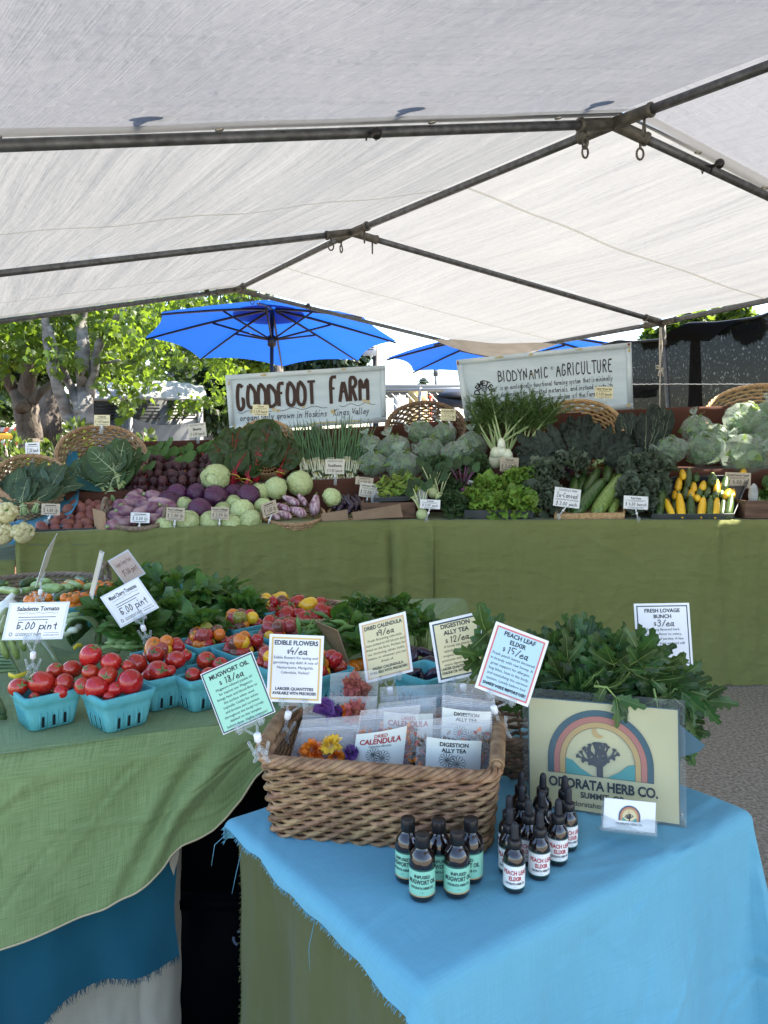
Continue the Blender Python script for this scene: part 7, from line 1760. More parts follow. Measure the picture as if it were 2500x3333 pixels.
def elixir_proto():
    t = thing('elixir_bottle', 'e', 'bottle', (0, 0, 0), 'peach leaf elixir dropper bottles'); r = .0165; m = MB(); m.lathe([(.001, 0), (r * .9, .0005), (r, .003), (r, .050), (r * .95, .056), (r * .8, .061), (r * .58, .0645), (.0085, .067), (.0085, .070)], 28, cap=False); m.build('glass', 'amber_glass', t, local=True)
    m = MB(); m.lathe([(.0098, .067), (.0108, .068), (.0108, .0795), (.0098, .0805), (.0062, .0815)], 28); m.build('collar', 'cap_black', t, local=True); m = MB(); m.lathe([(.0062, .0815), (.0066, .083), (.0062, .086), (.0060, .094), (.0058, .100), (.0048, .1045), (.0025, .107), (0, .1075)], 20); m.build('rubber_bulb', 'rubber', t, local=True)
    f = wrap(r + .0003, .0085, .0465, 5.2); m = MB(); lab_patch(f, m, 0, 1, 0); lb = m.build('label', 'lab_white', t, local=True); m = MB(); lab_patch(f, m, 0, .04, .0002); lab_patch(f, m, .955, 1, .0002); m.build('label_line', 'lab_green', lb, local=True)
    m = MB(); f.text(m, 'PEACH LEAF', .5, .30, .17, .44, bold=.03, off=.0004, res=2); f.text(m, 'ELIXIR', .5, .54, .17, .23, bold=.03, off=.0004, res=2); m.build('title', 'red_ink', lb, smooth=False, local=True); m = MB(); f.text(m, 'ODORATA HERB CO.', .5, .75, .09, .36, bold=.03, off=.0004); f.text(m, '1oz', .5, .88, .04, .05, off=.0004); m.build('lettering', 'slate_ink', lb, smooth=False, local=True); return freeze(t)
ob, eb = oil_proto(), elixir_proto()
def bottles(pr, lst, h):
    for px, py, rz, lab in lst:
        p = on(px, py, HZ + .004 + h); place(pr, (p.x, p.y, HZ + .0045), (0, 0, R(rz)), 1, lab)
bottles(ob, [(1328, 2667, -28, 'brown oil bottle with a mint label, against the basket at the left end'), (1428, 2672, 8, 'brown oil bottle with a mint label, middle of the three against the basket'), (1533, 2668, -30, 'brown oil bottle with a mint label, at the basket corner'), (1375, 2718, -3, 'brown oil bottle with a mint label, standing in front at the left'), (1488, 2709, 4, 'brown oil bottle with a mint label, standing in front at the right')], .097)
bottles(eb, [(1676, 2676, -2, 'dropper bottle of elixir nearest of all with its whole label showing'), (1758, 2640, 3, 'dropper bottle of elixir second along the front row'), (1818, 2600, 4, 'dropper bottle of elixir third along the front row'), (1851, 2561, 14, 'dropper bottle of elixir at the right end beside the sign'), (1660, 2628, -14, 'dropper bottle of elixir just behind the nearest one'), (1721, 2600, -12, 'dropper bottle of elixir in the centre of the group'), (1764, 2574, 6, 'dropper bottle of elixir behind the third front one'), (1658, 2589, -20, 'dropper bottle of elixir at the left edge beside the basket'), (1699, 2555, -8, 'dropper bottle of elixir in the second row from the back, left'), (1697, 2510, -10, 'dropper bottle of elixir at the back left by the basket'), (1768, 2516, 4, 'dropper bottle of elixir at the back middle before the sign'), (1839, 2525, 10, 'dropper bottle of elixir at the back right covering the sign letters')], .1075)
# ================================================================== packets in the basket
vmat('marigold', (.72, .16, .008), (.80, .26, .015), 40, .6, .3, 90, .15); vmat('yel_petal', (.80, .50, .02), (.85, .58, .06), 40, .6, .2, 90); vmat('violet', (.07, .02, .13), (.12, .04, .2), 30, .6, .1, 90); vmat('rosebit', (.35, .07, .08), (.42, .16, .10), 40, .7, .3, 90); vmat('herbbit', (.10, .07, .035), (.20, .14, .07), 40, .8, .3, 90)
M['insert'] = pm('insert', (.74, .76, .68), (.78, .79, .71), 7, .4)
def film_mat():
    m = bpy.data.materials.new('zipfilm'); m.use_nodes = True; n, L = nodes_of(m); b = n['Principled BSDF']; out = n['Material Output']; b.inputs['Base Color'].default_value = (.82, .83, .85, 1); b.inputs['Roughness'].default_value = .16; b.inputs['Specular IOR Level'].default_value = .9
    tcn = n.new('ShaderNodeTexCoord'); t = n.new('ShaderNodeTexNoise'); t.inputs['Scale'].default_value = 22; t.inputs['Detail'].default_value = 3; L(tcn.outputs['Object'], t.inputs['Vector']); bp = n.new('ShaderNodeBump'); bp.inputs['Strength'].default_value = .5; bp.inputs['Distance'].default_value = .02; L(t.outputs[0], bp.inputs['Height']); L(bp.outputs[0], b.inputs['Normal'])
    tr = n.new('ShaderNodeBsdfTransparent'); mx = n.new('ShaderNodeMixShader'); fr = n.new('ShaderNodeLayerWeight'); L(bp.outputs[0], fr.inputs['Normal']); pw = n.new('ShaderNodeMath'); pw.operation = 'POWER'; pw.inputs[1].default_value = 2.5; L(fr.outputs['Facing'], pw.inputs[0]); ad = n.new('ShaderNodeMath'); ad.operation = 'MULTIPLY_ADD'; ad.inputs[1].default_value = .8; ad.inputs[2].default_value = .17; L(pw.outputs[0], ad.inputs[0]); L(ad.outputs[0], mx.inputs[0]); L(tr.outputs[0], mx.inputs[1]); L(b.outputs[0], mx.inputs[2]); L(mx.outputs[0], out.inputs[0]); M['zipfilm'] = m
film_mat()
M['zip_strip'] = pm('zip_strip', (.7, .71, .73), rough=.25, alpha=.55, spec=.8)
def daisy(f, m, cx, cy, r, n=13):
    for k in range(n):
        a = 6.2832 * k / n; d = (math.cos(a), math.sin(a)); q = (-d[1], d[0]); P = [(.25, 0), (.5, .12), (.85, .16), (1, 0), (.85, -.16), (.5, -.12)]; f.stroke(m, [(cx + (d[0] * x + q[0] * y) * r / f.W, cy + (d[1] * x + q[1] * y) * r / f.H) for x, y in P], .0006, .0007, True)
    f.stroke(m, [(cx + .22 * r / f.W * math.cos(k), cy + .22 * r / f.H * math.sin(k)) for k in range(7)], .0011, .0007, True); f.stroke(m, [(cx + .08 * r / f.W * math.cos(k), cy + .08 * r / f.H * math.sin(k)) for k in range(7)], .0014, .0007, True)
def zip_bag(tl, tr, br, bl, Y, label, insert=None, ins=None, fill=None, seed=0, zipk=.16):
    TL, TR, BR2, BL = at(*tl, Y + .015), at(*tr, Y + .015), at(*br, Y), at(*bl, Y); W, H = (TR - TL).length, (BL - TL).length; nn = -(TR - TL).cross(BL - TL).normalized(); fn = lambda x, y, off: TL.lerp(TR, x / W).lerp(BL.lerp(BR2, x / W), y / H) + nn * off; f = Face(TL, (TR - TL) / W, (BL - TL) / H, W, H, fn)
    t = thing('zip_bag', label, 'packet', BL.lerp(BR2, .5), 'clear zip packets in the basket'); m = MB(); random.seed(seed + 50)
    for sg in (1, -1): m.grid(lambda u, v: fn(u * W, v * H, sg * (.0010 + .010 * math.sin(math.pi * u) ** .6 * math.sin(math.pi * min(1, max(0, (v - zipk * .6)) / (1.25 - zipk))) + .0012 * nz(u * 7 + seed, v * 7, sg))), 16, 16)
    m.build('film', 'zipfilm', t); z = MB()
    for k in (zipk - .025, zipk, zipk + .025): z.tube([fn(u / 12 * W, k * H, .0015) for u in range(13)], .0007 if k != zipk else .001, 4)
    z.build('zip_strip', 'zip_strip', t)
    if insert:
        a, b, c, d = [at(*q, Y - .004) for q in ins]; w2, h2 = ((b - a).length + (c - d).length) / 2, ((d - a).length + (c - b).length) / 2; n2 = -(b - a).cross(d - a).normalized(); g = Face(a, (b - a) / w2, (d - a) / h2, w2, h2, lambda x, y, off: a.lerp(b, x / w2).lerp(d.lerp(c, x / w2), y / h2) + n2 * (off + .006 * math.sin(math.pi * x / w2) + .0))
        m = MB(); m.grid(lambda u, v: g.fn(u * w2, v * h2, 0), 10, 1); o = m.build('insert', 'insert', t); kind, h3 = insert; m = MB()
        if kind == 'cal':
            f2 = MB(); g.text(f2, 'DRIED', .5, .10 * h3, .075 * h3, .36, bold=.02); g.text(f2, 'CALENDULA', .5, .22 * h3, .12 * h3, .82, bold=.03); f2.build('title', 'red_ink', o, smooth=False); g.text(m, 'Calendula officinalis', .5, .335 * h3, .05 * h3, .45, off=.0006)
        else: g.text(m, 'DIGESTION', .5, .13 * h3, .10 * h3, .74, bold=.03); g.text(m, 'ALLY TEA', .5, .28 * h3, .10 * h3, .64, bold=.03)
        if h3 <= 1: daisy(g, m, .38, .53, w2 * .15); daisy(g, m, .56, .62, w2 * .17); g.text(m, 'ODORATA HERB CO.', .5, .87, .07, .74, bold=.025); g.rect(m, .35, .945, .65, .955, .0006)
        m.build('lettering', 'slate_ink', o, smooth=False)
        if fill: 
            for mt, cnt in fill:
                b_ = MB()
                for _ in range(cnt): leaf(b_, fn(W * random.choice((rnd(.80, .97), rnd(.03, .12), rnd(.1, .9))), H * rnd(.3, .98), rnd(-.006, .001)), rdir(), nn + rdir() * .6, rnd(.010, .018), rnd(.004, .008), nu=3, nv=1, bend=rnd(0, 1))
                b_.build('dried_petals', mt, t)
    elif fill:
        for q in fill:
            nm, mt, u, v, r = q; b_ = MB(); r *= 1.5; c = fn(u * W, v * H, .002)
            for k in range(80 if nm != 'violet' else 8):
                a = rnd(0, 6.28); d = (f.ex * math.cos(a) + f.ey * math.sin(a)) + nn * rnd(.1, 1.6); leaf(b_, c, d, nn + rdir() * .5, r * rnd(.25, .62), r * (.24 if nm != 'violet' else .9), bend=rnd(-.3, .7), ruf=.12, nu=4, nv=1, prof='round')
            b_.build(nm, mt, t)
FL = [('marigold', 'marigold', .30, .58, .030), ('marigold', 'marigold', .38, .78, .026), ('yellow_flower', 'yel_petal', .58, .50, .028), ('nasturtium', 'marigold', .70, .74, .026), ('violet', 'violet', .92, .66, .020), ('violet', 'violet', .48, .86, .016), ('rose_petals', 'rosebit', .52, .68, .016)]
zip_bag((982, 2343), (1176, 2328), (1150, 2512), (934, 2505), 1.305, 'clear zip packet of orange, yellow and violet edible flowers in front', fill=FL, seed=1, zipk=.2)
zip_bag((1174, 2312), (1370, 2294), (1330, 2518), (1140, 2512), 1.31, 'zip packet with a dried calendula insert in red letters', ('cal', 1), [(1160, 2390), (1325, 2362), (1308, 2520), (1144, 2514)], [('marigold', 90), ('rosebit', 60)], 2, .13)
zip_bag((1360, 2345), (1600, 2316), (1606, 2530), (1350, 2526), 1.285, 'zip packet with a digestion ally tea insert in front at the right', ('tea', 1), [(1389, 2398), (1568, 2411), (1562, 2532), (1383, 2526)], [('rosebit', 60), ('herbbit', 120), ('marigold', 40)], 3, .15)
zip_bag((990, 2268), (1228, 2266), (1215, 2470), (975, 2470), 1.36, 'zip packet of pink and violet flowers behind the front flower packet', fill=[('violet', 'violet', .3, .2, .03), ('pink_petals', 'rosebit', .7, .25, .035), ('marigold', 'marigold', .6, .22, .02), ('violet', 'violet', .48, .24, .022)], seed=4, zipk=.32)
zip_bag((1232, 2290), (1420, 2268), (1420, 2480), (1220, 2480), 1.35, 'zip packet with a calendula insert half hidden in the middle', ('cal', 1), [(1250, 2316), (1410, 2322), (1405, 2470), (1245, 2465)], [('marigold', 40)], 5, .1)
zip_bag((1440, 2262), (1604, 2282), (1600, 2480), (1430, 2480), 1.335, 'zip packet with a tea insert behind the front tea packet', ('tea', .8), [(1440, 2302), (1598, 2316), (1590, 2450), (1435, 2440)], [('herbbit', 50), ('rosebit', 30)], 6, .1)
zip_bag((1076, 2192), (1232, 2180), (1230, 2400), (1066, 2400), 1.43, 'crinkled clear zip packet of rose petals furthest back at the left', fill=[('rose_petals', 'rosebit', .5, .2, .035), ('rose_petals', 'rosebit', .65, .3, .03)], seed=7, zipk=.34)
zip_bag((1236, 2236), (1452, 2226), (1440, 2430), (1236, 2430), 1.42, 'empty looking clear zip packet behind the middle packets', fill=[('dried_petals', 'herbbit', .5, .6, .03)], seed=8, zipk=.2)
zip_bag((1440, 2220), (1612, 2232), (1608, 2430), (1430, 2430), 1.41, 'clear zip packet behind the tea packets at the right', fill=[('dried_petals', 'herbbit', .5, .6, .03)], seed=9, zipk=.2)
# ================================================================== tomatoes and cartons
vmat('pulp', (.085, .33, .36), (.12, .39, .42), 20, .9, .5, 60, .05, spec=.1)
M['slot'] = pm('slot', (.004, .012, .014), rough=1)
def tom(n_, c, c2): vmat(n_, c, c2, 4, .18, .03, 12, .10, spec=.5, coat=.25)
tom('tom_red', (.34, .012, .008), (.44, .030, .014)); tom('tom_yel', (.78, .42, .012), (.82, .48, .03)); tom('tom_or', (.62, .15, .010), (.72, .22, .015)); tom('tom_pink', (.30, .035, .035), (.40, .07, .05)); tom('tom_grn', (.20, .20, .02), (.32, .26, .05)); tom('tom_brn', (.13, .035, .022), (.20, .075, .035))
def carton_proto():
    t = thing('pulp_carton', 'c', 'carton', (0, 0, 0), 'blue pulp cartons'); h, tw, bw = .076, .0575, .044; w_ = .003
    def ring(hw, z, n=6, r=.010):
        P = []
        for cx, cy2, a0 in ((1, 1, 0), (-1, 1, 90), (-1, -1, 180), (1, -1, 270)):
            for k in range(n + 1): a = R(a0 + 90 * k / n); P.append(V((cx * (hw - r) + r * math.cos(a), cy2 * (hw - r) + r * math.sin(a), z)))
        return P
    m = MB(); lev = [(bw - .003, .0), (bw, .003)] + [(lerp(bw, tw, k), h * k) for k in (.3, .6, .72)] + [(lerp(bw, tw, .74) + .003, h * .76), (tw + .003, h * .985), (tw + .002, h), (tw - .003, h), (tw - .004, h * .94), (bw - .006, .006)]; rs = [ring(a, z) for a, z in lev]; n = len(rs[0]); vs = [p for r in rs for p in r]; m.add(vs, [(i * n + k, i * n + (k + 1) % n, (i + 1) * n + (k + 1) % n, (i + 1) * n + k) for i in range(len(rs) - 1) for k in range(n)]); m.add(rs[-1], [tuple(range(n))]); m.add(rs[0], [tuple(range(n - 1, -1, -1))]); m.build('tub', 'pulp', t, local=True)
    s = MB(); rb = MB()
    for q in range(4):
        Rz = Matrix.Rotation(q * math.pi / 2, 3, 'Z')
        for x in (-.022, 0, .022):
            P = [V((x + dx, -(lerp(bw, tw, z / h) + .0006), z)) for dx, z in ((-.0028, .006), (.0028, .006), (.0028, .026), (.0018, .030), (-.0018, .030), (-.0028, .026))]; s.add([Rz @ p for p in P], [tuple(range(6))])
            for e in (-.0062, .0062): rb.tube([Rz @ V((x + e, -(lerp(bw, tw, z / h) + .0004), z)) for z in (.002, .02, .034, .04)], [.0024, .0024, .002, .0008], 5)
    s.build('slots', 'slot', t, local=True); rb.build('ribs', 'pulp', t, local=True); return freeze(t)
ct = carton_proto()
def tomato_proto(name, mat, long=1.0, calyx=True, big=False):
    t = thing(name, 't', 'tomato', (0, 0, 0)); m = MB()
    f = (lambda d: 1 + .035 * math.cos(5 * math.atan2(d.y, d.x)) * (abs(d.z) ** 1.5) - .10 * max(0, d.z) ** 6) if big else (lambda d: 1 - .07 * max(0, d.z) ** 8 + (.06 * max(0, -d.z - .9) * 8 if long > 1.05 else 0))
    m.ball((0, 0, 0), 1, 20, 14, f, sq=(1, 1, long if not big else .82)); m.build('fruit', mat, t, local=True)
    if calyx:
        c = MB(); z = (long if not big else .82) * .92
        for k in range(5): a = k * 1.2566 + rnd(-.2, .2); leaf(c, V((0, 0, z)), V((math.cos(a), math.sin(a), .25)), V((0, 0, 1)), .62, .2, bend=rnd(.2, 1.3), nu=5, nv=1, prof='lance')
        c.tube([V((0, 0, z)), V((.05, .02, z + .18)), V((.16, .05, z + .30))], [.07, .05, .06], 6); c.build('calyx', 'calyx', t, local=True)
    return freeze(t)
tr1, tr2 = tomato_proto('saladette_tomato', 'tom_red', 1.1), tomato_proto('saladette_tomato', 'tom_red', 1.12, False)
ch = {k: tomato_proto('cherry_tomato', k, 1.05, k in ('tom_or',)) for k in ('tom_red', 'tom_yel', 'tom_or', 'tom_pink', 'tom_grn', 'tom_brn')}
chl = {k: tomato_proto('cherry_tomato', k, 1.45, False) for k in ('tom_red', 'tom_or', 'tom_grn')}
bg_ = {k: tomato_proto('slicing_tomato', k, 1, True, True) for k in ('tom_red', 'tom_yel')}
def carton(px, py, corner, rz, label):
    p = on(px, py, FZ + .003 if corner else .826)
    if corner: a = R(rz); p = p + V((0, .060, 0))
    p.z = FZ + .0035; place(ct, p, (0, 0, R(rz)), 1, label); return p
cs = lambda x, y: (x * .422, 1720 + y * .422)
FRONT = [('the leftmost carton', 110, 2385, 42, [(140, 1225, 80), (330, 1195, 105), (500, 1190, 78), (425, 1100, 72), (265, 1300, 42), (560, 1085, 76), (470, 1260, 60)]), ('the nearest carton', 352, 2390, 46, [(640, 1215, 72), (745, 1225, 98), (1005, 1185, 105), (830, 1135, 82), (700, 1110, 72), (860, 1035, 85), (700, 980, 90), (890, 1240, 66), (840, 1300, 48), (985, 1060, 50)]),
         ('the carton behind the nearest one', 500, 2320, 42, [(1050, 1050, 88), (1200, 980, 80), (1355, 1015, 85), (1212, 1105, 98), (1430, 985, 52), (1310, 1100, 50), (1140, 1130, 55)]), ('the carton behind the mint green card', 636, 2322, 42, [(1590, 1020, 80), (1490, 1130, 66), (1610, 1130, 70), (1700, 1060, 70), (1680, 1140, 60)])]
for nm, px, py, rz, tl_ in FRONT:
    c = carton(px, py, True, rz, 'blue pulp carton of red saladette tomatoes, ' + nm); ys = [y for _, y, _ in tl_]; y0, y1 = min(ys), max(ys)
    for i, (x, y, r) in enumerate(tl_):
        k = (y - y0) / max(1, y1 - y0); X, Y_ = cs(x, y); p = at(X, Y_, c.y + lerp(.035, -.038, k)); pr = tr1 if i % 3 != 2 else tr2; d = V((rnd(-.8, .8), rnd(-1, -.1), rnd(.0, .8))); place(pr, p, d.to_track_quat('Z', 'Y').to_matrix(), [r * .422 * mpp(p) * .93 * z for z in (1, rnd(.9, 1.05), rnd(.93, 1.12))], 'red saladette tomato in ' + nm, group='saladette tomatoes in ' + nm)
random.seed(12)
def heap(c, n, kinds, r0, r1, label, group, top=.073, half=.043, layers=2):
    for i in range(n):
        L_ = i * layers // n; h = half * (1 - .26 * L_); a = i * 2.4; q = math.sqrt(((i * .618) % 1)); r = rnd(r0, r1); p = c + V((h * q * math.cos(a) * 1.15, h * q * math.sin(a) * 1.15, top - .004 + L_ * r * 1.3 + rnd(-.003, .004))); k = random.choice(kinds); pr = (chl if (random.random() < .25 and k in chl and len(kinds) > 2) else ch)[k]; place(pr, p, (rnd(-.7, .7), rnd(-.7, .7), rnd(0, 6)), r, label, group=group)
MIX = ['tom_red', 'tom_pink', 'tom_yel', 'tom_grn', 'tom_brn', 'tom_or', 'tom_red', 'tom_pink']
for px, py, nm in ((530, 2132, 'behind the red saladettes'), (668, 2088, 'second from the left'), (790, 2112, 'just above the mint green card'), (780, 2032, 'beside the basil'), (900, 2062, 'in the middle of the cherry cartons'), (900, 2155, 'behind the edible flowers card'), (1040, 2178, 'right of the edible flowers card'), (880, 1980, 'below the big tomatoes')):
    c = carton(px, py, False, 44, 'blue pulp carton of mixed cherry tomatoes, ' + nm); heap(c, 24, MIX, .0135, .0195, 'mixed cherry tomato in the carton ' + nm, 'mixed cherry tomatoes')
for px, py, nm in ((120, 1968, 'behind the saladette card'), (240, 1968, 'between the two white cards'), (330, 1928, 'behind the cucumbers at the right'), (558, 1890, 'at the far side of the basil'), (235, 1925, 'in the back row by the edge on card')):
    c = carton(px, py, False, 40, 'blue pulp carton of orange cherry tomatoes, ' + nm); heap(c, 20, ['tom_or'], .014, .0175, 'orange cherry tomato in the carton ' + nm, 'orange cherry tomatoes')
cb = on(985, 2010, .80); round_basket('oval tan basket heaped with big red and yellow tomatoes', V((cb.x + .02, cb.y + .03, .815)), .155, .12, .06, (.05, -.05, 1), 'wicker', 5, .009, group=None)
for x, y, r, k, nm in ((240, 360, 88, 'tom_red', 'leftmost'), (352, 285, 83, 'tom_yel', 'higher at the left'), (400, 430, 94, 'tom_red', 'largest in front'), (430, 370, 82, 'tom_red', 'behind the largest'), (525, 305, 77, 'tom_red', 'dark, at the top'), (620, 335, 86, 'tom_yel', 'right hand, stem up'), (530, 415, 70, 'tom_red', 'in the middle'), (760, 385, 84, 'tom_red', 'at the right end'), (715, 315, 66, 'tom_red', 'at the back right'), (590, 455, 72, 'tom_red', 'low in the middle'), (440, 492, 62, 'tom_red', 'lowest, at the rim'), (660, 430, 66, 'tom_red', 'half hidden by pods')):
    p = at(780 + .3617 * x, 1850 + .3617 * y, cb.y + lerp(.07, -.09, (y - 285) / 200)); place(bg_[k], p, (rnd(-.6, .3), rnd(-.4, .4), rnd(0, 6)), r * .3617 * mpp(p) * 1.14, 'big %s slicing tomato, %s in the oval basket' % ('yellow' if k == 'tom_yel' else 'red', nm), group='big tomatoes in the oval basket')
for px, py, nm in ((1150, 2168, 'left'), (1172, 2162, 'right'), (1135, 2180, 'lowest')):
    p = on(px, py, .79); place(chl['tom_or'], p, (1.4, .2, rnd(0, 6)), .016, 'orange yellow plum tomato beside the kraft sign, %s of three' % nm, group='plum tomatoes by the kraft sign')
# ------------------------------------------------------------------ cucumbers, onions, scapes, herbs on the front table
vmat('cuke', (.20, .30, .07), (.36, .46, .16), 30, .4, .4, 70, .15); vmat('cuke_dk', (.03, .07, .015), (.07, .13, .03), 30, .4, .4, 70, .15); vmat('onion_w', (.74, .73, .66), (.80, .79, .73), 12, .4, .1, 30); vmat('scape', (.055, .105, .028), (.10, .17, .05), 20, .4, .1, 40, .1); vmat('pea', (.10, .20, .03), (.16, .28, .06), 20, .45, .2, 40, .15); M['tag_y'] = pm('tag_y', (.72, .58, .05), rough=.5)
def fz(px, py, z): return on(px, py, z)
for i, (x0, y0, x1, y1, w_, mt) in enumerate(((0, 1918, 58, 1926, 24, 'cuke'), (58, 1926, 98, 1918, 20, 'cuke'), (70, 1906, 108, 1886, 30, 'cuke_dk'), (105, 1908, 140, 1902, 28, 'cuke'), (138, 1916, 200, 1914, 32, 'cuke'), (196, 1916, 236, 1912, 30, 'cuke'), (215, 1896, 268, 1912, 26, 'cuke'), (250, 1882, 290, 1898, 26, 'cuke_dk'), (270, 1914, 320, 1902, 24, 'cuke'), (180, 1950, 225, 1922, 22, 'cuke_dk'), (-30, 1905, 20, 1898, 26, 'cuke_dk'), (110, 1890, 160, 1894, 24, 'cuke'))):
    a, b = fz(x0, y0, .845), fz(x1, y1, .855); r = w_ / 2 * mpp(a); b = a + (b - a).normalized() * min((b - a).length, .15); gourd('cucumber', ('pale green' if mt == 'cuke' else 'dark green') + ' pickling cucumber heaped behind the orange cherry tomatoes', 'cucumber', 'pickling cucumbers', [a, a.lerp(b, .5), b], [r * .7, r, r, r, r * .7], mt, stem=.006, sm_='stem_green', flare=False)
kb = fz(140, 1925, .80); round_basket('grey handled wicker basket of cucumbers at the back left', V((kb.x, kb.y + .02, .83)), .22, .15, .07, (0, -.02, 1), 'wicker_grey', 5, .01, handles=True, group=None)
for px, py, rp, nm in ((28, 1982, 36, 'largest'), (102, 1972, 26, 'middle'), (160, 1968, 24, 'smallest')):
    c = fz(px, py, .80); r = rp * mpp(c); t = thing('white_onion', 'white salad onion behind the saladette card, %s of three' % nm, 'onion', c, 'white onions'); m = MB(); m.ball(c, r, 14, 10, sq=(1, 1, .9)); m.tube([c + V((0, 0, r * .7)), c + V((.01, .02, r * 1.3)), c + V((.03, .08, r * 1.4))], [r * .4, r * .22, r * .2], 8); m.build('bulb', 'onion_w', t); m = MB(); m.tube([c + V((.03, .08, r * 1.4)), c + V((.06, .2, r * 1.2))], [r * .2, r * .3], 8); m.build('stalk', 'stem_pale', t)
for i, (x0, y0, x1, y1) in enumerate(((-10, 2040, 22, 1985), (-15, 2100, 18, 2010), (205, 2020, 260, 2000), (200, 2035, 270, 2016), (190, 2050, 262, 2040), (215, 2065, 250, 2050))):
    a, b = fz(x0, y0, .80), fz(x1, y1, .82); m = MB(); m.tube([a, a.lerp(b, .5) + V((0, 0, .006)), b], [.011, .010, .009], 8); tag(m.build('leek', 'stem_pale' if i < 4 else 'stem_white'), 'pale green leek stalk lying behind the saladette price card' if i < 2 else 'pale onion stalk lying between the saladette card and the coiled scapes', 'leek' if i < 2 else 'onion stalk', 'leek stalks' if i < 2 else 'onion stalks')
def scapes(name_lab, loops, tag_at=None, tips=(), r=.0048):
    t = thing('garlic_scape_bunch', name_lab, 'garlic scapes', loops[0][0], 'garlic scape bunches'); m = MB()
    for L_ in loops: m.tube(L_, r, 7)
    m.build('scapes', 'scape', t)
    if tips:
        b = MB()
        for a, d in tips: b.tube([a, a + d * .35, a + d * .6, a + d], [.005, .010, .006, .002], 7)
        b.build('buds', 'stem_green', t)
    if tag_at: b = MB(); b.tube(tag_at, .006, 5, flat=.25); bd = b.build('band', 'tag_y', t)
def coil(px, py, rpx, ry, n, z):
    o = []
    for i in range(n):
        c = fz(px + rnd(-3, 3), py, z); k = mpp(c); rr = (rpx - i * 3.6) * k; P = []
        for q in range(19): a = R(lerp(215, -70, q / 18)); P.append(c + V((rr * math.cos(a), -.03 + .010 * i - .03 * math.sin(q / 18 * 3.1), rr * ry * math.sin(a) + i * .001)))
        o.append(P)
    return o
scapes('big coil of dark green garlic scapes beside the basil', coil(290, 2055, 54, 1.15, 9, .80))
scapes('bunch of garlic scapes with a yellow band bending behind the saladette cartons', [[fz(128 + i * 5, 2082 + i * 6, .80), fz(165 + i * 3, 2106 + i * 7, .80), fz(215, 2122 + i * 5.5, .79), fz(258, 2128 + i * 3, .79), fz(300, 2112 + i * 2, .80), fz(340 + i * 6, 2096 + i * 3, .81)] for i in range(9)], [fz(240, 2112, .81), fz(250, 2102, .815), fz(262, 2100, .81), fz(268, 2106, .80)], [(fz(330 + i * 11, 2110 - (i % 3) * 12, .81), V((.05, .02, .012 * (i % 3)))) for i in range(8)])
scapes('bunch of garlic scapes with pale bud tips at the left edge under the saladette card', [[fz(-60, 2080 + i * 16, .79), fz(-20, 2095 + i * 13, .80), fz(14 + i * 6, 2110 + i * 10, .80), fz(60, 2190 + i * 3, .785), fz(70, 2225, .775)] for i in range(8)], [fz(28, 2196, .80), fz(50, 2204, .80), fz(75, 2196, .80), fz(95, 2190, .795)], [(fz(4 + i * 11, 2092 + (i % 3) * 26, .815), V((-.012, -.01, .055))) for i in range(8)])
scapes('hanging ends of garlic scapes at the left edge beside the first carton', [[fz(-40, 2240 + i * 9, .78), fz(-10, 2262 + i * 12, .77), fz(8 + i * 2, 2300 + i * 6, .762)] for i in range(7)])
def herb_heap(name, cat, group, mat, spots, n, L, W, lab, z=.80, jag=0, prof='ovate', ruf=.06, rough_up=.5):
    for i, (px, py, rp, nm) in enumerate(spots):
        c = fz(px, py, z); r = rp * mpp(c); t = thing(name, lab + ' ' + nm, cat, V((c.x, c.y, FZ)), group); l, s, v_ = MB(), MB(), MB()
        for _ in range(n):
            d = rdir(); d.z = abs(d.z) * .9; d.y -= .35; d.normalize(); p = c + V((d.x * r, d.y * r * .7, d.z * r * .75)) * rnd(.45, .95); ax = d + V((rnd(-.8, .8), rnd(-.6, .4), rnd(-.2, .5))); nn = d + V((0, -.2, .8)) + rdir() * .4
            veined(l, v_, p, ax, nn, L * rnd(.6, 1.15), W * rnd(.7, 1.15), .0009, 0, 6, 2, bend=rnd(.1, .9), fold=.25, ruf=ruf, rf=2, prof=prof, jag=jag)
            if random.random() < .4: s.tube([V((c.x + rnd(-.02, .02), c.y, FZ + .01)), p], .0016, 4)
        l.build('leaves', mat, t); s.build('stems', 'stem_green', t); v_.build('midribs', 'stem_green', t)
BS = [(370, 1995, 70, 'at the left beside the mixed cherry card'), (470, 1920, 75, 'at the back under the pink card'), (560, 1935, 90, 'highest, in the middle of the pile'), (640, 1985, 90, 'in front of the middle of the pile'), (730, 1960, 80, 'at the right of the pile'), (780, 1990, 60, 'at the right end beside the cherry tomatoes'), (560, 2030, 80, 'low behind the mixed cherry clip'), (450, 2060, 60, 'low at the left by the scape coil'), (660, 2055, 50, 'lowest, against the cherry cartons')]
herb_heap('basil_bunch', 'basil', 'basil bunches in the big pile', 'basil', BS, 62, .072, .046, 'green basil bunch', .83)
herb_heap('basil_bunch', 'basil', 'basil bunches by the calendula card', 'basil', [(1130, 2045, 70, 'behind the kraft sign'), (1210, 2000, 75, 'left of the calendula card, high'), (1300, 1998, 60, 'above the calendula card'), (1200, 2110, 65, 'below the calendula card at its left'), (1370, 2050, 50, 'between the two cream cards')], 42, .058, .038, 'green basil bunch', .82)
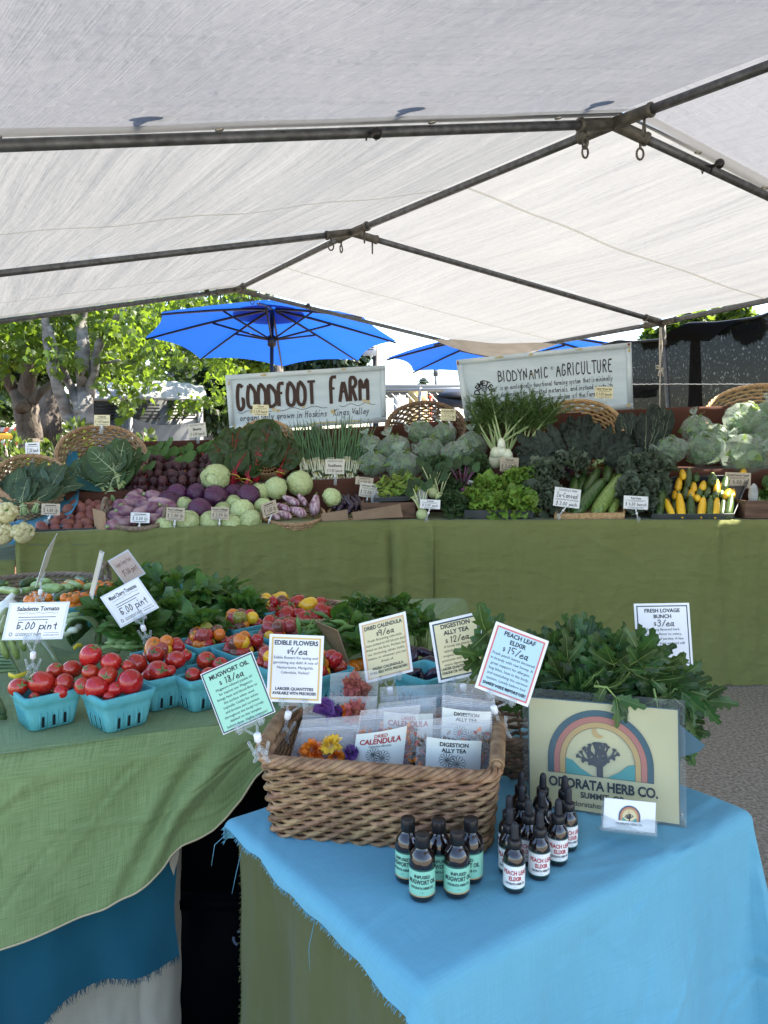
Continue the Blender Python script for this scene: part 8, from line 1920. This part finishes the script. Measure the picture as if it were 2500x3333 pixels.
def peas():
    random.seed(31)
    for i in range(34):
        px, py = rnd(965, 1160), rnd(1985, 2075); py = max(py, 2095 - (px - 940) * .55); a = fz(px, py, .79 + rnd(0, .05)); d = V((rnd(-1, 1), rnd(-.5, .5), rnd(-.25, .35))).normalized(); m = MB(); b = a + d * .055; mid = a.lerp(b, .5) + V((0, -.004, .008)); m.tube([a, a.lerp(mid, .4), mid, mid.lerp(b, .6), b, b + d * .008], [.002, .006, .0068, .006, .002, .0006], 7, flat=.55); tag(m.build('snap_pea', 'pea'), 'green sugar snap pea pod in the loose heap by the big tomatoes', 'pea pod', 'sugar snap peas')
peas()
random.seed(9)
for px, py, nm in ((1345, 2150, 'left'), (1372, 2128, 'top'), (1400, 2158, 'right'), (1352, 2190, 'lower left'), (1410, 2200, 'lowest'), (1330, 2205, 'under the calendula card'), (1420, 2130, 'beside the digestion card'), (1380, 2180, 'middle'), (1330, 2120, 'partly behind the calendula card')):
    a = fz(px, py, .80); d = V((rnd(-1, 1), rnd(-.4, .4), rnd(-.5, .5))).normalized(); gourd('purple_pepper', 'small dark purple pepper between the two cream cards, ' + nm, 'pepper', 'small dark purple peppers', [a - d * .035, a + V((0, 0, .006)), a + d * .03], [.004, .010, .013, .012, .008], 'eggplant', stem=.02)
carton(1385, 2185, False, 44, 'blue pulp carton of small purple peppers between the cream cards')
# ================================================================== lovage behind the company sign
random.seed(77)
lb_ = on(1690, 2430, HZ); round_basket('dark wicker basket of lovage standing behind the herb basket', V((.33, 1.56, HZ + .10)), .17, .15, .095, (0, 0, 1), 'wicker_dark', 7, .009, group=None)
LV = [(1840, 2200, -25, -90, 14, 'standing high at the left'), (2010, 2200, 25, -95, 14, 'standing highest in front of the lovage card'), (2100, 2230, 90, -70, 12, 'spreading out high at the right'), (1830, 2260, -30, -95, 15, 'upright at the left'), (1910, 2270, 5, -90, 14, 'upright in the middle'), (2000, 2280, 35, -95, 15, 'leaning over the lovage card'), (2070, 2290, 80, -55, 14, 'leaning right'), (2110, 2310, 110, -8, 10, 'reaching far right over the pavement'), (1880, 2250, -10, -40, 16, 'lying forward on the sign top'), (2020, 2270, 50, -30, 14, 'lying forward at the right of the sign top'), (1950, 2230, 10, -60, 16, 'filling the middle')]
def lovage(name, label, group, base, axis, n, spread, L):
    t = thing(name, label, 'lovage', base, group); l, st, vb = MB(), MB(), MB(); axis = axis.normalized(); nrm = IN - axis * IN.dot(axis)
    for _ in range(n):
        d = (Matrix.Rotation(rnd(-.5, .5) * spread, 3, nrm.normalized()) @ axis + nrm.normalized() * rnd(-.35, .75)).normalized(); tip = base + d * L * rnd(.45, 1.0) + V((0, 0, rnd(-.01, .02))); st.tube([base + rdir() * .015, base.lerp(tip, .6) + V((0, 0, .01)), tip], [.0026, .002, .0012], 5)
        sd = d.cross(nrm).normalized(); k = rnd(.75, 1.15)
        for b, dd, ln in ((tip, d, .062), (tip - d * .004, d * .8 + sd * .7, .056), (tip - d * .004, d * .8 - sd * .7, .056), (tip - d * .030, d * .5 + sd, .050), (tip - d * .030, d * .5 - sd, .050)):
            veined(l, vb, b, dd + rdir() * .3, nrm + rdir() * .7, ln * k, ln * k * rnd(.36, .5), .0007, 0, 8, 2, bend=rnd(.1, 1.0), fold=.25, ruf=.07, rf=2, jag=.32, prof='ovate')
    l.build('leaves', 'lovage', t); st.build('stems', 'stem_green', t); vb.build('midribs', 'stem_green', t)
for px, py, dx, dy, n, nm in LV: lovage('lovage_bunch', 'dark green lovage bunch, ' + nm, 'lovage bunches', at(px - 12, py + 32, 1.50 + rnd(-.03, .05)), px_dir(dx, dy - (12 if dx > 60 else 0), rnd(-25, 15)), n + 8, 2.0, .105 if dx < 60 else .085)
for px, py, dx, dy, nm in ((1925, 2222, 30, 50, 'hanging over the middle of the sign top'), (2125, 2265, 40, 70, 'hanging over the right end of the sign top'), (2180, 2260, 110, 30, 'drooping at the far right above the pavement'), (2150, 2270, 110, 5, 'reaching far right above the pavement'), (1620, 2090, -50, -10, 'poking out left between the two cards'), (1590, 2170, -55, -20, 'poking out left, lower, between the two cards')):
    lovage('lovage_sprig', 'single lovage sprig ' + nm, 'lovage sprigs', at(px, py, 1.40 if dx < 60 else 1.46), px_dir(dx, dy, -5), 2 if dx > 0 else 1, .5, .07 if dx < 60 else .09)
